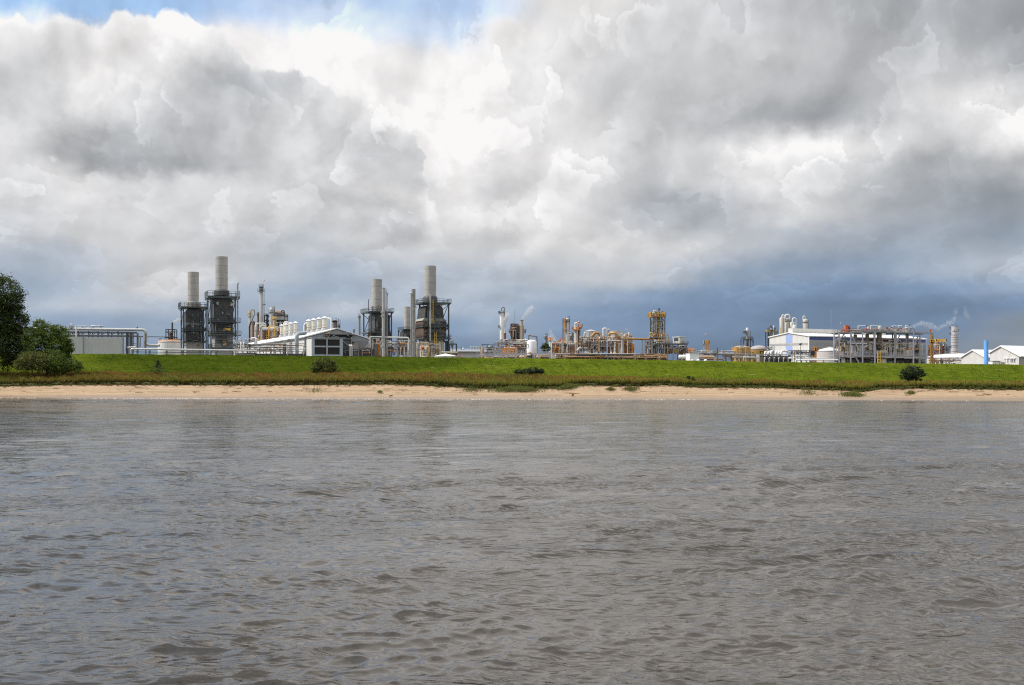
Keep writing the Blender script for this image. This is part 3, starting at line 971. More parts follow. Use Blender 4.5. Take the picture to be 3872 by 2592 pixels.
def hall(name, R, g, l, w, L, zr, zl, za, s_ap, label, cat, wall, side, roof, th=.35, over=.4, extra=None, group=None, solid_rear=True):
    """gabled hall; R = right foot of the gable seen, g = unit vector right to left along the gable, l = along the ridge"""
    T = Thing(name, CX, F, label, cat, group)              # local frame in metres about R
    T.px, T.m = CX, 1.0
    g, l = Vector((*g, 0)), Vector((*l, 0))
    up = lambda z: Vector((0, 0, z - GZ))
    O = Vector((0, 0, 0))
    for off in ((O, l * L) if solid_rear else (O,)):
        T.part('gable_wall', wall).quad(off + up(GZ), off + up(zr), off + g * s_ap + up(za), off + g * w + up(zl), off + g * w + up(GZ))
    T.part('side_wall', side).quad(up(GZ), l * L + up(GZ), l * L + up(zr), up(zr))
    T.part('side_wall', side).quad(g * w + up(GZ), g * w + l * L + up(GZ), g * w + l * L + up(zl), g * w + up(zl))
    q = T.part('roof', roof)
    A, B, C = up(zr + .02) - g * over * 1.2, g * s_ap + up(za + .12), g * w + g * over * 1.2 + up(zl + .02)
    A.z -= over * .3; C.z -= over * .3
    f, e = -l * over, l * (L + over); t = Vector((0, 0, th))
    q.loft([[p + f for p in (A, B, C)] + [p + f + t for p in (C, B, A)], [p + e for p in (A, B, C)] + [p + e + t for p in (C, B, A)]], smooth=False)
    if extra: extra(T, g, l, up)
    T.px, T.m = CX, 1.0
    r = T.done()
    r.location = (R[0], R[1], GZ)
    return r

# ============================================================ the works, from left to right
# --- grey screen wall and the pipe bridge behind it
T = Thing('screen_wall', 366, 330, 'plain pale grey panel wall on the dike beside the big trees', 'wall')
gp = M_('screen_panel', (.37, .37, .35), .6, 0, .15, .15)
T.part('panel', gp).box(205, 315, 1274, None, -.15, .15)
T.part('panel', gp).box(317.5, 464, 1276.5, None, -.15, .15)
for x, y in ((316, 1273), (466.5, 1276)):
    T.part('post', mgrey).box(x - 1.8, x + 1.8, y, None, -.3, .25)
T.done()

T = Thing('pipe_bridge', 400, 352, 'silvery pipe bridge with large elbow above the grey screen wall', 'pipe bridge')
T.part('pipe', alu, label='thick silver pipe bending down at its right end').pipe([(120, 1243, 0), (551, 1248, 0), (551, 1306, 0), (604, 1307, 0)], 5.6, bend=15, n=14, seg=8)
T.part('pipe', dgrey).pipe([(120, 1253.5, -1), (500, 1257, -1)], 2.2)
T.part('pipe', steel).pipe([(120, 1266, -.5), (532, 1270, -.5), (532, 1314, -.5)], 2.2, bend=8)
T.part('pipe', alu).pipe([(519, 1259, .6), (519, 1320, .6)], 3.4)
T.part('pipe', alu).pipe([(541, 1261, 1.2), (541, 1318, 1.2)], 2.4)
b = T.part('beam', dgrey)
for v in (-1.6, 1.6): b.bar((120, 1256.5, v), (512, 1259, v), .3, .5); b.bar((120, 1271, v), (535, 1273, v), .25, .3)
for x in (232, 268, 303, 343, 378, 415, 453):
    q = T.part('post', dgrey)
    for v in (-1.6, 1.6):
        q.bar((x, 1254, v), (x, None, v), .3); q.bar((x + 12, 1258, v), (x, 1268, v), .16)
q = T.part('post', dark)
for v in (-1.6, 1.6): q.bar((488, 1256, v), (488, None, v), .7)
for x in (500, 508, 524, 556):
    T.part('post', dgrey).bar((x, 1262, -1.2), (x - (5 if x == 500 else 0), None, -1.2), .32)
T.part('riser', white).pipe([(298, 1280, -2), (298, 1231, -2)], 2.6)
T.part('riser', alu).pipe([(298, 1234, -2), (346, 1234, -2)], 1.3)
clutter(T, 305, 342, 1230, 1241, 5, [steel, alu], (.6, 1.2), seed=3)
T.part('vent_hood', alu).hcyl(346, 392, 1234, 2.2, 0)
for x in (352, 381): T.part('hood_leg', steel).bar((x, 1235, 0), (x, 1244, 0), .25)
T.part('relief_drum', white).vessel(270, 1222, 1236, 2.4)
T.part('valve_box', lgrey).box(264, 276, 1232, 1241, -.8, .8)
T.part('cap', black).vessel(518.5, 1236, 1245, 2.2)
clutter(T, 470, 530, 1296, 1330, 6, [steel, white, mgrey], (.8, 1.6), (-2, 2), 4)
T.done()

T = Thing('pipeline', 720, 329, 'long grey pipeline on short dark legs along the dike top', 'pipeline')
T.part('pipe', alu).pipe([(495, 1352, 0), (495, 1320, 0), (972, 1327.5, 0)], 3.6, bend=9, n=12)
T.part('pipe', dgrey).pipe([(505, 1331, .6), (968, 1336.5, .6)], 1.8)
T.part('pipe', mgrey).pipe([(520, 1337, -.6), (960, 1341, -.6)], 1.0)
for x in (520, 566, 630, 692, 756, 818, 880, 936):
    T.part('support', dgrey).box(x - 2, x + 2, 1325 + (x - 500) * .0157, None, -.4, .4)
T.part('reducer', white).hcyl(476, 506, 1315, 3.2, 1.5, py1=1312)
T.done()

# --- white tank and black flue
T = tank(643, 1294, None, 44, 430, 'low white domed tank with orange guard rail left of the stacks', white, 'dome', 6, railm=orange)
clutter(T, 606, 690, 1282, 1290, 5, [orange, dark, alu], (.6, 1.3), (-4, 0), 12)
T.part('rim', rustm).lathe(0, 0, [(44.6 * T.m, Part(T, '', None, None, None).z(1296)), (44.6 * T.m, Part(T, '', None, None, None).z(1294.3))], 40)
T.done()
T = Thing('flare_stack', 649, 448, 'thin black flue in a square dark frame behind the white tank', 'flue')
T.part('flue', black).cyl(651.5, 1220, None, 3.0)
q = T.part('frame', dark)
for x in (632, 664):
    for v in (-1.6, 1.6): q.bar((x, 1247, v), (x, None, v), .3)
for y in (1247, 1256, 1276):
    for v in (-1.6, 1.6): q.bar((631, y, v), (665, y, v), .28)
    for x in (632, 664): q.bar((x, y, -1.6), (x, y, 1.6), .28)
q.bar((632, 1256, -1.6), (664, 1276, -1.6), .2)
T.part('burner', rustm).vessel(644, 1258, 1285, 4.5)
T.part('platform', dark).box(628, 668, 1276, 1279, -2, 2)
T.part('pipe', dark).pipe([(600, 1282, 0), (690, 1284, 0)], 1.4)
T.part('pipe', dark).pipe([(554, 1274, 0), (636, 1275, 0)], 1.6)
T.done()

# --- exhaust stacks
def x1(T, x, hd):
    for (a, b, y) in ((771, 783, 1248), (771, 783, 1289)):
        p = T.part('side_platform', gsteel); p.mbox(x(a), x(b), -hd, -hd + 3, p.z(y) - .3, p.z(y))
        r = T.part('railing', gsteel, p); r.mbar((x(b), -hd, p.z(y)), (x(b), -hd, p.z(y - 11)), .1); r.mbar((x(a), -hd, p.z(y - 11)), (x(b), -hd, p.z(y - 11)), .1); r.mbar((x(a), -hd, p.z(y - 5)), (x(b), -hd, p.z(y - 5)), .1)
    T.part('ledge', dark).mbox(x(696), x(772), -hd - .5, -hd, T.parts[0].z(1250), T.parts[0].z(1246))
    T.part('band', mgrey).mbox(x(699), x(765), -hd - .12, -hd + .3, T.parts[0].z(1233), T.parts[0].z(1223))
    T.part('duct_plate', lgrey).mbox(x(728), x(746), -hd - .3, -hd, T.parts[0].z(1262), T.parts[0].z(1260))
    T.part('name_board', white).mbox(x(728), x(741), -hd - .35, -hd - .05, T.parts[0].z(1304), T.parts[0].z(1301.5))
    T.part('door_frame', dark).mbox(x(732), x(756), -hd - .1, -hd, T.parts[0].z(1287), T.parts[0].z(1262))
exhaust(733, 405, 'left and shorter exhaust stack of the left pair, dark casing', (731, 1030, 1168, 20.5),
        [(708, 759, 1171, 699, 766, 1184), (699, 766, 1184, 699, 766, 1291), (697, 768, 1291, 697, 768, 1297, dark), (700, 764, 1297, 700, 764, None, conc)],
        [(678, 782, 1163, 16, 5), (690, 772, 1250, 9, 3)], (689, 775, 1166, [(1168, 1248), (1252, 1296)]), None, extra=x1, collar=(1146, 1163, 27))


def x2(T, x, hd):
    z = T.parts[0].z
    for (a, b, ya, yb, mt) in ((812, 820, 1146, 1157, lgrey), (866, 874, 1147, 1159, cream), (833, 838, 1182, 1190, lgrey), (838, 866, 1243, 1252, yellow), (842, 868, 1235, 1238, lgrey), (848, 864, 1190, 1192, lgrey), (806, 884, 1282, 1284, steel), (836, 850, 1290, 1310, tan)):
        T.part('panel', mt).mbox(x(a), x(b), -hd - .5, -hd - .05, z(yb), z(ya))
    for (a, b, y) in ((884, 906, 1218), (884, 908, 1267)):
        p = T.part('side_platform', gsteel); p.mbox(x(a), x(b), -hd, hd, p.z(y) - .35, p.z(y))
        r = T.part('railing', gsteel, p)
        for yy in (y - 14, y - 7): r.mbar((x(a), -hd, p.z(yy)), (x(b), -hd, p.z(yy)), .1); r.mbar((x(b), -hd, p.z(yy)), (x(b), hd, p.z(yy)), .1)
        for xx in (a, (a + b) / 2, b): r.mbar((x(xx), -hd, p.z(y)), (x(xx), -hd, p.z(y - 14)), .1)
    for k in range(9):
        yy = 1226 + k * 8.5
        T.part('duct', rr.choice([dgrey, mgrey, dark])).mbox(x(812 + rr.uniform(-6, 12)), x(866 + rr.uniform(-14, 12)), -hd - rr.uniform(.3, 1.2), -hd, z(yy + 2.4), z(yy))
    T.part('vent_pipe', steel).pipe([(886, 1312, -hd - 1.4), (886, 1079, -hd - 1.4), (888.5, 1073, -hd - 1.4)], 2.9, bend=4)
    l = T.part('ladder', gsteel); l.ladder(808, 1128, 1215, 2.6, -hd - .3)
exhaust(842, 388, 'tallest exhaust stack, right of the left pair, with thin vent pipe at its side', (838, 972, 1112, 23),
        [(806, 868, 1133, 798, 878, 1146), (798, 878, 1146, 800, 878, 1216), (800, 876, 1216, 803, 878, 1268), (806, 876, 1268, 806, 876, None, clads)],
        [(779, 901, 1124, 19, 8), (794, 884, 1218, 14, 4), (794, 890, 1267, 14, 4), (795, 884, 1316, 14, 4)], (791, 884, 1130, [(1136, 1216), (1222, 1266)]), None, extra=x2, collar=(1102, 1119, 29, dark))


def x3(T, x, hd):
    z = T.parts[0].z
    p = T.part('side_platform', gsteel); p.mbox(x(1372), x(1408), -hd - 2, hd, z(1262), z(1258))
    r = T.part('railing', gsteel, p)
    for yy in (1247, 1252): r.mbar((x(1372), -hd - 2, z(yy)), (x(1408), -hd - 2, z(yy)), .1)
    for xx in np.linspace(1372, 1408, 7): r.mbar((x(xx), -hd - 2, z(1258)), (x(xx), -hd - 2, z(1247)), .1)
    T.part('vent_pipe', dgrey).pipe([(1384, 1180, -hd), (1384, 1141, -hd), (1385.5, 1136, -hd)], 1.5, bend=2)
    T.part('cabinet', lgrey).mbox(x(1388), x(1395), -hd - .8, -hd + .8, z(1180), z(1162))
    T.part('duct', dark).mbox(x(1385), x(1470), -hd - .6, -hd + .2, z(1285), z(1263))
exhaust(1430, 392, 'exhaust stack partly hidden behind a slim pale pipe, right of the hall', (1425, 1058, 1182, 19),
        [(1412, 1450, 1186, 1403, 1464, 1196), (1403, 1464, 1196, 1403, 1464, 1262), (1400, 1466, 1262, 1400, 1466, None, rustm)],
        [(1375, 1477, 1181, 12, 4)], (1386, 1468, 1184, [(1190, 1260), (1262, 1300)]), None, deep=9.5, extra=x3, collar=(1160, 1178, 21))


def x4(T, x, hd):
    z = T.parts[0].z
    T.part('ladder', yellow).ladder(1617, 1138, 1228, 5, -hd - 1.4, .14)
    T.part('ladder', yellow).ladder(1626, 1260, 1306, 6, -hd - 1.8, .16)
    T.part('vent_pipe', alu).pipe([(1608, 1292, -hd - 1.6), (1608, 1116, -hd - 1.6)], 2.9)
    T.part('vent_tip', rustm).pipe([(1608, 1116, -hd - 1.6), (1610, 1111, -hd - 1.6)], 1.3)
    for k in range(16):
        yy = 1219 + k * 4.2 + rr.uniform(-1, 1)
        if 1232 < yy < 1240: continue
        T.part('duct', rr.choice([conc, dgrey, beige, dark, mgrey])).mbox(x(1592 + rr.uniform(-6, 10)), x(1668 + rr.uniform(-24, 10)), -hd - rr.uniform(.2, .9), -hd + .2, z(yy + rr.uniform(1.4, 2.6)), z(yy))
    q = T.part('knee_brace', gsteel)
    for a, b in ((1678, 1664),): q.mbar((x(a), -hd, z(1340)), (x(a), -hd, z(1290)), .8); q.mbar((x(a), -hd, z(1300)), (x(b), -hd, z(1287)), .5)
exhaust(1630, 376, 'exhaust stack with flared casing and yellow ladder, rightmost of the tall four', (1627, 1007, 1142, 22),
        [(1606, 1650, 1158, 1592, 1662, 1166), (1592, 1662, 1166, 1587, 1667, 1206), (1587, 1667, 1206, 1578, 1680, 1216, conc), (1582, 1676, 1216, 1584, 1676, 1282, brown), (1598, 1668, 1282, 1598, 1668, None, beige)],
        [(1574, 1693, 1147, 13, 5), (1577, 1684, 1236, 9, 3.5), (1577, 1692, 1281, 13, 4)], (1600, 1684, 1150, [(1152, 1234), (1240, 1280)]), None, deep=9.0, extra=x4, collar=(1126, 1145, 27, dark))


def x5(T, x, hd):
    clutter(T, 1512, 1556, 1284, 1330, 10, [orange, alu, white, rustm], (.7, 1.5), (-3, 0), 15)
exhaust(1541, 520, 'small distant exhaust stack behind the slim dark pipe', (1540, 1161, 1250, 12),
        [(1526, 1554, 1250, 1518, 1558, 1258), (1518, 1558, 1258, 1516, 1560, 1286), (1520, 1556, 1286, 1520, 1556, None, lgrey)],
        [(1512, 1568, 1246, 8, 2.5)], (1513, 1566, 1248, [(1252, 1290)]), None, deep=7, extra=x5)

# --- slim free standing pipes
T = Thing('vent_stack', 1450, 342, 'slim pale vent pipe with round plates on its side', 'vent stack')
T.part('pipe', alu).cyl(1450, 1092, None, 6.1)
q = T.part('cap', steel); q.cyl(1450, 1089.5, 1092, 6.6)
for y in (1183, 1198, 1278, 1291, 1311): T.part('plate', alu).hcyl(1445, 1446.5, y, 5, -.75, dome=0, v1=-.9)
T.part('pipe', steel).pipe([(1464, None, 0), (1464, 1106, 0), (1458, 1105, 0)], 1.5, bend=3)
T.part('ladder', steel).ladder(1459, 1092, None, 3, .4)
T.part('pipe', alu).pipe([(1463, 1107, .3), (1467, 1110, .3), (1464, 1122, .3), (1463, None, .3)], 1.0, bend=3)
T.done()
T = Thing('vent_stack', 1563, 344, 'slim dark grey vent pipe left of the rightmost tall exhaust stack', 'vent stack')
T.part('pipe', M_('vent_grey', (.25, .24, .23), .5, .2, .3, .3)).cyl(1563.5, 1094, None, 7.6)
T.part('pipe', alu).pipe([(1554.5, None, -.4), (1554.5, 1110, -.4), (1559, 1108, -.4)], 1.6, bend=3)
T.part('lamp_head', white).hcyl(1550, 1557, 1110, 2.2, -.8)
q = T.part('plate', lgrey)
for y in (1170, 1255, 1288): q.hcyl(1564, 1565, y, 4.5, -.7, dome=0, v1=-.85)
T.done()
column(1358, 1192, None, 3.6, 425, 'slim grey column left of the partly hidden exhaust stack', mgrey, plats=((1200, 6, 5),), loop=(1.2, [(1356, 1193, 0), (1356, 1187, 0), (1361, 1188, 0), (1362, 1260, 0)], 3)).done()
column(1338, 1244, None, 3.0, 420, 'short dark column beside the slim grey column', dgrey, plats=((1250, 5, 4),), lad=False).done()

# --- process units behind the hall
DU = 575
column(987.5, 1092, None, 6.3, DU, 'tallest process column, pale grey, with ring platform near its head', alu, plats=((1102, 15, 9), (1085, 9.5, 9)), lad=False,
       extra=lambda T: (T.part('head', gsteel).cyl(988, 1084, 1102, 8.4), T.part('ladder', dgrey).ladder(999, 1106, None, 3.6, 0), T.part('landing', gsteel).box(996, 1003, 1151, 1153, -1, 1))).done()
windsock(995, 1060, DU, 'tiny windsock on top of the tallest process column', y1=1084)
column(945, 1178, None, 5, DU - 4, 'process column with yellow head platform at the left of the unit', alu, plats=((1196, 10, 8), (1184, 9, 8)), pm=yellow, lad=False,
       loop=(2.0, [(947, 1182, 0), (949, 1172, 0), (962, 1172, 0), (963, 1190, 0), (955, 1206, 0), (953, 1230, 0)], 5), loopmat=mgrey).done()
column(976, 1180, None, 4, DU + 6, 'brown and grey column half hidden by the tallest process column', rustm, plats=((1190, 8, 6),), lad=False).done()
column(957, 1214, None, 5, DU - 12, 'dark drum with bent black pipe at the left of the unit', rustm, lad=False,
       loop=(2.6, [(943, 1300, 0), (943, 1235, 0), (950, 1216, 0), (961, 1216, 0), (962, 1240, 0)], 6), loopmat=black).done()
column(967.5, 1231, None, 5.2, DU - 20, 'pale grey upright vessel with pipe looping over its head', alu, lad=False,
       loop=(2.6, [(967, 1236, 0), (967, 1224, 0), (1004, 1224, 0), (1005, 1238, 0)], 6), loopmat=white).done()
column(1026, 1166, None, 7.5, DU - 2, 'process column with dome and basket platform right of the tallest one', alu, plats=((1181, 12, 9),), lad=True,
       loop=(2.0, [(1031, 1170, 0), (1031, 1160, 0), (1038, 1160, 0), (1038, 1180, 0)], 4), loopmat=steel,
       extra=lambda T: T.part('dome', alu).vessel(1024, 1164, 1175, 4.5)).done()
column(1037, 1201, None, 5, DU - 14, 'ochre column with yellow ladder and head platform', tan, plats=((1206, 9, 8),), pm=yellow).done()
column(1024, 1222, None, 3.6, DU - 24, 'slim white column with yellow collar in front of the dark steel structure', stained, plats=((1256, 7, 5),), pm=yellow, lad=False).done()

T = Thing('process_structure', 1050, DU + 8, 'dark steel structure carrying a brown horizontal vessel', 'structure')
fr = T.part('frame', dark)
for x in (1006, 1016, 1030, 1044, 1060, 1081):
    for v in (-4, 4): fr.bar((x, 1190 if x > 1012 else 1194, v), (x, None, v), .7)
for y in (1196, 1214, 1232, 1262):
    for v in (-4, 4): fr.bar((1005, y, v), (1082, y, v), .6)
for a, b in ((1006, 1030), (1030, 1060), (1060, 1081)): fr.brace(a, b, 1214, 1262, -4, .3)
T.part('deck', dgrey).box(1042, 1083, 1195, 1197, -5, 5)
T.part('cooler_box', lgrey).box(1044, 1082, 1199, 1212, -5.5, 5)
T.part('deck', dark).box(1018, 1084, 1212.5, 1216, -5, 5)
T.part('vessel', M_('brown_vessel', (.26, .19, .14), .5, .2, .4, .4, rust_amt=.2)).hcyl(1042, 1077, 1182, 8.5, -2, py1=1189)
T.part('end_cap', ochre).hcyl(1073, 1079, 1189, 5.5, -2.5)
T.part('pipe', dark).pipe([(1068, 1182, -3), (1070, 1176, -3), (1079, 1177, -3), (1080, 1196, -3)], 2.2, bend=5)
T.part('railing', steel).rail(1005, 1082, 1196, 8, -5, 5, 3, .12)
clutter(T, 1008, 1078, 1200, 1300, 26, [dark, alu, orange, rustm, black, white], (.8, 1.9), (-6, 0), 21)
T.done()
T = Thing('pipe_rack', 1020, DU - 30, 'white pipes with orange valves in front of the dark structure', 'pipe rack')
T.part('pipe', white).pipe([(984, 1243, 0), (1047, 1243, 0), (1052, 1252, 0)], 3.6, bend=6)
T.part('pipe', white).pipe([(985, 1236, 1), (990, 1230, 1), (1000, 1232, 1)], 2.4, bend=4)
T.part('pipe', alu).pipe([(985, 1300, 0), (985, 1236, 0)], 6)
T.part('pipe', alu).pipe([(1040, 1238, -1), (1078, 1240, -1)], 2.4)
T.part('cone', white).hcyl(956, 972, 1284, 7, -2, dome=.7)
q = T.part('post', dgrey)
for x in (980, 998, 1012, 1034, 1056): q.bar((x, 1246, 0), (x, None, 0), .4)
q.bar((955, 1252, 0), (1080, 1252, 0), .4); q.bar((955, 1278, 0), (1080, 1278, 0), .4)
clutter(T, 975, 1075, 1236, 1310, 34, [alu, orange, white, dark, rustm, yellow], (.7, 1.8), (-4, 3), 22)
T.done()

# --- compressor hall: long gabled building running away to the left
gL, lL = Vector((.926, .376, 0)), Vector((-.376, .926, 0))
RL = (-541 / 4000 * 373.6, 373.6)
def hx(T, g, l, up):
    w = 22.8
    d_ = T.part('gutter', mgrey)
    a = g * -1 * 0
    q0 = up(17.15) + Vector((-.926, -.376, 0)) * (w + .5)
    d_.mbar(q0, q0 + l * 183, .35)
    # louvres and a pipe shelf on the gable
    n = Vector((.376, -.926, 0))
    def panel(name, mt, s0, s1, z0, z1, off=.12):
        p = T.part(name, mt); A = Vector((-.926, -.376, 0))
        b0, b1 = A * s0 + n * off, A * s1 + n * off
        p.loft([[b0 + up(z0), b1 + up(z0), b1 + up(z1), b0 + up(z1)], [b0 - n * (off + .1) + up(z0), b1 - n * (off + .1) + up(z0), b1 - n * (off + .1) + up(z1), b0 - n * (off + .1) + up(z1)]], smooth=False)
    panel('louvre', dark, 6.2, 15.5, 16.4, 18.3)
    panel('shelf', mgrey, 5.5, 16, 18.35, 18.6, 1.4)
    panel('shelf', mgrey, 5.0, 17, 15.9, 16.3, 1.8)
    panel('mesh_screen', M_('grey_mesh', (.20, .205, .21), .7, 0, .3, .2), .4, 5.0, 8, 16.2)
    panel('annex_wall', M_('rust_grey_sheet', (.30, .27, .24), .7, 0, .4, .4, rust_amt=.25), 4.0, 6.0, 8.2, 15.5, 1.0)
    panel('door', mgrey, 2.2, 3.6, 6, 11)
    g2 = random.Random(8)
    for i in range(16):
        s = g2.uniform(6, 16.5); zz = g2.uniform(16.4, 19.2)
        T.part('gable_pipe', g2.choice([alu, steel, yellow, lgrey])).mbar(Vector((-.926, -.376, 0)) * s + n * 1.2 + up(zz), Vector((-.926, -.376, 0)) * (s + g2.uniform(-2, 2)) + n * 1.2 + up(zz + g2.uniform(-.3, 1.2)), .22)
hall('compressor_hall', RL, (-gL.x, -gL.y), lL[:2], 22.8, 184, 16.9, 17.2, 20.25, 11.4, 'long grey hall with white ridge roof receding left, round vents on it', 'hall', M_('hall_gable', (.27, .285, .295), .5, 0, .12, .1, corr=.8), clad, roofw, extra=hx)

rb = Vector(RL).to_3d() if False else Vector((RL[0], RL[1], 0))
ridge0 = rb - gL * 11.4
names_v = ['frontmost', 'second', 'third', 'fourth']
VENT = None
def vent(Ld, ztop, r, label, proto=[None]):
    p = ridge0 + lL * Ld - gL * 1.6
    zb = 19.6
    if proto[0] is None:
        T = Thing('roof_vent', CX, F, label, 'roof vent', 'cream vents with conical caps on the hall roof'); T.m = 1.0
        q = T.part('base', lgrey)
        sq = lambda s, z, f: [(s * math.cos(a), s * math.sin(a), z) for a in [i * PI / 4 + PI / 8 for i in range(8)]]
        q.loft([sq(1.6, -.6, 0), sq(1.55, .3, 0), sq(.82, 1.7, 0)], smooth=False)
        T.part('pipe', cream).lathe(0, 0, [(.74, 1.5), (.74, 5.0)], 20, False)
        k = T.part('flange', rustm)
        k.lathe(0, 0, [(.80, 1.65), (.80, 1.8)], 20); k.lathe(0, 0, [(.80, 2.6), (.80, 2.68)], 20)
        c = T.part('cap', white)
        c.lathe(0, 0, [(1.08, 5.25), (1.1, 5.33), (.1, 5.95)], 20)
        s_ = T.part('cap_stay', dgrey)
        for a in (0, 1.57, 3.14, 4.71): s_.mbar((.7 * math.cos(a), .7 * math.sin(a), 4.9), (.85 * math.cos(a), .85 * math.sin(a), 5.4), .08)
        root = T.done(); proto[0] = root; proto.append(list(root.children))
    else:
        root = proto[0].copy(); COL.objects.link(root)
        for ch in proto[1]:
            c = ch.copy(); COL.objects.link(c); c.parent = root
        root['label'] = label
    root.location = (p.x, p.y, zb)
    sc = (ztop - zb) / 5.95
    root.scale = (r / .74, r / .74, sc)
for i, (px, yt, wd) in enumerate([(1247, 1196, 17), (1225.5, 1200, 16), (1205, 1203.5, 15.5), (1185.5, 1207, 15), (1135, 1215, 14), (1116.5, 1218, 13), (1098.5, 1222, 12.5), (1081, 1226, 12.5)]):
    t = (px - CX) / F
    Ld = (-61.1 - 369.3 * t) / (.926 * t + .376)
    D = 369.3 + .926 * Ld
    vent(Ld + 1.5, EYE - (yt - HY) * D / F, wd * D / F / 2, ('cream vent with conical cap, %s of the %s four on the hall ridge' % (names_v[i % 4] if i % 4 < 3 else 'farthest', 'near' if i < 4 else 'far')))

def up_pipe(name, px, d, pts, r, mat, label, bend=None, cat='pipe', extra=None):
    T = Thing(name, px, d, label, cat)
    T.part('pipe', mat).pipe(pts, r, bend=bend, n=14, seg=8)
    if extra: extra(T)
    return T.done()
up_pipe('roof_duct', 1122, 360, [(1122, None, 0), (1122, 1264, 0), (1146, 1258, 4)], 7.6, bluegrey, 'blue grey round duct bending into the hall roof', 14, 'duct')
up_pipe('elbow_pipe', 1160, 470, [(1151, 1310, 0), (1151, 1224, 0), (1172, 1224, 0), (1173, 1262, 0)], 3.6, white, 'white pipe bent like a crook between the two vent groups', 10,
        extra=lambda T: (T.part('ladder', yellow).ladder(1170, 1218, 1300, 5, -2, .18), clutter(T, 1158, 1178, 1215, 1262, 10, [yellow, stained, alu, dark], (.8, 1.8), (-2, 2), 31)))
up_pipe('elbow_pipe', 1083, 500, [(1074.5, 1310, 0), (1074.5, 1219, 0), (1092, 1219, 0), (1092, 1262, 0)], 3.8, white, 'white crook pipe at the far end of the vents', 9)
up_pipe('elbow_pipe', 1240, 400, [(1235, 1262, 0), (1235, 1203, 0), (1254, 1206, -1), (1254, 1262, -1)], 2.6, white, 'white crook pipe round the frontmost roof vent', 7)
T = tank(1266, 1220, None, 9.5, 470, 'small grey silo behind the hall gable with dark platforms', conc, 'dome', 3, railm=dark)
clutter(T, 1256, 1286, 1206, 1246, 12, [dark, dgrey, alu], (.6, 1.5), (-3, 1), 33)
T.part('platform', dark).box(1254, 1276, 1214, 1216, -3, 3); T.part('platform', dark).box(1274, 1285, 1236, 1238, -2, 2)
T.done()
windsock(1247, 1183, 395, 'red and white windsock above the cream roof vents', y1=1240)
lamp_post(1162, 1186, 460, 'thin pole with white lamp ball behind the roof vents', y1=None, arm=1)

# --- intake filter house
T = Thing('filter_house', 1237, 342, 'blue grey filter house with four dark mesh openings', 'filter house', None, R22)
k = lambda p: p
def fb(n, mt, a, b, y0, y1, v0, v1): T.part(n, mt).box(a, b, y0, y1, v0, v1)
fb('body', bluegrey, 1184, 1291, 1282, None, .25, 8)
for a, b in ((1183, 1192), (1233.8, 1238), (1281, 1292)): fb('pillar', bluegrey, a, b, 1279, None, -.35, .25)
for a, b in ((1279, 1284), (1308.5, 1314), (1342, 1349)): fb('cross_beam', bluegrey, 1192, 1281, a, b, -.25, .2)
for a in (1192, 1238):
    for y in (1284, 1314): fb('mesh_opening', louvre, a, a + 43, y, y + 25, .02, .25)
fb('roof_slab', lgrey, 1182, 1293, 1277, 1279, -.5, 8.2)
fb('lit_side', white, 1181.5, 1183, 1283, None, -.3, 8)  # white sheet on the left face, its sunlit brightness put into the colour
T.done()
T = Thing('annex', 1312, 352, 'dark grey shed between filter house and pipe risers', 'shed', None, R22)
T.part('wall', dgrey).box(1293, 1328, 1284, None, 0, 5)
T.part('roof', mgrey).box(1291, 1331, 1281, 1284, -.5, 5.5)
T.part('brace', steel).bar((1293, 1288, -.3), (1318, 1310, -.3), .25)
T.part('post', steel).box(1326, 1329, 1276, None, -.6, -.2)
T.done()
T = Thing('pipe_riser', 1330, 336, 'pair of white upright pipes right of the filter house', 'pipes')
for x in (1324.5, 1331): T.part('pipe', alu).pipe([(x, None, 0), (x, 1307, 0), (x - 8, 1305, 2)], 2.4, bend=4)
q = T.part('ladder', steel); q.ladder(1342, 1284, None, 7, .5)
T.done()
up_pipe('elbow_pipe', 1405, 350, [(1402, 1318, 0), (1402, 1274, 0), (1440, 1275, 0)], 2.4, alu, 'white square pipe loop beneath the half hidden exhaust stack', 5,
        extra=lambda T: (T.part('pipe', alu).pipe([(1409, 1318, 0), (1409, 1280, 0), (1436, 1281, 0)], 2.0, bend=5), T.part('pipe', white).pipe([(1396, 1318, .5), (1396, 1273, .5)], 1.8), T.part('brace', lgrey).bar((1383, 1314, 0), (1396, 1300, 0), .4), T.part('leg', steel).bar((1405, 1316, 0), (1405, None, 0), .3)))

# --- low pipe racks along the works' front, behind the dike crest
PR = [steel, alu, lgrey]
pipeline(885, 1178, 345, [(1311, 2.6, alu), (1317, 1.4, rustm), (1331, 2.4, alu), (1337, 1.2, dgrey), (1322, 1.0, beige)], 'brown and silver pipe rack left of the filter house', posts=27, post_mat=brown, beam=[1315, 1334], group='pipe racks along the dike')
pipeline(880, 1176, 353, [(1316, 1.6, rustm), (1323, 1.8, brown), (1328, 1.4, dgrey), (1338, 2.0, rustm)], 'dark rusty pipe rack standing behind the brown and silver one', posts=15, post_mat=dark, beam=[1313, 1326, 1341], group='pipe racks along the dike')
T = Thing('pipe_skid', 1000, 349, 'dense dark pipework between two racks left of the hall front', 'pipework')
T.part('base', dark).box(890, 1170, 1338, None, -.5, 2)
clutter(T, 892, 1170, 1300, 1345, 60, [dark, rustm, alu, brown, lgrey, dgrey], (.6, 1.5), (-2, 2), 41)
T.done()
T = Thing('elbow_pipe', 916, 341, 'pair of white bent pipes rising beside the tallest stack', 'pipes')
for x in (911, 921): T.part('pipe', white).pipe([(x, 1330, 0), (x, 1298, 0), (x - 5, 1296.5, 2)], 2.7, bend=4)
T.part('leg', steel).bar((916, 1326, 0), (916, None, 0), .3)
T.done()
T = Thing('pipe_skid', 918, 372, 'grey pipework at the foot of the tallest stack', 'pipework')
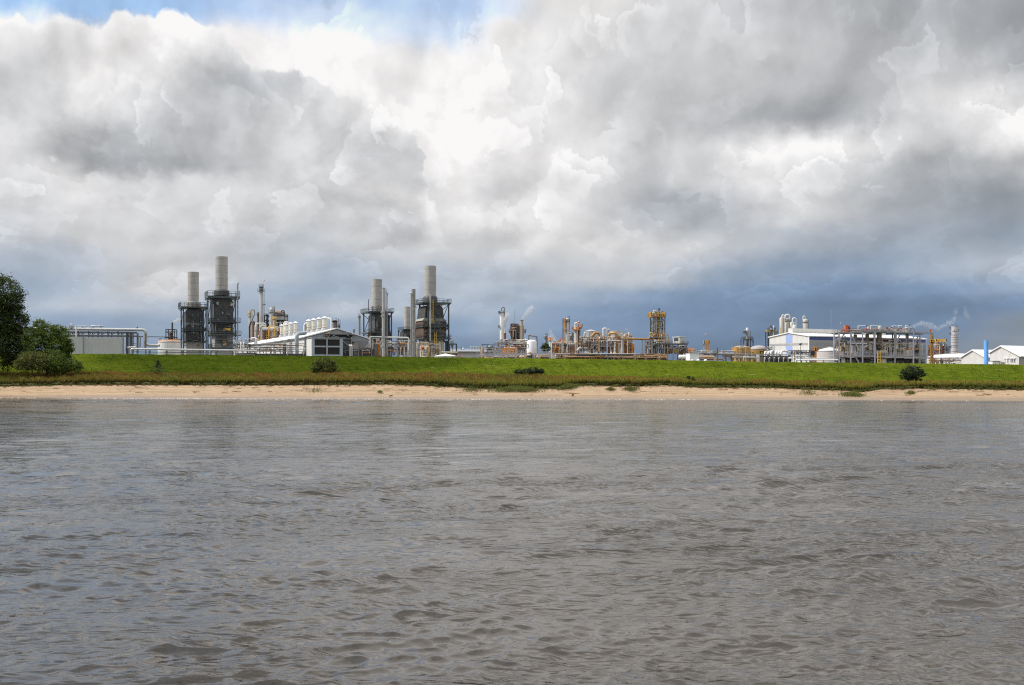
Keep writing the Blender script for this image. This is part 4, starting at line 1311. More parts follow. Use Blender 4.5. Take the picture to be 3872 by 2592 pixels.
T.part('deck', dgrey).box(888, 962, 1304, 1307, -2, 2)
clutter(T, 888, 965, 1278, 1320, 30, [alu, dgrey, white, dark, steel], (.7, 1.6), (-2, 2), 42)
T.part('tank', white).vessel(968, 1280, None, 6)
T.done()
T = Thing('pump_drum', 1075, 351, 'brown drum with yellow stripes in front of the white hall wall', 'drum')
T.part('drum', M_('olive_drum', (.22, .19, .12), .6, 0, .3, .2)).vessel(1075.5, 1293, None, 6.5)
q = T.part('stripe', yellow)
for x in (1062, 1064): q.bar((x, 1300, -.8), (x + 1, 1312, -.8), .2)
T.part('gauge', white).cyl(1078, 1291, 1294, 1.5)
T.done()
for i, (x, y0) in enumerate(((1008, 1286), (1037, 1284), (1103, 1270))):
    lamp_post(x, y0, 349, ['thin lamp post before the far end of the hall roof', 'thin lamp post in front of the white hall roof', 'thin lamp post beside the blue grey duct'][i], arm=2)
pipeline(1292, 1402, 344, [(1312, 3.0, alu), (1332, 2.2, alu), (1318, 1.2, dgrey), (1340, 1.4, rustm)], 'dark pipe rack right of the filter house', posts=22, post_mat=brown, beam=[1316, 1336], group='pipe racks along the dike')
T = Thing('pipe_skid', 1345, 350, 'shadowy pipework behind the rack right of the filter house', 'pipework')
T.part('screen', dark).box(1296, 1412, 1318, None, .5, 1)  # dark sheet with the shade under the rack put into its colour
clutter(T, 1296, 1410, 1316, 1348, 22, [dark, rustm, lgrey, brown], (.6, 1.3), (-1.5, .3), 43)
T.done()
pipeline(1396, 1545, 336, [(1335, 3.2, white), (1340, 1.5, alu)], 'thick white pipe on legs between the two slim vent pipes', posts=42, post_mat=lgrey, group='pipe racks along the dike')
up_pipe('elbow_pipe', 1500, 350, [(1440, 1276, 0), (1545, 1278, 0), (1545, 1324, 0)], 2.9, white, 'long white pipe bending down left of the slim dark vent', 6,
        extra=lambda T: T.part('leg', steel).bar((1502, 1278, 0), (1502, None, 0), .4))
T = Thing('pipe_skid', 1430, 362, 'dark pipes and risers beneath the half hidden exhaust stack', 'pipework')
clutter(T, 1410, 1446, 1284, 1345, 26, [dark, rustm, alu, brown, orange], (.7, 1.6), (-2, 2), 44)
for x in (1416, 1421, 1426, 1431): T.part('pipe', dgrey).pipe([(x, None, -2), (x, 1302, -2), (x + 2, 1298, -1)], 1.4, bend=2)
T.done()
T = Thing('pipe_skid', 1500, 366, 'white and rusty pipework between the slim vent pipes', 'pipework')
clutter(T, 1462, 1552, 1288, 1345, 60, [alu, white, rustm, brown, orange, lgrey, dgrey], (.6, 1.6), (-3, 3), 45)
T.part('deck', lgrey).box(1464, 1550, 1312, 1314, -2, 2)
T.part('drum', lgrey).hcyl(1500, 1530, 1304, 4.5, 0)
T.done()
T = Thing('pipe_skid', 1620, 357, 'looping white pipes and red valve below the flared exhaust stack', 'pipework')
T.part('pipe', white).pipe([(1612, None, -1), (1612, 1312, -1), (1622, 1312, -1), (1622, 1338, -1), (1600, 1339, -1)], 3.2, bend=6)
T.part('pipe', alu).pipe([(1581, None, 0), (1581, 1295, 0), (1620, 1296, 0), (1621, 1312, 0)], 2.0, bend=4)
T.part('valve', red, label='round red valve').hcyl(1597, 1605, 1317, 5, -2)
clutter(T, 1572, 1668, 1296, 1348, 56, [alu, white, beige, brown, dgrey, yellow, rustm], (.6, 1.5), (-2, 3), 46)
T.done()
T = tank(1685, 1349, None, 42, 338, 'flat pale conical roof just showing above the dike', M_('pale_cone', (.56, .54, .50), .6, 0, .2, .2), 'cone', 11, name='low_tank')
T.done()
T = Thing('pipeline', 1715, 350, 'beige pipe on short brown legs right of the flared stack', 'pipeline')
T.part('pipe', beige).pipe([(1668, 1333, 0), (1731, 1334, 0)], 3.2)
for x in (1690, 1716, 1722, 1727): T.part('leg', brown).bar((x, 1336, 0), (x, None, 0), .35)
T.part('valve', orred).hcyl(1736, 1741, 1347, 2.5, 0)
T.done()
T = Thing('degasser', 1711, 372, 'small grey hopper vessel on a dark four legged frame, steaming', 'vessel')
T.part('vessel', lgrey).cyl(1710, 1290, 1301, 6.8)
T.part('hopper', mgrey).cyl(1710, 1301, 1318, 6.4, r1=2)
q = T.part('frame', gsteel)
for x in (1700, 1726):
    for v in (-1.3, 1.3): q.bar((x, 1303, v), (x, None, v), .35)
for v in (-1.3, 1.3): q.bar((1699, 1302, v), (1727, 1302, v), .35)
T.part('pipe', dgrey).pipe([(1712, 1316, 0), (1712, None, 0)], 1.4)
T.done()

# --- long low store far back, vents on its roof
T = Thing('store_building', 1800, 560, 'long low store with slate blue roof far behind the dike', 'store')
T.part('wall', M_('store_wall', (.42, .40, .38), .6, 0, .15, .15)).box(1686, 1960, 1330, None, 0, 18)
q = T.part('roof', roofd)
zt, zm = q.z(1318), q.z(1327)
q.quad((q.u(1684), -1, zm), (q.u(1962), -1, zm), (q.u(1962), 9, zt), (q.u(1684), 9, zt)); q.quad((q.u(1684), 9, zt), (q.u(1962), 9, zt), (q.u(1962), 19, zm), (q.u(1684), 19, zm))
T.part('fascia', alu).pipe([(1684, 1329, -1.2), (1962, 1331, -1.2)], 3.0)
T.done()
proto = None
for i, x in enumerate((1782.5, 1793, 1803.5)):
    lab = 'white flared roof vent, %s of three on the slate blue roof' % ('left', 'middle', 'right')[i]
    T = Thing('flared_vent', x, 568, lab, 'roof vent', 'flared vents on the slate roof')
    T.part('cone', white).lathe(0, 0, [(2 * T.m, Part(T, '', 0, None, None).z(1322)), (3.4 * T.m, Part(T, '', 0, None, None).z(1313)), (4.4 * T.m, Part(T, '', 0, None, None).z(1311.5)), (4.2 * T.m, Part(T, '', 0, None, None).z(1310.5))], 14)
    T.done()
T = Thing('roof_hood', 1750, 566, 'pale round hood with dark back on the slate blue roof', 'hood')
T.part('hood', white).dome(1751, 1321, 5, 5); T.part('cowl', dark).dome(1745, 1320, 3.5, 5)
T.done()
T = Thing('pipe_skid', 1830, 452, 'tan and grey pipework under a railed gantry left of the white column', 'pipework')
T.part('gantry', gsteel).bar((1822, 1304, -1), (1882, 1306, -1), .3)
q = T.part('post', gsteel)
for x in (1823, 1843, 1864, 1880): q.bar((x, 1304, -1), (x, None, -1), .25)
for x in (1808, 1814, 1820): T.part('pipe', tan).pipe([(x, 1320, 0), (x + 8, 1310, 0), (x + 10, 1340, 0)], 1.6, bend=3)
T.part('tank_head', white).dome(1852, 1311, 5, 3)
clutter(T, 1822, 1885, 1310, 1345, 34, [beige, brown, alu, lgrey, dgrey, tan, white], (.7, 1.8), (-3, 3), 51)
T.part('box', dgrey).box(1838, 1884, 1314, 1324, 0, 4)
T.done()

# --- unit with the white column and steaming flues
column(1897, 1178, None, 7.2, 480, 'tall white column with hooked pipe over its head', M_('white_column', (.62, .61, .58), .45, .1, .2, .2), lad=False, plats=((1182, 9.5, 5),), pm=dgrey,
       loop=(2.3, [(1896, 1182, 0), (1896, 1163, 0), (1907.5, 1163, 0), (1907.5, 1202, 0)], 6), loopmat=mgrey,
       extra=lambda T: [(T.part('platform', dgrey).box(1884, 1890, y, y + 1.5, -1, 1), T.part('railing', dgrey).rail(1884, 1890, y, 7, -1, 1, 1.2, .1)) for y in (1185, 1239)]).done()
T = Thing('flue', 1909.5, 462, 'rust brown steaming flue in front of the white column', 'flue')
T.part('flue', M_('rust_brown_flue', (.13, .045, .025), .7, 0, .3, .3)).cyl(1909.5, 1262, None, 4.2)
T.part('top_section', beige).cyl(1909.5, 1249, 1262, 3.6)
T.part('ring', dark).cyl(1909.5, 1261, 1263, 4.8)
T.done()
T = Thing('furnace', 1955, 488, 'dark brown furnace structure with side platforms and masts', 'furnace')
fr = T.part('frame', brown)
for x in np.linspace(1934, 1977, 7):
    for v in (-5, 5): fr.bar((x, 1226 + (8 if x > 1960 else 0), v), (x, None, v), .55)
for y in range(1236, 1300, 10):
    for v in (-5, 5): fr.bar((1933, y, v), (1978, y, v), .5)
for y in range(1236, 1290, 20): fr.brace(1934, 1977, y, y + 20, -5.2, .3)
T.part('core', M_('furnace_core', (.10, .085, .075), .8, 0, .5, .4, rust_amt=.3)).box(1938, 1974, 1240, None, -4, 4)
T.part('top_cage', dark).rail(1936, 1946, 1236, 10, -3, 3, 1.2, .22)
T.part('drum', alu).hcyl(1936, 1947, 1244, 3, -5.4)
for a, b, c in ((1924, 1936, 1), (1977, 1989, -1)):
    p = T.part('side_platform', gsteel); p.box(a, b, 1253, 1255, -3, 3)
    T.part('railing', gsteel, p).rail(a, b, 1253, 7, -3, 3, 1.5, .12)
    T.part('bracket', gsteel).bar((a if c > 0 else b, 1256, -3), (b if c > 0 else a, 1266, -3), .4)
for x, y in ((1946.5, 1170), (1940, 1211)): T.part('mast', mgrey).cyl(x, y, 1236, .6, n=6)
clutter(T, 1930, 1980, 1228, 1300, 34, [dark, brown, alu, rustm, beige], (.7, 1.6), (-7, -4), 52)
T.done()
T = Thing('flue', 1973, 470, 'tan steaming flue right of the dark brown furnace', 'flue')
T.part('flue', M_('tan_flue', (.34, .28, .21), .6, 0, .3, .35)).cyl(1973, 1212, None, 4.6)
T.part('ring', mgrey).cyl(1973, 1210.5, 1212.5, 7.4)
T.done()
T = tank(1987, 1287, None, 36, 455, 'wide cream tank with white flat roof behind the white drum', beige, 'cone', 4, roofmat=whiter)
clutter(T, 1950, 2018, 1290, 1335, 22, [brown, lgrey, dgrey, white], (.7, 1.6), (-7, -5), 53)
T.part('doorway', dark).box(1978, 1990, 1304, 1316, -4.6, -3.6)
T.done()
up_pipe('elbow_pipe', 2012, 420, [(1998, 1300, 0), (1999, 1266, 0), (2005, 1270, 0), (2030, 1272, 0), (2031, 1345, 0)], 2.8, mgrey, 'grey pipe arching over the white drum', 7)
T = Thing('white_drum', 2010.5, 366, 'upright white drum with domed head and a small blue framed sign', 'drum')
T.part('shell', whiter).vessel(2010.5, 1286.5, 1337, 18.6, h=6, n=32)
T.part('skirt', M_('drum_skirt', (.60, .58, .56), .5, 0, .15, .1)).cyl(2010.5, 1337, None, 18.2, n=32)
sg = T.part('sign', whiter)
a0 = -math.radians(90 + 66)
def on_drum(p, ang0, ang1, y0, y1, R):
    pts = [(R * math.cos(a), R * math.sin(a)) for a in np.linspace(ang0, ang1, 5)]
    for (xa, ya), (xb, yb) in zip(pts[:-1], pts[1:]):
        p.quad((xa, ya, p.z(y1)), (xb, yb, p.z(y1)), (xb, yb, p.z(y0)), (xa, ya, p.z(y0)))
Rm = 18.6 * T.m
A = lambda px: -math.acos(max(-1, min(1, (px - 2010.5) / 18.6)))
on_drum(sg, A(1992.1), A(1997.8), 1302.5, 1316.5, Rm + .03)
fr = T.part('sign_frame', dblue)
on_drum(fr, A(1997.2), A(1998.2), 1302, 1317, Rm + .06); on_drum(fr, A(1992.1), A(1998.2), 1302, 1303, Rm + .06); on_drum(fr, A(1992.1), A(1998.2), 1316, 1317, Rm + .06)
on_drum(T.part('sign_emblem', dblue), A(1995.6), A(1997.2), 1303, 1307.5, Rm + .06)
T.part('nozzle', white).cyl(2018, 1285, 1290, 1.8)
T.part('valve', orange).hcyl(2002, 2006.5, 1334.5, 3, -2.2, dome=.6)
T.part('cone', M_('green_cone', (.22, .34, .27), .6, 0, .1, 0)).cyl(1996.5, 1333, 1337, .8, -2.0, r1=1.8, n=10)
T.done()
T = Thing('valve_skid', 1930, 372, 'bright yellow railed skid with red motors in front of the furnace', 'skid')
for x in np.linspace(1901, 1955, 10): T.part('post', orange).bar((x, 1319, -1.5), (x, 1340, -1.5), .3)
q = T.part('rail', orange)
for y in (1319, 1326, 1333): q.bar((1900, y, -1.5), (1956, y, -1.5), .24)
T.part('base', orange).box(1900, 1956, 1337, None, -1.4, 1.4)
for x in (1912, 1916, 1946): T.part('motor', red).vessel(x, 1312.5, 1321, 3.2)
clutter(T, 1902, 1955, 1310, 1340, 30, [orange, alu, white, dgrey, orange], (.7, 1.6), (-1.2, 2), 54)
T.done()
T = Thing('process_structure', 1935, 400, 'pale pipes and frames between yellow skid and furnace', 'structure')
for x in (1881, 1896, 1900, 1907, 1924, 1940, 1962): T.part('post', lav).bar((x, 1284 if x < 1930 else 1300, 0), (x, None, 0), .4)
q = T.part('beam', lgrey)
for y in (1300, 1316): q.bar((1868, y, 0), (1990, y + 1, 0), .5)
T.part('deck', lgrey).box(1950, 1992, 1314, 1318, -1, 3)
T.part('pipe', alu).pipe([(1909, 1290, -1), (1909, 1286, -1), (1924, 1286, -1), (1924, 1330, -1)], 1.6, bend=4)
clutter(T, 1880, 1985, 1284, 1345, 84, [alu, white, lgrey, beige, brown, dgrey, rustm], (.6, 1.7), (-2, 5), 55)
T.done()
T = Thing('frame_tower', 1872, 356, 'pale steel frame with sloping stair at the left of the walkway', 'frame')
q = T.part('post', lav)
for x in (1867.5, 1892, 1898): q.box(x - 1.1, x + 1.1, 1313 if x < 1880 else 1284, None, -.3, .3)
T.part('beam', lav).bar((1867, 1314, 0), (1898, 1312, 0), .35)
T.part('stair', lav).bar((1884, 1316, 0), (1894, 1334, 0), .45)
clutter(T, 1868, 1896, 1316, 1345, 16, [lgrey, white, alu, dgrey], (.6, 1.2), (0, 3), 56)
T.done()
# sloping railed walkways
def walkway(p0, y0, p1, y1, d, label, posts, railh=14.5):
    T = Thing('walkway', (p0 + p1) / 2, d, label, 'walkway', 'pale railed walkways behind the dike crest')
    b = T.part('beam', lav)
    for v in (-.9, .9): b.bar((p0, y0, v), (p1, y1, v), .3, .55)
    T.part('deck', mgrey).bar((p0, y0 - 2, 0), (p1, y1 - 2, 0), 1.9, .15)
    r = T.part('railing', lav)
    n = max(3, round((p1 - p0) / 15))
    for v in (-.9, .9):
        for h in (railh, railh / 2): r.bar((p0, y0 - h, v), (p1, y1 - h, v), .10)
        for i in range(n + 1):
            x, y = lerp(p0, p1, i / n), lerp(y0, y1, i / n); r.bar((x, y, v), (x, y - railh, v), .11)
    for x in posts:
        T.part('post', lav).bar((x, lerp(y0, y1, (x - p0) / (p1 - p0)), -.9), (x, None, -.9), .42)
    return T.done()
walkway(1803, 1347, 1986, 1338, 345, 'sloping pale walkway before the yellow skid', (1804, 1861, 1888, 1903, 1917, 1950, 1985))
walkway(2020, 1339.5, 2080, 1336, 345, 'short pale walkway right of the white drum', (2021, 2037, 2079), 16)
T = Thing('drum_stand', 2008, 350, 'pale frame with diagonal under the white drum', 'frame')
q = T.part('beam', lav); q.box(1988, 2022, 1337, 1340, -.3, .3); q.bar((2013, 1340, 0), (2021, 1357, 0), .3)
for x in (2021.5,): q.bar((x, 1338, 0), (x, None, 0), .5)
T.part('post', dark).bar((2009, 1341, 0), (2009, None, 0), .5)
T.done()
T = Thing('pipe_skid', 1940, 351, 'rusty pipes and dark drums beneath the sloping walkway', 'pipework')
T.part('pipe', tan).hcyl(1965, 1990, 1351, 5.5, 0); T.part('pipe', tan).hcyl(2030, 2043, 1351, 5.5, 0)
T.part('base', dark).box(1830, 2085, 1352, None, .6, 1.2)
clutter(T, 1812, 2080, 1343, 1360, 46, [rustm, dark, white, brown, tan, lgrey], (.8, 2.2), (-.5, 1.5), 57)
T.done()
column(2063, 1268, None, 4.6, 500, 'grey column with crook pipe behind the dark tree', mgrey, plats=((1279, 7.5, 8),), lad=False, loop=(1.4, [(2062, 1272, 0), (2062, 1263, 0), (2069, 1263, 0), (2069, 1320, 0)], 4), loopmat=dgrey).done()
column(2081, 1286, None, 4.0, 440, 'pale column with orange and white head platform', stained, plats=((1286, 9, 9),), pm=orange, lad=False, extra=lambda T: T.part('motor', red).vessel(2081, 1276, 1283, 3)).done()

# --- white finned cooler and the columns above it
T = Thing('cooler', 2130, 420, 'whitish boxy cooler with upright ribs and orange frames', 'cooler')
T.part('body', M_('cooler_sheet', (.62, .57, .55), .5, 0, .2, .25)).box(2087, 2174, 1298, None, 0, 7)
q = T.part('rib', lgrey)
for x in np.linspace(2090, 2171, 15): q.box(x - .35, x + .35, 1303, 1314, -.25, 0)
T.part('ledge', lgrey).box(2086, 2175, 1301, 1302.5, -.5, 0); T.part('ledge', beige).box(2086, 2175, 1315, 1316.5, -.6, 0)
for x in (2104, 2120, 2133, 2165): T.part('post', orange).box(x - .8, x + .8, 1311, None, -1.2, -.7)
q = T.part('railing', orange)
for y in (1312, 1318): q.bar((2103, y, -1), (2134, y, -1), .22); q.bar((2160, y, -1), (2178, y, -1), .22)
T.part('cabinet', orange).box(2104, 2116, 1314, 1326, -1.6, -.6)
T.part('tower', stained).cyl(2125, 1290, None, 5, -1.5)
T.part('hood', orange).box(2112, 2126, 1286, 1297, 1, 5); T.part('hood', orange).box(2130, 2139, 1284, 1297, 1, 5)
T.part('pipe', red).pipe([(2118, 1297, 0), (2119, 1278, 0), (2123, 1276, 0)], 1.0, bend=2)
clutter(T, 2088, 2180, 1290, 1335, 48, [orange, white, alu, rustm, dgrey], (.6, 1.6), (-2.5, -.2), 61)
T.done()
T = column(2146, 1203, None, 6.6, 478, 'tall grey column with orange bands and crook pipe', alu, lad=False, plats=((1216, 10, 8),), pm=dgrey, loop=(1.5, [(2146, 1206, 0), (2146, 1197, 0), (2153, 1197, 0), (2153.5, 1300, 0)], 4), loopmat=mgrey)
T.part('side_vessel', stained).vessel(2135, 1202, None, 3.4, 2)
T.part('ladder', dark).ladder(2129, 1206, 1300, 3.5, -1, .16)
q = T.part('cage', dgrey)
for y in (1208, 1219, 1250): q.pipe([(2140, y - 3, -1.6), (2129, y - 2, -1.6), (2128, y + 8, -1.6)], .8, bend=3)
for y0, y1 in ((1206, 1214), (1218, 1240), (1246, 1256)): T.part('band', orange).box(2133, 2139, y0, y1, -1, 1)
T.done()
T = Thing('valve_tower', 2163, 452, 'dark clustered valve stack right of the banded column', 'valve stack')
T.part('body', dgrey).vessel(2164, 1258, None, 4)
for y, r in ((1268, 9), (1278, 11), (1290, 8)): T.part('flange', mgrey).lathe(0, 0, [(r * T.m, Part(T, '', 0, None, None).z(y + 1.5)), (r * T.m, Part(T, '', 0, None, None).z(y))], 14)
clutter(T, 2152, 2176, 1254, 1300, 22, [dark, dgrey, alu], (.6, 1.3), (-2, 2), 62)
T.done()
def wc(T):
    T.part('side_pipe', rustm).cyl(2188, 1244, None, 3.0, .5)
    p = T.part('platform', orange); p.box(2163, 2192, 1246, 1249, -2, 2); T.part('railing', orange, p).rail(2163, 2192, 1246, 8, -2, 2, 1.4, .14)
    p = T.part('platform', orange); p.box(2186, 2201, 1237, 1240, -2, 2); T.part('railing', orange, p).rail(2186, 2201, 1237, 10, -2, 2, 1.4, .14)
    T.part('bracket', orange).bar((2200, 1240, -1), (2190, 1250, -1), .4)
    q = T.part('motor', red); q.hcyl(2184, 2190, 1219, 3.5, -1)
    T.part('motor_cover', whiter).hcyl(2186.5, 2188, 1219, 3.7, -1, dome=0)
    T.part('post', steel).bar((2193, 1300, 0), (2193, 1242, 0), .4)
column(2177, 1235, None, 5.2, 440, 'white column with orange platforms and red motor at its head', stained, lad=False, loop=(3.2, [(2175, 1240, 0), (2175, 1222, 0), (2183, 1222, 0), (2184, 1232, 0)], 4), loopmat=white, extra=wc).done()
for i, (x, y) in enumerate(((2166.5, 1205), (2178, 1206))):
    lamp_post(x, y, 446 + i, ['left of two thin lamp poles above the orange platforms', 'right of two thin lamp poles above the orange platforms'][i], arm=2)

# --- tanks and ochre loops
T = tank(2233, 1254.5, None, 22, 470, 'grey tank with conical roof and open columns round it', lgrey, 'cone', 8, roofmat=lgrey)
q = T.part('column', white)
for a in np.linspace(PI, 2 * PI, 9): q.mbar((22.4 * T.m * math.cos(a), 22.4 * T.m * math.sin(a), 0), (22.4 * T.m * math.cos(a), 22.4 * T.m * math.sin(a), q.z(1255)), .3)
T.part('ring', white).lathe(0, 0, [(22.8 * T.m, q.z(1282)), (22.8 * T.m, q.z(1272))], 36)
T.part('pipe', white).pipe([(2207, 1281, -1), (2210, 1259, -1), (2214, 1258, -1)], 2.4, bend=3)
T.done()
T = tank(2331, 1254, None, 25, 462, 'wide flat topped grey white tank behind the ochre loops', M_('tank_grey_white', (.50, .49, .47), .5, 0, .2, .3), 'cone', 1.2, railm=None)
T.done()
for i, (pts, r, n) in enumerate((([(2282, 1300, 0), (2281, 1245, 0), (2284, 1243, 0), (2292, 1243, 0), (2292, 1268, 0)], 3.4, 'white crook pipe behind the chamfered ochre loop'), ([(2294, 1300, 0), (2296, 1254, 0), (2299, 1247.5, 0), (2304, 1247.5, 0), (2304, 1268, 0)], 3.4, 'pinkish crook pipe left of the squarer ochre loop'))):
    up_pipe('elbow_pipe', 2290, 445, pts, r, (white, pinkw)[i], n, 7)
T = Thing('ochre_loop', 2256, 404, 'ochre pipe loop with chamfered corners, left of two', 'pipe loop', 'ochre expansion loops')
T.part('pipe', ochre).pipe([(2238, 1320, 0), (2238, 1272, 0), (2249, 1260, 0), (2264, 1260, 0), (2275, 1279, 0), (2276, 1290, 2)], 5.8, bend=0, n=14)
T.part('foot', brown).bar((2238, 1318, 0), (2238, None, 0), .7)
T.done()
T = Thing('ochre_loop', 2320, 402, 'ochre pipe loop with squarer bend reaching lower, right of two', 'pipe loop', 'ochre expansion loops')
T.part('pipe', ochre).pipe([(2305, 1300, 1), (2305, 1264, 1), (2309, 1261, 1), (2326, 1260, 0), (2334, 1270, 0), (2334, None, 0)], 5.2, bend=4, n=14)
T.part('foot', rustm).bar((2305, 1298, 1), (2305, None, 1), .6)
T.done()
T = Thing('pipeline', 2390, 410, 'long ochre pipeline running to the ochre tower', 'pipeline')
T.part('pipe', ochre).pipe([(2243, 1283, 0), (2290, 1280, 0), (2519, 1284.5, 0), (2522, 1288, -1), (2519, 1293, -1), (2486, 1292, -1)], 4.0, bend=5, n=12)
for x in (2429, 2440, 2355, 2270): T.part('post', lav).bar((x, 1284, 0), (x, None, 0), .45)
T.part('bracket', steel).bar((2429, 1288, 0), (2420, 1284, 0), .25)
T.done()
T = Thing('lamp_mast', 2296, 352, 'tall pale mast with short arm before the ochre loops', 'mast')
T.part('mast', lav).cyl(2296.5, 1268, None, 1.3, n=8); T.part('arm', lav).bar((2296, 1269, 0), (2304, 1266, 0), .25)
T.done()
T = Thing('process_platform', 2262, 396, 'pale deck with two stairs below the ochre loops', 'platform')
p = T.part('deck', lav); p.box(2262, 2318, 1309, 1311.5, -2, 2); p.box(2232, 2266, 1306, 1308, 0, 3)
r = T.part('railing', steel, p); r.rail(2232, 2318, 1308, 14, -2, 2, 1.6, .10)
for a, b in (((2226, 1328), (2246, 1308)), ((2246, 1328), (2262, 1309))):
    q = T.part('stair', lav)
    for v in (-1.6, -.6): q.bar((*a, v), (*b, v), .3)
    for i in range(7): q.bar((lerp(a[0], b[0], i / 6), lerp(a[1], b[1], i / 6), -1.6), (lerp(a[0], b[0], i / 6), lerp(a[1], b[1], i / 6), -.6), .14)
q = T.part('post', brown)
for x in (2264, 2280, 2300, 2316): q.bar((x, 1311, 0), (x, None, 0), .45)
T.part('vessel', lgrey).vessel(2308, 1292, 1310, 12, 2)
T.part('tank_band', M_('olive_rim', (.20, .17, .11), .6, 0, .2, .1)).cyl(2308, 1290, 1293, 12.6, 2)
T.part('drum', M_('brown_drum', (.15, .075, .045), .7, 0, .4, .3)).vessel(2203.5, 1282, 1322, 4.6, 2, h=.5)
T.part('drum', stained).vessel(2218, 1286, 1326, 9, 4)
T.part('elbow', stained).pipe([(2183, 1327, 0), (2190, 1317, 0), (2222, 1317, 0)], 4.0, bend=6)
T.part('gate', yellow).rail(2188, 2196, 1312, 22, -1, 1, 1.0, .14)
clutter(T, 2195, 2345, 1270, 1330, 120, [white, alu, rustm, orange, brown, stained, lgrey, ochre, dark], (.6, 1.9), (-2, 5), 63)
T.done()
T = Thing('process_unit', 2370, 430, 'orange and white drums right of the flat topped tank', 'unit')
T.part('drum', orange).vessel(2368, 1262, 1296, 9); T.part('drum', stained).vessel(2377, 1258, None, 3.5, -1)
T.part('dome', white).vessel(2362, 1261, 1276, 4, -1)
T.part('wall', pinkw).box(2352, 2388, 1296, None, 0, 4)
clutter(T, 2350, 2395, 1262, 1340, 60, [orange, white, ochre, rustm, lgrey], (.7, 1.8), (-3, 0), 64)
T.done()
windsock(2365, 1245, 430, 'small windsock above the orange and white drums', y1=1262)

# --- gantries and pipe runs with the lattice below
pipeline(2344, 2474, 424, [(1313, 1.6, dgrey), (1318, 1.6, steel)], 'blue grey railed pipe gantry left of the ochre tower', posts=21, post_mat=gsteel, beam=[1301, 1307, 1313], group='pipe gantries')
pipeline(2084, 2230, 346, [(1331, 3.0, dgrey), (1341, 2.8, ochre), (1350, 3.0, tan), (1354, 2.6, lgrey)], 'dark over tan pipe rack behind the short pale walkway', posts=24, post_mat=lav, beam=[1328], group='pipe racks along the dike')
pipeline(2222, 2345, 346, [(1333, 3.0, mgrey), (1342, 2.8, tan), (1350, 2.2, rustm), (1355, 2.0, lgrey)], 'grey over tan pipe rack below the ochre loops', posts=32, post_mat=lav, beam=[1330], group='pipe racks along the dike')
pipeline(2343, 2508, 343, [(1334, 3.2, steel), (1345, 2.8, ochre), (1351, 2.6, dgrey), (1356, 2.0, rustm)], 'lattice braced pipe rack below the ochre tower', posts=20, post_mat=lav, beam=[1331], bracing=True, group='pipe racks along the dike')
pipeline(2506, 2720, 345, [(1335.5, 3.0, steel), (1346, 2.8, rustm), (1352, 2.4, ochre, 2508, 2600), (1357, 1.6, dgrey)], 'steel and rust pipe rack right of the lattice rack', posts=29, post_mat=steel, beam=[1331, 1333], group='pipe racks along the dike')
T = Thing('pipe_skid', 2300, 352, 'orange and white pipework glimpsed between low pipe runs', 'pipework')
T.part('base', brown).box(2100, 2520, 1354, None, .5, 1)
clutter(T, 2100, 2520, 1338, 1362, 100, [tan, rustm, white, brown, lgrey, ochre, dark], (.7, 2.0), (-1, 1), 65)
T.done()

# --- ochre tower
T = Thing('process_tower', 2486, 412, 'tall ochre tower in a steel frame with crowded head platform', 'tower')
fr = T.part('frame', steel)
for x in (2463.5, 2509):
    for v in (-4, 4): fr.box(x - 1.6, x + 1.6, 1198, None, v - .3, v + .3)
for y in (1215, 1240, 1262):
    for v in (-4, 4): fr.bar((2463, y, v), (2509, y, v), .3)
for v in (-4, 4):
    for a, b in ((1200, 1240), (1240, 1268)): fr.brace(2486, 2509, a, b, v, .2); fr.brace(2463, 2478, a, b, v, .2)
T.part('column', M_('brown_column', (.20, .115, .05), .6, 0, .4, .4, rust_amt=.3)).cyl(2490.5, 1192, None, 5.4)
T.part('column', stained).cyl(2472, 1200, None, 2.2, -3); T.part('pipe', ochre).cyl(2479, 1200, None, 2.0, -2); T.part('pipe', alu).cyl(2477, 1196, 1290, 1.3, -4)
T.part('ladder', yellow).ladder(2486, 1196, 1278, 4, -3.5, .2)
p = T.part('head_platform', ochre, label='ochre platform at the head of the tower'); p.box(2457, 2511, 1197, 1201, -5, 5)
T.part('railing', yellow, p).rail(2457, 2511, 1197, 14, -5, 5, 1.4, .16)
T.part('flue', brown).cyl(2492, 1170, 1196, 2.6); T.part('flue_ring', dark).cyl(2492, 1167.5, 1169.5, 5.2)
T.part('loop_pipe', white).pipe([(2471, 1192, 0), (2471, 1175, 0), (2481, 1175, 0), (2481, 1190, 0)], 2.2, bend=4)
T.part('davit', dgrey).pipe([(2503, 1197, 0), (2503, 1177, 0), (2508, 1178, 0), (2508, 1186, 0)], 1.2, bend=3)
clutter(T, 2462, 2508, 1180, 1197, 30, [ochre, yellow, brown, orange, dark, alu], (.8, 2.2), (-4, 4), 71)
clutter(T, 2462, 2508, 1258, 1285, 34, [ochre, brown, yellow, alu, orange], (.9, 2.4), (-5, 4), 72)
clutter(T, 2464, 2508, 1205, 1262, 18, [ochre, brown, dark, steel], (.6, 1.3), (-4, 4), 73)
T.part('base_deck', steel).box(2452, 2515, 1276, 1279, -5, 5)
T.done()
T = Thing('process_structure', 2480, 404, 'grey legged structure with pipes under the ochre tower', 'structure')
for x, w in ((2470, 4.2), (2491, 3)): T.part('leg', stained).cyl(x, 1302, None, w, -1)
q = T.part('post', steel)
for x in (2480, 2506, 2518, 2452): q.bar((x, 1296, -2), (x, None, -2), .5)
T.part('brace', lav).bar((2462, 1312, -2.4), (2482, 1298, -2.4), .45)
T.part('vessel', alu).hcyl(2472, 2486, 1293, 3.6, -2)
T.part('stair', steel).rail(2446, 2470, 1308, 16, -2, 2, 1.2, .12)
clutter(T, 2444, 2530, 1284, 1340, 90, [lgrey, alu, ochre, dgrey, brown, white, steel], (.6, 1.8), (-3, 3), 74)
T.done()
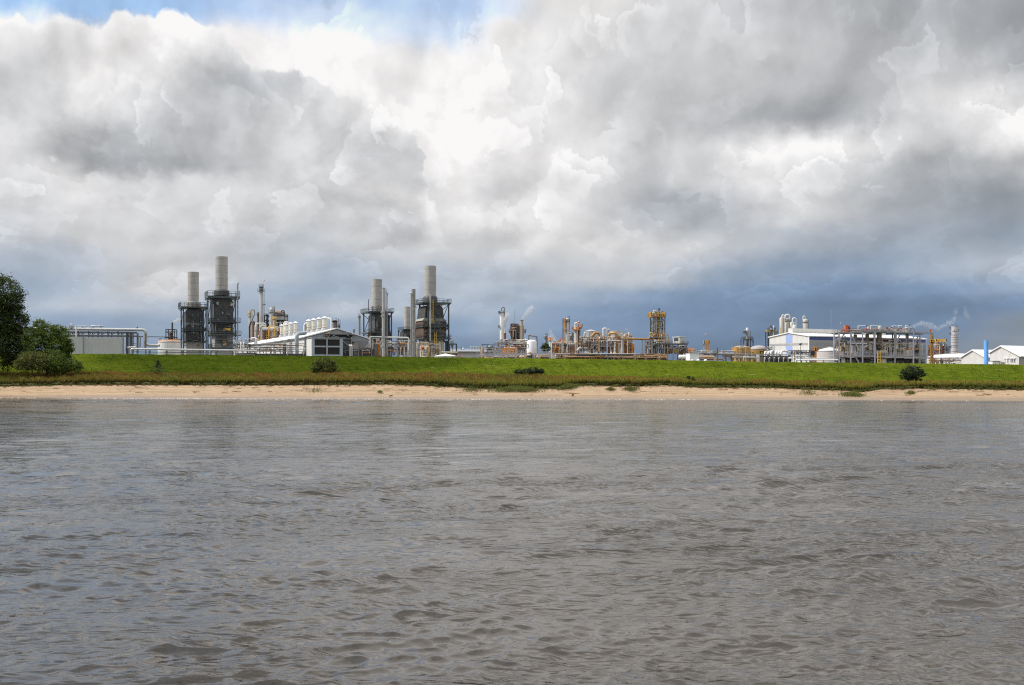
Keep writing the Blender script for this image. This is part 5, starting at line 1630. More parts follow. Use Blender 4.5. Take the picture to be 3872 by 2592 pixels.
T = Thing('steel_platform', 2545, 398, 'steel deck on braced legs carrying the control cabin', 'platform')
p = T.part('deck', dgrey); p.box(2472, 2596, 1300, 1304, -4, 4)
T.part('railing', steel, p).rail(2510, 2596, 1300, 8, -4, 4, 1.6, .1)
for x in (2485, 2507, 2519, 2540, 2561, 2592): T.part('post', steel).box(x - 1.3, x + 1.3, 1304, None, -3.6, -3.2)
q = T.part('brace', steel)
for a, b in ((2540, 2519), (2561, 2540), (2592, 2566)): q.bar((a, 1306, -3.5), (b, 1326, -3.5), .3)
T.part('beam', steel).bar((2480, 1317, -3.4), (2592, 1317, -3.4), .3)
T.part('davit', ochre).pipe([(2512, 1300, -3), (2510, 1268, -3), (2517, 1262, -3), (2522, 1270, -3), (2526, 1300, -3)], 1.3, bend=4)
clutter(T, 2515, 2600, 1306, 1338, 40, [lgrey, beige, brown, dgrey, white, ochre], (.6, 1.7), (-2, 4), 75)
T.part('cabinet', yellow).box(2546, 2560, 1320, 1334, -2, 0)
T.done()
T = Thing('control_cabin', 2560, 396, 'pale grey box cabin with dark window standing on steel deck', 'cabin', None, math.radians(34), z0=EYE - (1300 - HY) * 396 / F + .02)
q = T.part('wall', M_('cabin_wall', (.47, .46, .41), .55, 0, .12, .1, corr=.5))
q.mbox(-1.0, 1.6, -2.4, 1.2, 0, 2.3)
T.part('roof', whiter).mbox(-1.2, 1.8, -2.6, 1.4, 2.3, 2.5)
T.part('window', glass).mbox(-1.04, -1.0, -1.9, .6, .9, 2.0)
T.part('side_wall', white).mbox(-1.03, -1.0, -2.4, -1.95, 0, 2.3)
T.done()
T = tank(2580, 1312, None, 19, 404, 'rusty beige tank under the steel deck', M_('rusty_tank', (.27, .20, .15), .6, 0, .4, .4, rust_amt=.3), 'dome', 5, roofmat=M_('pink_roof', (.45, .36, .31), .6, 0, .2, .2), railm=None)
T.part('frame', brown).rail(2560, 2600, 1336, 16, -9 * T.m, 0, 2.0, .2)
T.done()
pipeline(2598, 2782, 432, [(1308, 1.0, gsteel), (1312, 1.2, gsteel), (1316.5, 1.4, mgrey), (1324, 2.0, dgrey)], 'blue grey railed pipe gantry right of the steel deck', posts=20, post_mat=gsteel, beam=[1308, 1324], group='pipe gantries')
pipeline(2778, 2930, 436, [(1315, 1.0, gsteel), (1319, 1.2, gsteel), (1326, 2.0, dgrey)], 'blue grey pipe gantry passing behind the ochre tanks', posts=22, post_mat=gsteel, beam=[1315], group='pipe gantries')
T = Thing('ladder_tower', 2671, 420, 'slender orange and white ladder tower with handrails', 'ladder tower')
for x, mt in ((2665, stained), (2676, orange)): T.part('ladder', mt).ladder(x, 1289, None, 8, 0, .28)
T.part('cage', yellow).rail(2662, 2680, 1302, 14, -1, 1, 1.2, .16)
T.part('platform', steel).box(2654, 2664, 1302, 1304, -1, 1)
T.done()
windsock(2665.5, 1263, 421, 'bright windsock on a pole over the orange ladder tower', y1=1290)
T = Thing('valve_skid', 2610, 380, 'orange pipes and pallid dome beside the steel deck', 'skid')
for x in (2606, 2612, 2618): T.part('post', orange).box(x - .9, x + .9, 1317, None, -.5, .5)
q = T.part('rail', orange)
for y in (1322, 1328): q.bar((2600, y, -.6), (2628, y, -.6), .35)
T.part('dome', beige).dome(2623, 1324, 4.5, 5); T.part('stand', white).rail(2618, 2630, 1340, 16, -1, 1, 1.2, .12)
T.done()
T = Thing('pipe_skid', 2690, 400, 'white boxes and pipework beneath the right gantry', 'pipework')
for a, b, y0, y1 in ((2652, 2665, 1324, 1334), (2692, 2706, 1326, 1336), (2728, 2742, 1326, 1337), (2708, 2718, 1332, 1340)): T.part('box', rr.choice([white, lgrey, pinkw])).box(a, b, y0, y1, -1, 1)
T.part('frame', steel).rail(2600, 2780, 1342, 12, -1, 1, 2.2, .12)
clutter(T, 2600, 2780, 1326, 1350, 46, [white, lgrey, steel, dgrey, alu], (.6, 1.5), (-1, 3), 76)
T.done()

# --- white vessel and box close to the crest
T = Thing('white_vessel', 2585, 322, 'white horizontal vessel on saddles beside the white box', 'vessel')
T.part('shell', whiter).hcyl(2569, 2603, 1350, 7.2, 0, dome=.5, n=24)
q = T.part('saddle', lgrey)
for x in (2578, 2596): q.box(x - 1.5, x + 1.5, 1354, None, -.5, .5)
T.part('nozzle', white).cyl(2586, 1338, 1344, 1.8)
T.done()
T = Thing('white_box', 2618, 320, 'plain white box unit on the dike top with railing', 'box', None, math.radians(14))
T.part('body', whiter).box(2600, 2636, 1338.5, None, -1.6, 1.6)
T.part('lid', whiter).box(2599, 2637, 1337.5, 1338.5, -1.7, 1.7)
T.part('vent_pipe', lav).pipe([(2624, 1338, 0), (2624, 1318, 0)], .9)
T.part('railing', lav).rail(2618, 2632, 1338, 14, -1, 1, 1, .1)
T.done()
for i, x in enumerate((2640, 2668, 2612)):
    T = Thing('vent_dome', x, 318, ['white rounded vent right against the white box', 'white rounded vent alone right of the white box', 'white rounded vent in front of the white box'][i], 'vent', 'white domed vents on the dike top')
    T.part('dome', whiter).vessel(x, 1359 + (1.5 if i == 2 else 0), None, 6, (-2.5 if i == 2 else 0), h=3)
    T.done()
T = Thing('pipeline', 2680, 330, 'tan pipe bending down right of the white box', 'pipeline')
T.part('pipe', tan).pipe([(2636, 1350, 0), (2700, 1350, 0), (2703, 1366, 0)], 4.2, bend=9, n=12)
T.part('pipe', rustm).pipe([(2640, 1359, .5), (2735, 1360, .5), (2737, 1368, .5)], 2.4, bend=4)
T.part('leg', steel).bar((2668, 1352, 0), (2668, None, 0), .4)
T.done()

# --- ochre tanks, silo
ochret = M_('ochre_tank', (.46, .25, .055), .5, 0, .25, .35, dirtc=(.12, .06, .02))
T = tank(2803, 1316, None, 35, 424, 'ochre tank with ochre cone roof, left of the two', ochret, 'cone', 9, roofmat=M_('ochre_roof', (.42, .27, .12), .6, 0, .3, .2), group='ochre tanks')
T.part('pipe', mgrey).pipe([(2766, None, -3), (2766, 1300, -3), (2802, 1300, -3), (2804, 1312, -3)], 1.1, bend=3)
T.part('hatch', stained).box(2789, 2804, 1308, 1319, -35 * T.m - .6, -34 * T.m)
T.part('railing', steel).rail(2770, 2836, 1340, 8, -36 * T.m, 0, 2, .12)
T.done()
T = tank(2868, 1321, None, 31, 430, 'ochre tank with grey domed roof, right of the two', M_('ochre_tank_dark', (.30, .18, .055), .5, 0, .25, .3), 'dome', 14, roofmat=M_('grey_dome', (.32, .28, .27), .6, 0, .3, .3), group='ochre tanks')
T.part('rim', mgrey).lathe(0, 0, [(31.6 * T.m, Part(T, '', 0, None, None).z(1323.5)), (31.6 * T.m, Part(T, '', 0, None, None).z(1321))], 40)
T.part('railing', yellow).rail(2840, 2895, 1342, 9, -33 * T.m, 0, 2, .2)
T.part('valve_frame', yellow).rail(2868, 2877, 1340, 12, -34 * T.m, -30 * T.m, 1, .25)
T.done()
T = Thing('silo', 2825, 486, 'thin grey silo with white dome on a blue frame behind the ochre tanks', 'silo')
T.part('shell', lgrey).cyl(2827, 1250, None, 6.0); T.part('dome', whiter).vessel(2825.5, 1240, 1252, 4.0)
T.part('arm', white).bar((2822, 1246, 0), (2814, 1248, 0), .3)
p = T.part('platform', dgrey); p.box(2812, 2822, 1260, 1262, -2, 2); T.part('railing', dgrey, p).rail(2813, 2821, 1260, 7, -2, 2, 1, .12)
p = T.part('platform', dgrey); p.box(2807, 2843, 1282, 1285, -3, 3); T.part('railing', dgrey, p).rail(2808, 2842, 1282, 7, -3, 3, 1.6, .12)
q = T.part('frame', bsteel)
for x in (2806, 2843):
    for v in (-2.5, 2.5): q.bar((x, 1284, v), (x, None, v), .4)
q.bar((2806, 1284, -2.5), (2843, 1284, -2.5), .35); q.bar((2806, 1300, -2.5), (2812, 1286, -2.5), .2); q.bar((2843, 1300, -2.5), (2837, 1286, -2.5), .2)
T.part('ladder', dgrey).ladder(2834, 1252, 1310, 2, -2)
T.part('pump', black).vessel(2820, 1296, 1312, 4, -3)
T.done()

# --- pipes with hooped returns before the big hall
T = Thing('pipeline', 2870, 345, 'pale pipes on low legs right of the white box', 'pipeline')
T.part('pipe', steel).pipe([(2715, 1339, 0), (3062, 1343.5, 0)], 2.0)
T.part('pipe', beige).pipe([(2768, 1351, 0), (2855, 1353, 0)], 4.0)
T.part('pipe', dgrey).pipe([(2735, 1346, .6), (2990, 1349, .6)], 2.6)
for x in (2745, 2768, 2800, 2835, 2864, 2869, 2905, 2950, 2984, 3030): T.part('leg', whiter if x in (2864, 2869) else dgrey).bar((x, 1342, 0), (x, None, 0), .4 if x != 2864 else .6)
clutter(T, 2740, 2870, 1343, 1364, 26, [dgrey, white, steel, rustm, lgrey], (.6, 1.4), (-.5, 1.5), 81)
T.done()
T = Thing('pipe_header', 2925, 362, 'row of rounded white pipe returns before the white hall', 'pipes')
for x0, x1, y, r in ((2892, 2906, 1331, 3.2), (2905, 2920, 1330, 3.2), (2915, 2940, 1328, 4.2), (2933, 2950, 1330, 3.2), (2943, 2962, 1330, 3.2), (2954, 2986, 1328, 4.4)):
    T.part('pipe', whiter).pipe([(x0, None, 0), (x0, y, 0), (x1, y, 2), (x1, None, 2)], r, bend=9, n=12, seg=8)
T.done()
T = Thing('pipe_header', 2930, 338, 'dark hooped hoses and bends below the white pipe returns', 'pipes')
g2 = random.Random(9)
for i in range(18):
    x = 2889 + i * 6.0
    T.part('hoop', black if i % 3 else white).pipe([(x, 1372, -.3), (x, 1353 + g2.uniform(-1, 2), -.3), (x + 6, 1352, .2), (x + 9, 1372, .4)], 1.3, bend=5)
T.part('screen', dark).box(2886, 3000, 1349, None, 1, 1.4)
T.done()
T = Thing('pipeline', 3060, 332, 'thick white pipe on the dike top before the hall', 'pipeline')
T.part('pipe', whiter).pipe([(2996, 1378, 0), (2996, 1356, 0), (2984, 1354, 0)], 3.6, bend=6)
T.part('pipe', whiter).pipe([(3010, 1362, 0), (3168, 1361, 0)], 3.0)
T.part('pipe', white).pipe([(3000, 1346, .8), (3058, 1346, .8), (3059, 1358, .8)], 1.9, bend=3)
T.part('pipe', white).pipe([(3002, 1356, .8), (3130, 1356, .8)], 2.2)
for x in (3012, 3049, 3076, 3114): T.part('leg', lav).bar((x, 1363, 0), (x, None, 0), .4)
clutter(T, 3000, 3070, 1342, 1362, 10, [white, lgrey, steel], (.7, 1.4), (.5, 1.5), 83)
T.done()
T = Thing('pipe_skid', 3030, 372, 'grey pipe bundles and dark boxes at the foot of the hall', 'pipework')
T.part('box', dark).box(3066, 3078, 1328, 1342, -1, 1); T.part('pump', dgrey).hcyl(3062, 3082, 1337, 7, 1)
T.part('rail', dgrey).rail(2990, 3066, 1340, 14, -1, 1, 2, .14)
clutter(T, 2985, 3075, 1325, 1350, 44, [dgrey, lgrey, white, steel, rustm], (.6, 1.4), (-1, 3), 84)
T.done()
for i, (x, y, mt) in enumerate(((2712, 1314, wood), (2793, 1319, wood), (2806, 1317, wood), (2925, 1325, wood), (3003.5, 1325, wood))):
    T = Thing('wooden_post', x, 322, ['thick brown post right of the tan pipe', 'brown post in front of the left ochre tank', 'thinner brown post near the middle of the ochre tank', 'brown post before the white pipe returns', 'brown post before the hall, farthest right of the posts'][i], 'post', 'brown posts along the dike')
    T.part('post', mt).cyl(x, y, None, 2.2 if i == 0 else 1.3, n=10); T.done()
T = Thing('lamp_post', 2820, 324, 'pale straight post before the ochre tanks', 'post'); T.part('post', lav).cyl(2820.5, 1306, None, 1.2, n=10); T.done()
T = Thing('floodlight', 3027, 326, 'lamp post with dark twin floodlights before the hall', 'floodlight')
T.part('pole', gsteel).cyl(3027, 1304, None, .9, n=8)
T.part('head', black).box(3022.5, 3026.5, 1300, 1305, -.4, .4); T.part('head', black).box(3027.5, 3031.5, 1299, 1304, -.4, .4)
T.done()

# --- columns behind the hall
DC = 505
T = column(2955, 1201, None, 7.4, DC, 'leftmost stained white column behind the hall', stained, lad=False, loop=(2.4, [(2958, 1206, 0), (2957, 1193, 0), (2964, 1192, 0), (2965, 1300, -1)], 4), loopmat=white)
T.part('ladder', yellow).ladder(2948, 1240, 1290, 3, -2, .16); T.done()
column(2976, 1204, None, 9.2, DC + 2, 'thick stained column with the largest crook pipe behind the hall', stained, lad=True, plats=((1214, 12, 6),), pm=dgrey, loop=(3.2, [(2968, 1208, -.5), (2968, 1191, -.5), (2984, 1191, -.5), (2984, 1215, -.5)], 8), loopmat=white).done()
column(2993, 1219, None, 5.8, DC, 'short white column left under a crook pipe', white, lad=False, loop=(2.6, [(2997, 1224, 0), (2997, 1203.5, 0), (3010, 1204, 0), (3010, 1232, 0)], 6)).done()
column(3004, 1229, None, 7.6, DC - 3, 'shortest white dome column behind the hall', white, lad=False, loop=(1.6, [(3001, 1233, 0), (3001, 1222, 0), (3005, 1222, 0)], 3)).done()
column(3045, 1207, None, 9.2, DC, 'rightmost white column with small crook pipe behind the hall', stained, lad=True, plats=((1221, 10, 3),), pm=dgrey, loop=(2.2, [(3037, 1212, 0), (3037, 1196.5, 0), (3044, 1196.5, 0), (3044, 1212, 0)], 5), loopmat=white).done()
T = Thing('frame_tower', 2917, 470, 'open green grey frame tower with pale vessel left of the hall', 'frame tower')
q = T.part('frame', gsteel)
for x in (2899.5, 2911, 2926, 2934):
    for v in (-2, 2): q.bar((x, 1256, v), (x, None, v), .4)
for y in (1257, 1279, 1300): q.bar((2899, y, -2), (2911, y, -2), .35); q.bar((2926, y, -2), (2934, y, -2), .35)
q.brace(2900, 2911, 1279, 1300, -2, .18); q.brace(2900, 2911, 1257, 1279, -2, .18)
T.part('vessel', alu).vessel(2917, 1240, None, 4.6); T.part('vessel', white).vessel(2922, 1232, None, 1.8, -1.5)
p = T.part('platform', dgrey); p.box(2907, 2929, 1248, 1250, -2, 2); T.part('railing', dgrey, p).rail(2907, 2929, 1248, 8, -2, 2, 1.2, .12)
for a, b in ((2899, 2911), (2925, 2935)): T.part('railing', yellow).rail(a, b, 1257, 7, -2, 2, 1.2, .14)
T.part('cabinet', dgrey).box(2912, 2917, 1232, 1239, -1, 1)
T.part('arm', white).bar((2924, 1239, 0), (2932, 1239, 0), .3)
T.done()
T = Thing('pipe_skid', 2908, 415, 'twisting grey pipes at the left corner of the white hall', 'pipework')
clutter(T, 2896, 2920, 1306, 1345, 24, [lgrey, steel, white, dgrey], (.8, 1.7), (-2, 2), 85); T.done()
T = Thing('lightning_mast', 3142.5, 470, 'thin tall mast rising behind the hall roof', 'mast'); T.part('mast', lgrey).cyl(3142.5, 1168, None, .75, n=6); T.done()

# --- big white hall with blue bands
gB, lB = Vector((-.567, .825, 0)), Vector((.826, .563, 0))
RB = ((3059 - CX) / F * 400, 400.0)
def bx(T, g, l, up):
    nG = Vector((-.826, -.563, 0)); nS = Vector((.563, -.826, 0))
    def strip(name, mt, base, ax, nrm, s0, s1, z0, z1, off):
        p = T.part(name, mt); a, b = base + ax * s0 + nrm * off, base + ax * s1 + nrm * off; i = nrm * (off + .05)
        p.loft([[a + up(z0), b + up(z0), b + up(z1), a + up(z1)], [a - i + up(z0), b - i + up(z0), b - i + up(z1), a - i + up(z1)]], smooth=False)
    O = Vector((0, 0, 0))
    zy = lambda y, d_: EYE - (y - HY) * d_ / F
    # gable: pale blue upright band, grey louvre band
    strip('blue_band', pblue, O, g, nG, 8.0, 11.2, zy(1297, 406), 19.6, .04)
    strip('blue_band', pblue, O, g, nG, 8.0, 11.2, GZ, zy(1308, 406), .04)
    strip('louvre_band', M_('louvre_grey', (.36, .36, .36), .6, 0, .3, .3), O, g, nG, .6, 19.2, zy(1307, 407), zy(1299, 407), .06)
    strip('corner_post', whiter, O, g, nG, -.1, .25, GZ, 18.7, .1)
    # long side
    strip('blue_fascia', dblue, O, l, nS, 0, 72.5, zy(1285.5, 400), zy(1274.5, 400), .05)
    strip('louvre_band', M_('louvre_shaded', (.25, .26, .27), .6, 0, .3, .3), O, l, nS, 0.3, 72.4, zy(1304.5, 400), zy(1297, 400), .05)  # same louvres darker, the side's shade put into the colour
    # half round ridge ventilator with rounded end
    q = T.part('ridge_ventilator', M_('ventilator_cream', (.60, .58, .53), .5, 0, .15, .12))
    c = g * 9.7
    sec = []
    for k in range(17):
        a = PI * k / 16 * 1.12 - PI * .06
        sec.append((1.0 * math.cos(a) * 1.05, 1.0 * math.sin(a)))
    sec = [(1.06, 2.0), (1.06, .75), (.85, .2), (.5, 0), (-.5, 0), (-.85, .2), (-1.06, .75), (-1.06, 2.0)]
    R = lambda s: [c + g * u + l * s + up(20.1 + z) for u, z in sec]
    q.loft([R(1.0), R(58)], smooth=False)
    e = T.part('ventilator_end', clad)
    e.loft([R(.9), R(1.0)], smooth=False)
hall('process_hall', RB, (gB.x, gB.y), (lB.x, lB.y), 19.5, 72.8, 18.8, 18.8, 20.1, 9.7, 'large white hall with pale blue band and rounded roof ventilator', 'hall', clad, clads, roofw, extra=bx)  # side wall is the gable cladding darkened, its shade put into the colour

# --- small pale tank with ribbed cone roof
T = tank(3137, 1328.5, None, 50, 392, 'pale pink grey tank with ribbed cone roof before the hall', pinkw, 'cone', 15.5, roofmat=M_('pale_cone_roof', (.64, .60, .59), .5, 0, .1, .1))
rb_ = T.part('roof_rib', lgrey)
for a in np.linspace(0, 2 * PI, 21)[:-1]:
    m = T.m; rb_.mbar((51 * m * math.cos(a), 51 * m * math.sin(a), rb_.z(1328)), (3 * m * math.cos(a), 3 * m * math.sin(a), rb_.z(1313.4)), .16)
T.part('finial', dgrey).cyl(3137, 1307, 1314, 1.2)
T.done()
T = Thing('ladder_tower', 3085, 376, 'orange ladder stand left of the pale pink grey tank', 'ladder tower')
T.part('ladder', orange).ladder(3083, 1318, None, 6, 0, .3)
T.part('cage', orange).rail(3080, 3090, 1328, 12, -1, 1, 1, .22)
T.done()

# --- big open frame with vessels
FR = 356
T = Thing('open_frame', 3320, FR, 'large open pale steel frame with two decks full of vessels', 'frame')
XF = [(3139, 1262), (3158.5, 1262), (3201.5, 1259), (3246, 1258), (3292, 1256)]
for x, y in XF: T.part('post', lav).box(x - 2.1, x + 2.1, y, None, -4.4, -4.0)
for x, y in ((3185, 1268), (3210, 1268), (3344, 1262)): T.part('post', lav).box(x - 1.5, x + 1.5, y, None, 4.0, 4.4)
for x, y in ((3367, 1258), (3390, 1262), (3436, 1259), (3460, 1264), (3507.5, 1263)): T.part('post', steel if x != 3436 else lav).box(x - 2.0, x + 2.0, y, None, -4.4 if x != 3390 else 3.6, -4.0 if x != 3390 else 4)
q = T.part('top_beam', steel)
for v in (-4.2, 4.2):
    q.bar((3158, 1261.5, v), (3292, 1256.5, v), .3, .34); q.bar((3292, 1257, v), (3370, 1258, v), .3, .34); q.bar((3370, 1260, v), (3510, 1263.5, v), .3, .36)
p = T.part('top_deck', dgrey); p.bar((3160, 1259.5, 0), (3368, 1255.5, 0), 8.2, .16); p.bar((3370, 1259, 0), (3505, 1261.5, 0), 8.2, .16)
rl = T.part('railing', lav, p)
for v in (-4.2, 4.2):
    for h in (10, 5): rl.bar((3160, 1259 - h, v), (3366, 1255 - h, v), .1); rl.bar((3370, 1259 - h, v), (3500, 1261 - h, v), .1)
    for x in np.arange(3160, 3505, 10.5): rl.bar((x, 1259 if x < 3300 else 1257, v), (x, 1249 if x < 3300 else 1248, v), .1)
m = T.part('middle_deck', lgrey)
m.bar((3139, 1348, -4), (3292, 1347.5, -4), .3, .34); m.bar((3292, 1350, -4), (3506, 1355, -4), .3, .45); m.bar((3141, 1346, 0), (3505, 1348, 0), 8.4, .2)
rl = T.part('railing', lav, m)
for h in (10, 5): rl.bar((3140, 1345 - h, -4.2), (3505, 1347 - h, -4.2), .1)
for x in np.arange(3142, 3505, 12): rl.bar((x, 1346, -4.2), (x, 1336, -4.2), .1)
b = T.part('brace', lav)
for a, c in (((3204, 1266), (3244, 1342)), ((3222, 1352), (3236, 1376)), ((3372, 1302), (3388, 1268)), ((3442, 1300), (3456, 1274)), ((3162, 1286), (3180, 1266))): b.bar((*a, -3.6), (*c, -3.6), .35)
s = T.part('stair', brown)
for a, c in (((3162, 1290), (3191, 1324)), ((3162, 1340), (3184, 1322))):
    for v in (-1.5, -.5): s.bar((*a, v), (*c, v), .35)
lf = T.part('lift_cage', lav)
for y in (1268, 1281, 1286, 1292, 1345): lf.bar((3139, y, -4.2), (3158, y, -4.2), .25)
q = T.part('cross_beam', lav)
for x in (3201.5, 3246, 3292, 3367, 3436): q.bar((x, 1262, -4.2), (x, 1262, 4.2), .35)
vb = M_('vessel_brown_grey', (.36, .30, .26), .5, .1, .35, .35, rust_amt=.1)
for x, y0, r in ((3234, 1266, 7), (3279, 1264, 7), (3324.5, 1258, 9.4), (3385, 1266, 5.5), (3430, 1264, 6)):
    T.part('vessel', vb if r < 8 else lgrey).vessel(x, y0, 1325, r, 0, both=True)
T.part('vessel', M_('vessel_grey', (.33, .31, .29), .5, .1, .3, .3)).hcyl(3272, 3345, 1335, 11.5, -.5, n=20)
T.part('vessel', beige).hcyl(3322, 3346, 1333, 9, -1.8)
T.part('drum', M_('dark_drum', (.13, .10, .085), .4, .2, .3, .2)).hcyl(3302, 3316, 1302, 8, -2, dome=.5)
T.part('pipe', whiter).pipe([(3212.5, 1336, -2), (3213, 1301, -2), (3268, 1301, -2), (3270, 1310, -2), (3255, 1318, -1)], 4.2, bend=9, n=12, seg=7)
T.part('pipe', white).pipe([(3301, 1300, -1), (3301, 1266, -1), (3312, 1264, -1)], 2.6, bend=4)
T.part('pipe', stained).pipe([(3395, 1319, -2), (3416, 1318, -2), (3419, 1268, -2)], 2.0, bend=4)
T.part('pipe', white).pipe([(3382, 1320, -2), (3382, 1292, -2), (3378, 1284, -2)], 4.2, bend=5)
T.part('tank', stained).vessel(3424, 1324, 1348, 7.5, -2); T.part('tank', white).vessel(3182, 1354, 1376, 7, -2); T.part('tank', beige).vessel(3328, 1352, None, 16, -2)
T.part('hopper', dark).loft([[Part(T, '', 0, None, None).P(p) for p in ((3453, 1327, -2), (3472, 1321, -2), (3472, 1321, 1), (3453, 1327, 1))], [Part(T, '', 0, None, None).P(p) for p in ((3457, 1347, -2), (3471, 1347, -2), (3471, 1347, 1), (3457, 1347, 1))]], smooth=False)
T.part('tank', lgrey).vessel(3482, 1300, 1345, 15, 2)
T.part('box', conc).box(3310, 3342, 1357, None, -2, 2)
T.part('ladder', yellow).ladder(3305, 1330, None, 9, -4.8, .3)
T.part('ladder', ochre).ladder(3502, 1268, None, 8, -4.9, .3)
T.part('ladder_hoop', yellow).rail(3497, 3507, 1300, 12, -5.6, -4.4, 1, .2)
T.part('cabinet', orred, label='orange red cabinet on the top deck').box(3185, 3195, 1233, 1258, -3.4, -2); T.part('cabinet', red).box(3195, 3203, 1236, 1257, -3.3, -2)
T.part('cabinet_window', dark).box(3196.5, 3201, 1240, 1249, -3.36, -3.2); T.part('cabinet_roof', lgrey).box(3184, 3204, 1231.5, 1233, -3.5, -1.9)
T.part('hydrant', red).vessel(3262, 1241, 1255, 3.2, -3); T.part('cabinet', orred).box(3497, 3502, 1248, 1259, -4.4, -3.6)
T.part('top_drum', beige).vessel(3327, 1232, 1256, 7, 0); T.part('top_drum', stained).vessel(3427, 1238, 1258, 6, 0)
T.part('top_drum', stained).vessel(3283, 1236, 1256, 4, 0)
for a, c, y in ((3241, 3270, 1233), (3288, 3315, 1232), (3369, 3393, 1234), (3394, 3406, 1232), (3420, 3432, 1232)):
    T.part('top_pipe', white).pipe([(a, 1256, -1), (a, y, -1), (c, y + 1, -1), (c, y + 4, -1)], 1.5, bend=3)
for x, y in ((3270, 1234), (3363, 1240), (3399, 1243), (3430, 1231)): T.part('lamp', black).hcyl(x - 2, x + 2, y, 2, -2)
for x0, x1_, y in ((3343, 3349, 1241), (3349, 3356, 1244), (3385, 3391, 1246)): T.part('motor', rr.choice([orred, rustm, orange])).hcyl(x0, x1_, y, 4, -2)
clutter(T, 3160, 3362, 1243, 1258, 34, [white, beige, brown, red, lgrey, dgrey, rustm], (.6, 1.5), (-3, 3), 91)
clutter(T, 3372, 3450, 1243, 1260, 16, [white, beige, brown, orange, dgrey], (.6, 1.4), (-3, 3), 92)
clutter(T, 3165, 3365, 1280, 1345, 34, [white, brown, stained, vb, rustm, dark, tan], (.7, 1.8), (-3, 3.5), 93)
clutter(T, 3310, 3480, 1280, 1348, 38, [white, brown, stained, yellow, vb, orange, dark, beige], (.7, 1.9), (-3, 3.5), 94)
clutter(T, 3165, 3500, 1352, 1382, 60, [dark, lgrey, white, brown, stained, dgrey], (.8, 2.2), (-3, 3), 95)
T.part('base', dark).box(3390, 3480, 1360, None, -1, 2)  # dark box added to deepen the shade under the middle deck
T.part('dark_backing', dark).box(3165, 3300, 1356, None, 2, 3)  # dark sheet added behind, the shade below the deck put into colour
T.done()
windsock(3176, 1222, FR, 'windsock drooping over the open frame beside the orange cabinet', y1=1258, flip=1)
for i, (x, y) in enumerate(((3221, 1220), (3165, 1237), (3411, 1231), (3496, 1232))):
    lamp_post(x, y, FR + 1.5 + i * .2, ['tallest thin lamp pole on the open frame', 'lamp pole at the left corner of the open frame', 'lamp pole over the right half of the open frame', 'lamp pole at the right end of the open frame'][i], y1=1256, arm=5, head=lgrey)

# --- orange frame, ringed chimney, dome tank
T = Thing('process_structure', 3550, 440, 'orange topped lattice frame right of the big open frame', 'structure')
for x, y in ((3535, 1284), (3546, 1295), (3556, 1295), (3568, 1295), (3578, 1308)): T.part('post', orange if x < 3540 else steel).bar((x, y, -1), (x, None, -1), .5)
p = T.part('platform', yellow); p.box(3534, 3571, 1292, 1295, -2, 2); T.part('railing', yellow, p).rail(3534, 3571, 1292, 8, -2, 2, 1.3, .2)
q = T.part('brace', steel); q.bar((3543, 1295, -1), (3552, 1308, -1), .35); q.brace(3556, 3578, 1310, 1338, -1, .3); q.bar((3552, 1308, -1), (3579, 1308, -1), .35); q.bar((3552, 1316, -1), (3579, 1316, -1), .3)
T.part('pipe', white).pipe([(3511, 1323, 0), (3516, 1322, 0), (3517, 1308, 0), (3568, 1310, 0)], 2.4, bend=4)
T.part('drum', orred).vessel(3545, 1320, 1334, 4.6, -1.5); T.part('skid', orange).box(3513, 3545, 1338, 1350, -1, 1)
T.part('drum', ochre).vessel(3523, 1312, 1336, 5, 0)
T.part('winch', ochre).hcyl(3540, 3550, 1288, 3.4, 0)
clutter(T, 3513, 3580, 1300, 1350, 46, [orange, white, dgrey, steel, ochre, black], (.7, 1.6), (-2.5, 2), 101)
T.done()
T = Thing('ringed_chimney', 3609.5, 485, 'free standing pale chimney banded with dark rings', 'chimney')
T.part('shaft', M_('pale_chimney', (.44, .41, .41), .5, 0, .15, .15)).cyl(3609.5, 1234.5, None, 12.8, n=32)
for y in (1254.5, 1267.5, 1276, 1285.5, 1294.5, 1307, 1313, 1329): T.part('ring', mgrey).cyl(3609.5, y - .7, y + .7, 13.5, n=32)
T.part('rim', dgrey).cyl(3609.5, 1233.5, 1235, 13.1, n=32)
for y in (1240, 1260, 1310):
    q = T.part('bracket', dgrey); q.bar((3589, y, 0), (3598, y, 0), .3); q.bar((3590, y, 0), (3597, y + 9, 0), .2)
T.part('aerial', dark).bar((3602, 1254, -1.8), (3602, 1249, -1.8), .25); T.part('box', dgrey).box(3621, 3624, 1246, 1253, -.6, .6)
T.done()
T = tank(3620, 1353, None, 108, 428, 'broad white ribbed dome roof of a low tank beside the sheds', white, 'dome', 15, roofmat=whiter, name='dome_tank')
rb_ = T.part('roof_rib', lgrey)
for a in np.linspace(0, 2 * PI, 33)[:-1]:
    m = T.m
    pts = [Vector((108.6 * m * math.cos(e) * math.cos(a), 108.6 * m * math.cos(e) * math.sin(a), rb_.z(1353) + 15.2 * m * math.sin(e))) for e in (0.02, .4, .8, 1.2, 1.5)]
    rb_.tube(pts, .10, 4)
T.part('hatch', yellow).box(3617, 3624, 1335, 1338.5, -.6, .6)
T.done()
T = Thing('pipe_rack', 3575, 375, 'brown and white pipes low in front of the dome roof', 'pipe rack')
for y, mt, r in ((1355, lgrey, 1.4), (1358, beige, 1.4), (1364, rustm, 1.8), (1370, white, 2.0)): T.part('pipe', mt).pipe([(3512, y, 0), (3600 + r * 20, y + 1, 0)], r)
T.part('elbow', stained).pipe([(3590, 1357, 0), (3606, 1356, 0), (3612, 1362, 0), (3612, None, 0)], 2.0, bend=6)
for x in (3518, 3533, 3560, 3590): T.part('post', ochre).bar((x, 1354, 0), (x, None, 0), .35)
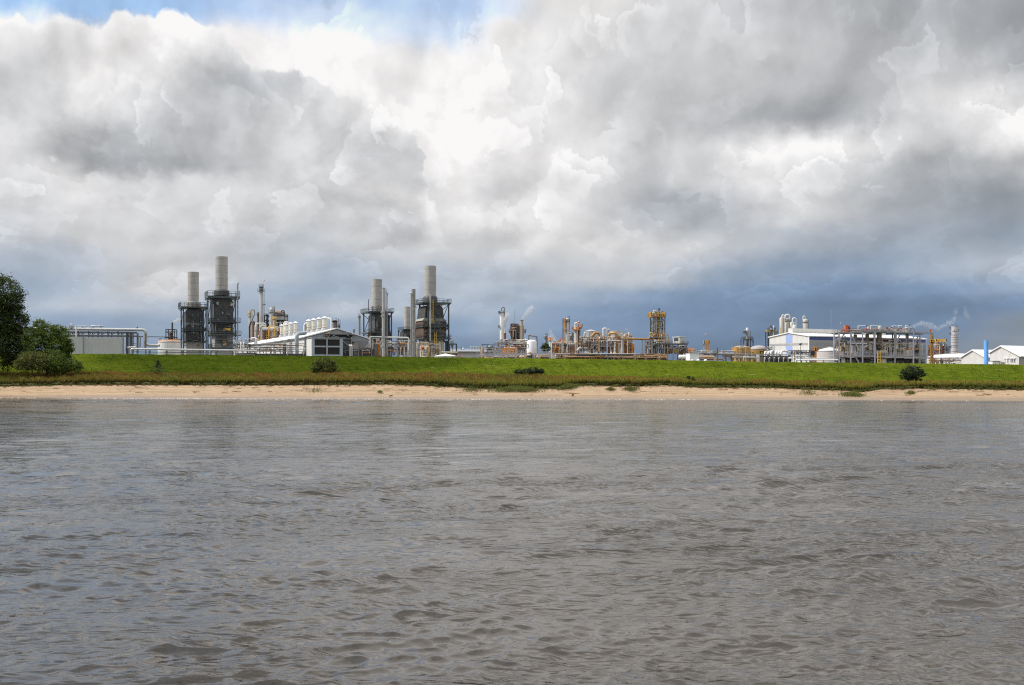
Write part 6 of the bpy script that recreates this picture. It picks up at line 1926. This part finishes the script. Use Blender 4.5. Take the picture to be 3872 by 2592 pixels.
clutter(T, 3515, 3610, 1354, 1376, 36, [ochre, white, brown, rustm, lgrey], (.6, 1.6), (-1, 2), 102)
T.part('pipe', whiter).pipe([(3594, 1372, -1), (3640, 1371, -1)], 2.2)
T.done()

# --- white roofed sheds at the right
def shed_windows(T, g, l, up):
    nG = Vector((-.825, -.567, 0))
    def win(s0, s1, y0, y1, red_):
        d_ = 328; z1, z0 = EYE - (y0 - HY) * d_ / F, EYE - (y1 - HY) * d_ / F
        f = T.part('window', whiter)
        P = lambda s, z, o: g * s + nG * o + up(z)
        f.loft([[P(s0, z0, .1), P(s1, z0, .1), P(s1, z1, .1), P(s0, z1, .1)], [P(s0, z0, -.05), P(s1, z0, -.05), P(s1, z1, -.05), P(s0, z1, -.05)]], smooth=False)
        n = 3 if red_ else 3
        w = (s1 - s0) / n
        for i in range(n):
            if red_ and i == 1: continue
            p = T.part('pane', glass if not (red_ and i == 2) else M_('red_curtain', (.20, .03, .03), .6, 0, .1, 0), f)
            a, b = s0 + i * w + .1, s0 + (i + 1) * w - .1
            p.quad(P(a, z0 + .12, .12), P(b, z0 + .12, .12), P(b, z1 - .2, .12), P(a, z1 - .2, .12))
        T.part('blind_box', whiter).loft([[P(s0 - .15, z1, .3), P(s1 + .15, z1, .3), P(s1 + .15, z1 + .2, .3), P(s0 - .15, z1 + .2, .3)], [P(s0 - .15, z1, 0), P(s1 + .15, z1, 0), P(s1 + .15, z1 + .2, 0), P(s0 - .15, z1 + .2, 0)]], smooth=False)
    win(1.4, 3.0, 1357, 1371, False); win(3.6, 4.9, 1357, 1371, True)
    T.part('downpipe', dgrey).mbar(g * .05 + nG * .12 + up(GZ), g * .05 + nG * .12 + up(10.0), .12)
gS, lS = (-.567, .825), (.825, .567)
hall('shed', (156.0, 325.0), gS, lS, 9.8, 26, 10.06, 11.2, 13.2, 6.1, 'white roofed shed with two windows in its grey gable', 'shed', cladg, M_('shaded_shed_side', (.30, .29, .29), .6, 0, .15, .1, corr=.6), roofw, extra=shed_windows)  # side cladding darker than the gable: shade put into its colour
def s2(T, g, l, up):
    q = T.part('roof_strip', tan); q.mbar(g * -.45 + l * 2.5 + up(10.2), g * 4.0 + l * 2.5 + up(12.55), .3)
hall('shed', (154.0, 345.0), gS, lS, 8.1, 14, 10.0, 10.0, 12.3, 4.05, 'smaller white roofed shed with blank gable left of the blue pipe', 'shed', cladg, M_('shaded_shed_side', (.30, .29, .29), .6, 0, .15, .1, corr=.6), roofw, extra=s2)
T = Thing('blue_pipe', 3728.5, 322, 'bright blue upright pipe between the two sheds', 'pipe')
T.part('pipe', blue).cyl(3729, 1289.5, None, 8.3, n=28); T.part('base_ring', blue).cyl(3729, 1371, 1373, 8.8, n=28)
T.part('rim', M_('blue_rim', (.18, .40, .76), .4, 0, .1, .05)).cyl(3729, 1288.5, 1290.5, 8.6, n=28)
T.done()
T = Thing('hut', 3759, 319, 'small white flat roofed hut right of the blue pipe', 'hut', None, math.radians(10))
T.part('wall', whiter).box(3744, 3774, 1367.5, None, -1, 1); T.part('roof', mgrey).box(3743, 3778, 1365.5, 1367.5, -1.2, 1.2)
T.done()
T = Thing('gas_cabinet', 3786, 318, 'yellowish crates beside the white hut', 'cabinet')
T.part('crate', beige).box(3780, 3792, 1369, None, -.5, .5); T.part('crate', M_('pale_yellow', (.60, .55, .36), .6, 0, .2, .1)).box(3794, 3799, 1371, None, -.4, .4)
T.done()

# ============================================================ plants, shore and steam
def bank_z(px, d_):
    a, b, c, e, f, g, h = [float(v) for v in prof(np.array([px]))]
    return float(np.interp(d_, [a, b, e, g], [0, c, f, h]))


def blades(px, dist, zz, h, w, lean, rng, curl=0.5):
    """two-segment grass blades, one per entry; returns vertices, quads and height share"""
    n = len(px)
    x = (px - CX) / F * dist
    ang = rng.uniform(0, 2 * PI, n); ca, sa = np.cos(ang), np.sin(ang)
    la = rng.uniform(0, 2 * PI, n); lx, ly = np.cos(la) * lean, np.sin(la) * lean
    V = np.zeros((n, 6, 3))
    for k, (t, ww, q) in enumerate(((0, 1.0, 0), (.55, .85, .3), (1.0, .25, 1.0))):
        cx_, cy_, cz = x + lx * q * h, dist + ly * q * h, zz + h * t * (1 - .12 * q * lean * 2)
        V[:, k * 2, :] = np.stack([cx_ - ca * w * ww / 2, cy_ - sa * w * ww / 2, cz], -1)
        V[:, k * 2 + 1, :] = np.stack([cx_ + ca * w * ww / 2, cy_ + sa * w * ww / 2, cz], -1)
    b = np.arange(n)[:, None] * 6
    Q = np.concatenate([b + np.array([[0, 1, 3, 2]]), b + np.array([[2, 3, 5, 4]])], 0)
    hh = np.tile(np.array([0, 0, .55, .55, 1, 1.0]), n)
    return V.reshape(-1, 3), Q, hh


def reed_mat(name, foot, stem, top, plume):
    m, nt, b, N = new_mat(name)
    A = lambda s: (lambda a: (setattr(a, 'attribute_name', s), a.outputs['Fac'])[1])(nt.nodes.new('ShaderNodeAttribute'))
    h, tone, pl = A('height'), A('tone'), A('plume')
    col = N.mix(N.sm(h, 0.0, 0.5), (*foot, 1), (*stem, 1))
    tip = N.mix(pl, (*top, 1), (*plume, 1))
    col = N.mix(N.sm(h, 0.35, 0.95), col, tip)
    pos = nt.nodes.new('ShaderNodeNewGeometry').outputs['Position']
    big = N.noise(N.v('MULTIPLY', pos, (.06, .16, .1)), 1.0, 4, .62)
    col = N.mix(N.m('MULTIPLY', N.sm(big, .50, .64), .55), col, (.075, .105, .018, 1))
    col = N.mix(N.m('MULTIPLY', N.sm(big, .48, .36), .45), col, (.12, .060, .022, 1))
    col = N.mix(N.m('MULTIPLY', tone, 0.6), col, (.030, .034, .010, 1))
    nt.links.new(col, b.inputs['Base Color']); b.inputs['Roughness'].default_value = 0.7
    b.inputs['Specular IOR Level'].default_value = 0.2
    tr = nt.nodes.new('ShaderNodeBsdfTranslucent'); nt.links.new(col, tr.inputs[0])
    mx = nt.nodes.new('ShaderNodeMixShader'); mx.inputs[0].default_value = 0.25
    nt.links.new(b.outputs[0], mx.inputs[1]); nt.links.new(tr.outputs[0], mx.inputs[2]); nt.links.new(mx.outputs[0], nt.nodes['Material Output'].inputs[0])
    return m


rg = np.random.default_rng(4)
n = 185000
px = rg.uniform(-700, 4600, n)
t = rg.uniform(0, 1, n) ** 1.25
edge_in = 0.6 + 2.6 * np.clip(vnoise(px * .10, 61) + .35, -.2, 2)
a_, b_, c_, e_, f_, g_, h_ = prof(px)
dist = lerp(b_ + edge_in, e_ + 1.4 + 2.6 * vnoise(px * .05, 63), t)
zz = np.interp(t, [0, .12, 1], [0, 1, 1]) * 0 + lerp(c_ + .28, f_, np.clip(t * 1.05, 0, 1))
patch = vnoise(px * .045 + t * 3, 64) + .5 * vnoise(px * .2 - t * 5, 65)
gap = vnoise(px * .16 + 7 * t, 66)
keep = gap > -.62 + .1 * rg.uniform(-1, 1, n)
h = (1.30 + .42 * patch + .30 * vnoise(px * .35, 68)) * rg.uniform(.55, 1.12, n) * np.where(px < 450, 1.12, 1.0) * lerp(1.0, .92, t)
w = rg.uniform(.07, .15, n)
lean = rg.uniform(.02, .32, n) + .25 * (rg.uniform(0, 1, n) < .12)
pl = (rg.uniform(0, 1, n) < np.clip(.10 + .62 * t + .35 * vnoise(px * .02 + 11, 67), .02, .92)) * 1.0
tone = np.clip(.28 - .35 * patch + rg.normal(0, .22, n), 0, 1)
k = np.where(keep)[0]
V, Q, hh = blades(px[k], dist[k], zz[k] - .05, h[k], w[k], lean[k], rg)
me = np_mesh('reeds', V, Q)
add_attr(me, 'height', hh); add_attr(me, 'tone', np.repeat(tone[k], 6)); add_attr(me, 'plume', np.repeat(pl[k], 6))
REED = reed_mat('reed_blades', (.022, .015, .008), (.060, .062, .010), (.230, .215, .026), (.31, .120, .038))  # foot: dead brown stems, with shade low in the reeds added to the colour
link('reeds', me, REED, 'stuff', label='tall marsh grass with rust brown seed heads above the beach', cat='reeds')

# short grass creeping down to the sand, and seed heads of the dike's own grass
n = 26000
px = rg.uniform(-600, 4500, n)
a_, b_, c_, e_, f_, g_, h_ = prof(px)
dd = b_ + .9 - 1.6 * rg.uniform(0, 1, n) ** 2 * np.clip(.6 + vnoise(px * .09, 71) * 1.4, .05, 2)
zz = np.interp((dd - a_) / (b_ + 1 - a_), [0, .7, 1], [0, .66, 1]) * c_ + np.where(dd > b_ + .4, .15, 0)
V, Q, hh = blades(px, dd, zz - .04, rg.uniform(.15, .6, n), rg.uniform(.05, .11, n), rg.uniform(.2, .8, n), rg)
me = np_mesh('shore_grass', V, Q)
add_attr(me, 'height', hh); add_attr(me, 'tone', np.repeat(rg.uniform(0, .9, n), 6)); add_attr(me, 'plume', np.repeat((rg.uniform(0, 1, n) < .15) * 1.0, 6))
SHG = reed_mat('shore_grass_blades', (.06, .05, .02), (.095, .12, .024), (.16, .19, .035), (.30, .20, .08))
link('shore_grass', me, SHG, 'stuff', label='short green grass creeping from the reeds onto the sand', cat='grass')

n = 30000
px = rg.uniform(-500, 4400, n)
a_, b_, c_, e_, f_, g_, h_ = prof(px)
t = rg.uniform(0, 1, n)
clump = vnoise(px * .12 + 9 * t, 74) + .5 * vnoise(px * .5 - 20 * t, 75)
k = np.where(clump > .12)[0]
V, Q, hh = blades(px[k], lerp(e_, g_, t)[k], lerp(f_, h_, t)[k] - .03, rg.uniform(.12, .34, len(k)), rg.uniform(.08, .2, len(k)), rg.uniform(.1, .6, len(k)), rg)
me = np_mesh('dike_tussocks', V, Q)
add_attr(me, 'height', hh); add_attr(me, 'tone', np.repeat(rg.uniform(0, .8, len(k)), 6)); add_attr(me, 'plume', np.repeat((rg.uniform(0, 1, len(k)) < .015) * 1.0, 6))
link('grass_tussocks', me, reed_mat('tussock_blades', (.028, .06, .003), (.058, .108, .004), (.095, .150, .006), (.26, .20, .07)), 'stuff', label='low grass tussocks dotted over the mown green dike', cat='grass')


# trees and bushes -----------------------------------------------------------
def foliage(lobes, n, size, rng, d0, depth, m, spiky=0.0, per=46):
    """leaf quads gathered in clumps on the skins of the lobes (given in photo px at distance d0)"""
    P, tone = [], []
    areas = np.array([l[2] * l[3] for l in lobes], float); areas /= areas.sum()
    centres = []
    for l, a in zip(lobes, areas):
        nc = max(4, int(n * a / per))
        u = rng.normal(size=(nc, 3)); u /= np.linalg.norm(u, axis=1)[:, None]
        r = rng.uniform(.55, 1.0, nc) ** .6 * (1 + spiky * rng.uniform(-.1, .45, nc))
        c = np.stack([(l[0] - CX) * m + u[:, 0] * r * l[2] * m, d0 + u[:, 1] * r * l[2] * m * depth, EYE - (l[1] - HY) * m + u[:, 2] * r * l[3] * m], -1)
        centres.append(c)
        s = rng.uniform(.10, .24, nc) * min(l[2], l[3]) * m
        s = np.clip(s, size * 1.2, size * 4.5)
        for ci, si in zip(c, s):
            q = ci + rng.normal(size=(per, 3)) * np.array([si, si, si * .62]); P.append(q)
            tone.append(np.clip(rng.uniform(0, 1) * .7 + rng.normal(0, .16, per) + .1, 0, 1))
    P = np.concatenate(P); tone = np.concatenate(tone)
    k = len(P)
    a = rng.normal(size=(k, 3)); a /= np.linalg.norm(a, axis=1)[:, None]
    b = np.cross(a, rng.normal(size=(k, 3))); b /= np.linalg.norm(b, axis=1)[:, None]
    L = size * rng.uniform(.6, 1.3, k)[:, None]; Wd = L * rng.uniform(.35, .6, k)[:, None]
    V = np.stack([P - a * L, P - b * Wd, P + a * L, P + b * Wd], 1).reshape(-1, 3)
    Q = np.arange(k * 4).reshape(-1, 4)
    return V, Q, np.repeat(tone, 4), np.concatenate(centres)


BARK = paint('bark', (.075, .055, .04), .95, 0, .5, .3)


def tree(name, lobes, d0, base, n, size, mat, label, cat, seed, depth=1.0, trunk=0.25, stems=1, spiky=0.0, group=None, limbs=14):
    rng = np.random.default_rng(seed)
    m = d0 / F
    z0 = bank_z(base, d0) if d0 < 300 else GZ
    V, Q, tone, C = foliage(lobes, n, size, rng, d0, depth, m, spiky)
    ok = V.reshape(-1, 4, 3)[:, :, 2].min(1) > z0 - .05
    Vk = V.reshape(-1, 4, 3)[ok].reshape(-1, 3); tone = tone.reshape(-1, 4)[ok].ravel()
    T = Thing(name, base, d0, label, cat, group, z0=z0)
    o = Vector(((base - CX) * m, d0, z0))
    tk = T.part('trunk', BARK)
    top = Vector(C[:, :].mean(0)) - o
    pick = rng.permutation(len(C))[:limbs]
    for s in range(stems):
        off = Vector((rng.uniform(-.5, .5) * (stems > 1), rng.uniform(-.3, .3) * (stems > 1), 0))
        mid = Vector((lerp(off.x, top.x, .5), lerp(off.y, top.y, .5), top.z * .55))
        pts = [off, lerp(off, mid, .5) + Vector((rng.uniform(-.1, .1), 0, 0)), mid, top * 1.1]
        for a in range(3):
            tk.loft([[p + Vector((math.cos(q) * r, math.sin(q) * r, 0)) for q in np.linspace(0, 2 * PI, 9)[:-1]] for p, r in ((pts[a], trunk * (1 - .27 * a)), (pts[a + 1], trunk * (1 - .27 * (a + 1))))])
        for i in pick[s::stems]:
            e = Vector(C[i]) - o; st = lerp(pts[1], pts[3], rng.uniform(.0, .8))
            if e.z < .2: continue
            md = lerp(st, e, .5) + Vector((0, 0, -.08 * (e - st).length))
            for (p, r), (q, r2) in (((st, trunk * .38), (md, trunk * .22)), ((md, trunk * .22), (e, trunk * .06))):
                x, y = frame_of(q - p) if (q - p).length > 1e-4 else (Vector((1, 0, 0)), Vector((0, 1, 0)))
                tk.loft([[p + (x * math.cos(w_) + y * math.sin(w_)) * r for w_ in (0, 1.57, 3.14, 4.71)], [q + (x * math.cos(w_) + y * math.sin(w_)) * r2 for w_ in (0, 1.57, 3.14, 4.71)]])
    root = T.done() if False else None
    # the trunk is one part, the crown another
    rt = bpy.data.objects.new(name, None); COL.objects.link(rt); rt.location = o
    rt['label'] = label; rt['category'] = cat
    if group: rt['group'] = group
    ob = tk.finish(); ob.parent = rt
    me = np_mesh('crown', Vk - np.array(o), np.arange(len(Vk)).reshape(-1, 4)); add_attr(me, 'tone', tone)
    link('crown', me, mat, parent=rt)
    return rt


LD = leaf_mat('dark_leaves', (.018, .031, .007), (.042, .064, .010), (.115, .145, .024))
LM = leaf_mat('willow_leaves', (.036, .062, .010), (.085, .130, .016), (.190, .230, .036))
LO = leaf_mat('olive_leaves', (.044, .054, .012), (.100, .112, .020), (.210, .200, .040))
LB = leaf_mat('blackish_leaves', (.012, .022, .008), (.024, .040, .012), (.050, .070, .020))
tree('tree', [(-70, 1200, 110, 130), (18, 1112, 62, 68), (58, 1215, 44, 62), (68, 1285, 40, 60), (0, 1320, 105, 85), (-110, 1090, 100, 100), (45, 1160, 40, 50), (-10, 1240, 85, 90), (60, 1345, 50, 45)], 262, -20, 62000, .24, LD,
     'tall dark tree cut by the left edge of the picture', 'tree', 1, trunk=.5, limbs=30)
tree('tree', [(148, 1243, 26, 36), (185, 1262, 45, 38), (228, 1268, 34, 34), (215, 1310, 55, 48), (150, 1310, 45, 60), (120, 1290, 30, 50), (250, 1310, 24, 34), (130, 1360, 55, 38), (215, 1355, 50, 40)], 258, 175, 30000, .20, LM,
     'lower green willow tree right of the tall dark tree', 'tree', 2, trunk=.35, stems=2, limbs=24)
tree('bush', [(115, 1365, 42, 32), (85, 1380, 26, 24), (150, 1372, 36, 34)], 252, 120, 9000, .16, LO, 'olive brown bush at the foot of the tall dark tree', 'bush', 3, trunk=.12, stems=4, spiky=.5)
tree('bush', [(205, 1370, 40, 40), (262, 1380, 38, 26), (292, 1388, 22, 20), (230, 1392, 50, 18)], 254, 240, 11000, .16, LM, 'fresh green bush spreading right of the willow tree', 'bush', 4, trunk=.12, stems=4, spiky=.3)
tree('bush', [(1205, 1388, 26, 26), (1228, 1378, 30, 24), (1252, 1390, 25, 24), (1230, 1400, 40, 14), (1190, 1398, 14, 12)], 264, 1228, 10000, .15, LO, 'round dense bush at the foot of the dike below the filter house', 'bush', 5, trunk=.14, stems=4, spiky=.2)
tree('bush', [(1985, 1404, 36, 8), (2018, 1401, 26, 11), (2040, 1404, 18, 8), (1960, 1407, 20, 6)], 262, 2003, 6000, .14, LB, 'low dark bush on the dike foot near the picture centre', 'bush', 6, trunk=.10, stems=4, spiky=.35)
tree('bush', [(3445, 1412, 30, 26), (3425, 1420, 22, 18), (3472, 1418, 24, 18), (3450, 1440, 22, 18), (3458, 1398, 20, 14), (3485, 1412, 14, 10), (3415, 1412, 12, 8)], 240, 3449, 8500, .13, LB, 'dark spreading shrub standing alone in the reeds at right', 'bush', 7, trunk=.16, stems=5, spiky=.8, limbs=22)
tree('bush', [(3505, 1455, 26, 9), (3480, 1458, 16, 7)], 238, 3500, 2500, .12, LB, 'low dark tuft of scrub right of the lone shrub', 'bush', 8, trunk=.06, stems=3, spiky=.3)
tree('bush', [(2605, 1437, 10, 13), (2620, 1440, 10, 12), (2628, 1450, 9, 8)], 243, 2612, 2200, .12, LB, 'small dark bush among the reeds right of the picture centre', 'bush', 9, trunk=.07, stems=3, spiky=.6)
tree('tree', [(2063, 1309, 11, 10), (2058, 1318, 11, 10), (2069, 1320, 9, 10)], 425, 2063, 2500, .26, LD, 'dark bushy tree between white drum and cooler', 'tree', 10, trunk=.18)

# little conifer on the dike foot: drooping whorls of branches
T = Thing('conifer', 599, 262, 'thin young conifer on the dike foot at left', 'tree', z0=bank_z(599, 262))
T.part('trunk', BARK).cyl(597, 1346, None, .55, r1=1.3, n=8)
q = T.part('crown', LB)
rc = np.random.default_rng(12)
for i in range(520):
    f = rc.uniform(0, 1) ** .8
    y = lerp(1362, 1412, f); R_ = (.10 + .90 * f) * 26 * T.m * rc.uniform(.2, 1.15)
    a = rc.uniform(0, 2 * PI)
    c = Vector((q.u(597) + R_ * math.cos(a), R_ * math.sin(a), q.z(y) - .12 * R_ + rc.uniform(-.1, .2)))
    if c.z < .05: continue
    dr = Vector((math.cos(a), math.sin(a), -.15 + .5 * (1 - f))) * rc.uniform(.18, .42); s_ = Vector((-math.sin(a), math.cos(a), rc.uniform(-.6, .6))) * rc.uniform(.05, .12)
    q.quad(c - s_, c + dr, c + s_, c - dr)
T.done()


# grass clumps on the beach ---------------------------------------------------
def clump_of(px0, px1, d_, n, hh_, label, seed):
    r = np.random.default_rng(seed)
    x = (px0 + px1) / 2 + (px1 - px0) / 2 * np.clip(r.normal(0, .5, n), -1, 1)
    dd = d_ + np.clip(r.normal(0, 1.0, n), -2, 2) * min(2.2, (px1 - px0) * .02)
    zz = np.array([bank_z(a, b) for a, b in zip(x, dd)])
    fall = np.clip(1.1 - np.abs((x - (px0 + px1) / 2) / ((px1 - px0) / 2)), .25, 1)
    V, Q, h_ = blades(x, dd, zz - .02, hh_ * fall * r.uniform(.5, 1.15, n), r.uniform(.05, .10, n), r.uniform(.1, .7, n), r)
    o = np.array([((px0 + px1) / 2 - CX) * d_ / F, d_, bank_z((px0 + px1) / 2, d_)])
    me = np_mesh('grass_clump', V - o, Q)
    add_attr(me, 'height', h_); add_attr(me, 'tone', np.repeat(r.uniform(0, .8, n), 6)); add_attr(me, 'plume', np.repeat((r.uniform(0, 1, n) < .08) * 1.0, 6))
    ob = link('grass_clump', me, SHG, label=label, cat='grass clump', group='grass clumps on the beach'); ob.location = o
for a in ((1725, 1850, 233, 900, .35, 'thin flat green clump reaching out left of the widest one', 1), (1845, 2060, 232.5, 3600, .85, 'widest green clump in front of the reeds near the centre', 2), (2085, 2205, 235, 2000, .9, 'blue green clump at the right end of the centre clumps', 3),
          (2288, 2330, 229, 420, .5, 'small clump alone on the sand, left of a longer one', 4), (2348, 2420, 229, 800, .5, 'longish clump alone on the sand right of a small one', 5), (3170, 3275, 222, 1700, .6, 'clump jutting onto the sand left of the lone shrub', 6),
          (1425, 1450, 226, 160, .5, 'yellow green tuft above the dark driftwood log', 7), (1140, 1245, 229, 260, .4, 'sparse row of stalks on the sand below the round bush', 8), (3000, 3110, 224, 320, .5, 'scattered stalks on the sand left of the jutting clump', 9),
          (3420, 3470, 221, 260, .6, 'scattered stalks on the sand below the lone shrub', 10), (2635, 2685, 234, 600, .6, 'bright green tuft at the foot of the small dark bush', 11), (2160, 2172, 221, 40, .6, 'single forked stalk near the waterline', 12)):
    clump_of(*a)

# driftwood --------------------------------------------------------------------
rd = random.Random(3)
T = Thing('driftwood', CX, F, 'dark sticks and dry stalks washed up along the reeds', 'driftwood'); T.m = 1.0
q = T.part('driftwood', rustm)
for i in range(520):
    x = rd.uniform(-300, 4200)
    a, b, c, e, f, g, h = [float(v) for v in prof(np.array([x]))]
    t = 1 - abs(rd.gauss(0, .07)) if rd.random() < .72 else rd.uniform(.42, .95)
    dd = lerp(a, b, min(t, 1.0)); zz_ = bank_z(x, dd)
    zz_ = c * (0.22 * t + 0.78 * t ** 1.25) + .05
    L = rd.uniform(.25, 1.4) if t > .85 else rd.uniform(.3, 2.2)
    an = rd.gauss(0, .25)
    A = Vector(((x - CX) / F * dd, dd, zz_)); B = A + Vector((L * math.cos(an), L * math.sin(an), rd.uniform(-.03, .10) + L * math.sin(an) * .1))
    q.mbar(A, B, rd.uniform(.04, .10))
o = q.finish(); o['kind'] = 'stuff'; o['label'] = T.label; o['category'] = T.cat; T.parts = []
T = Thing('driftwood_log', 1478, 220.5, 'short dark log lying on the bare sand', 'log', z0=bank_z(1478, 220.5))
q = T.part('log', dark)
q.tube([Vector((-.34, 0, .07)), Vector((-.1, .03, .13)), Vector((.15, 0, .16)), Vector((.34, -.03, .20))], .12, 9); q.tube([Vector((.1, 0, .15)), Vector((.28, .05, .32))], .05, 6)
T.done()

# foam at the waterline -----------------------------------------------------------
mf, nt, b, N = new_mat('foam'); b.inputs['Base Color'].default_value = (.55, .53, .50, 1); b.inputs['Roughness'].default_value = .8
q = Part(Thing('foam', CX, F, '', ''), 'foam', mf, None, None)
xs = np.arange(-300, 4200, 2.5)
amt = np.clip(vnoise(xs * .018, 91) + .25 + .5 * np.exp(-((xs - 800) / 260) ** 2) + .3 * np.exp(-((xs - 1600) / 200) ** 2) - .35 * (xs > 2300), 0, 1) * np.clip(.5 + vnoise(xs * .12, 92), 0, 1)
sd = prof(xs)[0] + 0.5 * vnoise(xs * .04, 5)
off = 1.1 + .8 * vnoise(xs * .03, 93)
for i in range(len(xs) - 1):
    if amt[i] < .12 or rd.random() < .18: continue
    for s0, wd in ((rd.uniform(-.25, .25), .55), (2.2, .3)):
        if s0 and rd.random() < .5: continue
        y0, y1 = sd[i] - off[i] - s0, sd[i + 1] - off[i + 1] - s0
        w0, w1 = wd * amt[i] * rd.uniform(.5, 1.2), wd * amt[i] * rd.uniform(.5, 1.2)
        zf = .10
        X = lambda x, y: (x - CX) / F * y
        q.quad(Vector((X(xs[i], y0), y0 - w0, zf - .03)), Vector((X(xs[i + 1], y1), y1 - w1, zf - .03)), Vector((X(xs[i + 1], y1), y1, zf)), Vector((X(xs[i], y0), y0, zf)))
o = q.finish(); o['kind'] = 'stuff'; o['label'] = 'thin white foam lapping along the waterline'; o['category'] = 'foam'


# steam ---------------------------------------------------------------------------
def steam_mat(name, dens, sc, pts, m_, px0, d_):
    """steam thins out away from the line of puffs and breaks up in the wind"""
    m = bpy.data.materials.new(name); m.use_nodes = True; nt = m.node_tree; nt.nodes.clear(); N = NG(nt)
    pv_ = nt.nodes.new('ShaderNodeVolumePrincipled'); pv_.inputs['Color'].default_value = (.97, .97, .97, 1); pv_.inputs['Anisotropy'].default_value = 0.2
    pos = nt.nodes.new('ShaderNodeNewGeometry').outputs['Position']
    wob = N.v('SCALE', N.v('SUBTRACT', N.noise(pos, sc * .8, 3, .6, color=True), (.5, .5, .5)), scale=2.2)
    pw_ = N.v('ADD', pos, wob)
    acc = None
    for (x, y, r) in pts:
        c = ((x - CX) * m_, d_, EYE - (y - HY) * m_)
        f = N.m('SUBTRACT', 1.0, N.m('DIVIDE', N.v('LENGTH', N.v('SUBTRACT', pw_, c)), r * m_ * 1.05))
        acc = f if acc is None else N.m('MAXIMUM', acc, f)
    nn = N.m('SUBTRACT', N.noise(pos, sc * 1.6, 4, .65), .5)
    den = N.sm(N.m('ADD', acc, N.m('MULTIPLY', nn, 1.5)), 0.05, 0.75)
    nt.links.new(N.m('MULTIPLY', den, dens), pv_.inputs['Density'])
    o = nt.nodes.new('ShaderNodeOutputMaterial'); nt.links.new(pv_.outputs[0], o.inputs['Volume'])
    return m
SC.cycles.volume_step_rate = 1.0
SC.cycles.volume_max_steps = 64


def plume(pts, d_, label, dens, sc=.35):
    """closed tube round the puffs (px, py, radius px); the steam inside thins towards its skin"""
    T = Thing('steam_plume', pts[0][0], d_, label, 'steam', 'steam plumes', z0=0.0)
    m = T.m
    fine = []
    for i in range(len(pts) - 1):
        for k in range(2): fine.append(tuple(lerp(pts[i][q], pts[i + 1][q], k / 2) for q in range(3)))
    fine.append(pts[-1])
    q = T.part('steam_plume', steam_mat('steam', dens, sc, fine, m, pts[0][0], d_))
    P = [Vector((q.u(p[0]), 0, q.z(p[1]))) for p in fine]; R = [p[2] * m * 1.5 for p in fine]
    P = [P[0] + (P[0] - P[1]).normalized() * R[0]] + P + [P[-1] + (P[-1] - P[-2]).normalized() * R[-1]]
    R = [R[0] * .4] + R + [R[-1] * .4]
    rings = []
    for i, (c, r) in enumerate(zip(P, R)):
        t = (P[min(i + 1, len(P) - 1)] - P[max(i - 1, 0)]).normalized(); x, y = frame_of(t)
        rings.append([c + (x * math.cos(a) + y * math.sin(a)) * r for a in np.linspace(0, 2 * PI, 13)[:-1]])
    q.loft(rings)
    o = T.done(); o['kind'] = 'stuff'
    return o
plume([(653, 1220, 4), (662, 1216, 7), (674, 1212, 9), (687, 1213, 9)], 448, 'small white steam puff from the thin black flue', 1.2)
plume([(1910, 1247, 6), (1908, 1234, 10), (1910, 1220, 13), (1914, 1205, 14), (1918, 1192, 11)], 462, 'white steam rising from the rust brown flue', .8)
plume([(1974, 1210, 6), (1981, 1199, 9), (1991, 1186, 12), (2003, 1174, 15), (2014, 1164, 13)], 470, 'pale steam drifting sideways from the tan flue', .38)
plume([(1711, 1289, 7), (1717, 1281, 10), (1724, 1274, 9), (1731, 1268, 6)], 372, 'faint steam over the small hopper vessel', .5)
plume([(2094, 1310, 22), (2092, 1294, 22), (2084, 1278, 16), (2082, 1264, 10), (2082, 1254, 6)], 520, 'pale steam cloud behind the orange headed column', .25)
plume([(3398, 1250, 9), (3425, 1244, 11), (3455, 1233, 13), (3487, 1222, 14), (3520, 1235, 15), (3548, 1243, 13), (3575, 1230, 13), (3598, 1220, 12), (3610, 1204, 9)], 475, 'long wavering steam trail behind the open frame', .19, .26)
plume([(3612, 1192, 9), (3614, 1180, 12), (3616, 1168, 9)], 475, 'wisp of steam above the ringed chimney', .09, .3)
plume([(3660, 1202, 10), (3654, 1188, 12), (3650, 1172, 9), (3650, 1162, 6)], 475, 'drifting wisp of steam beyond the ringed chimney', .08, .3)
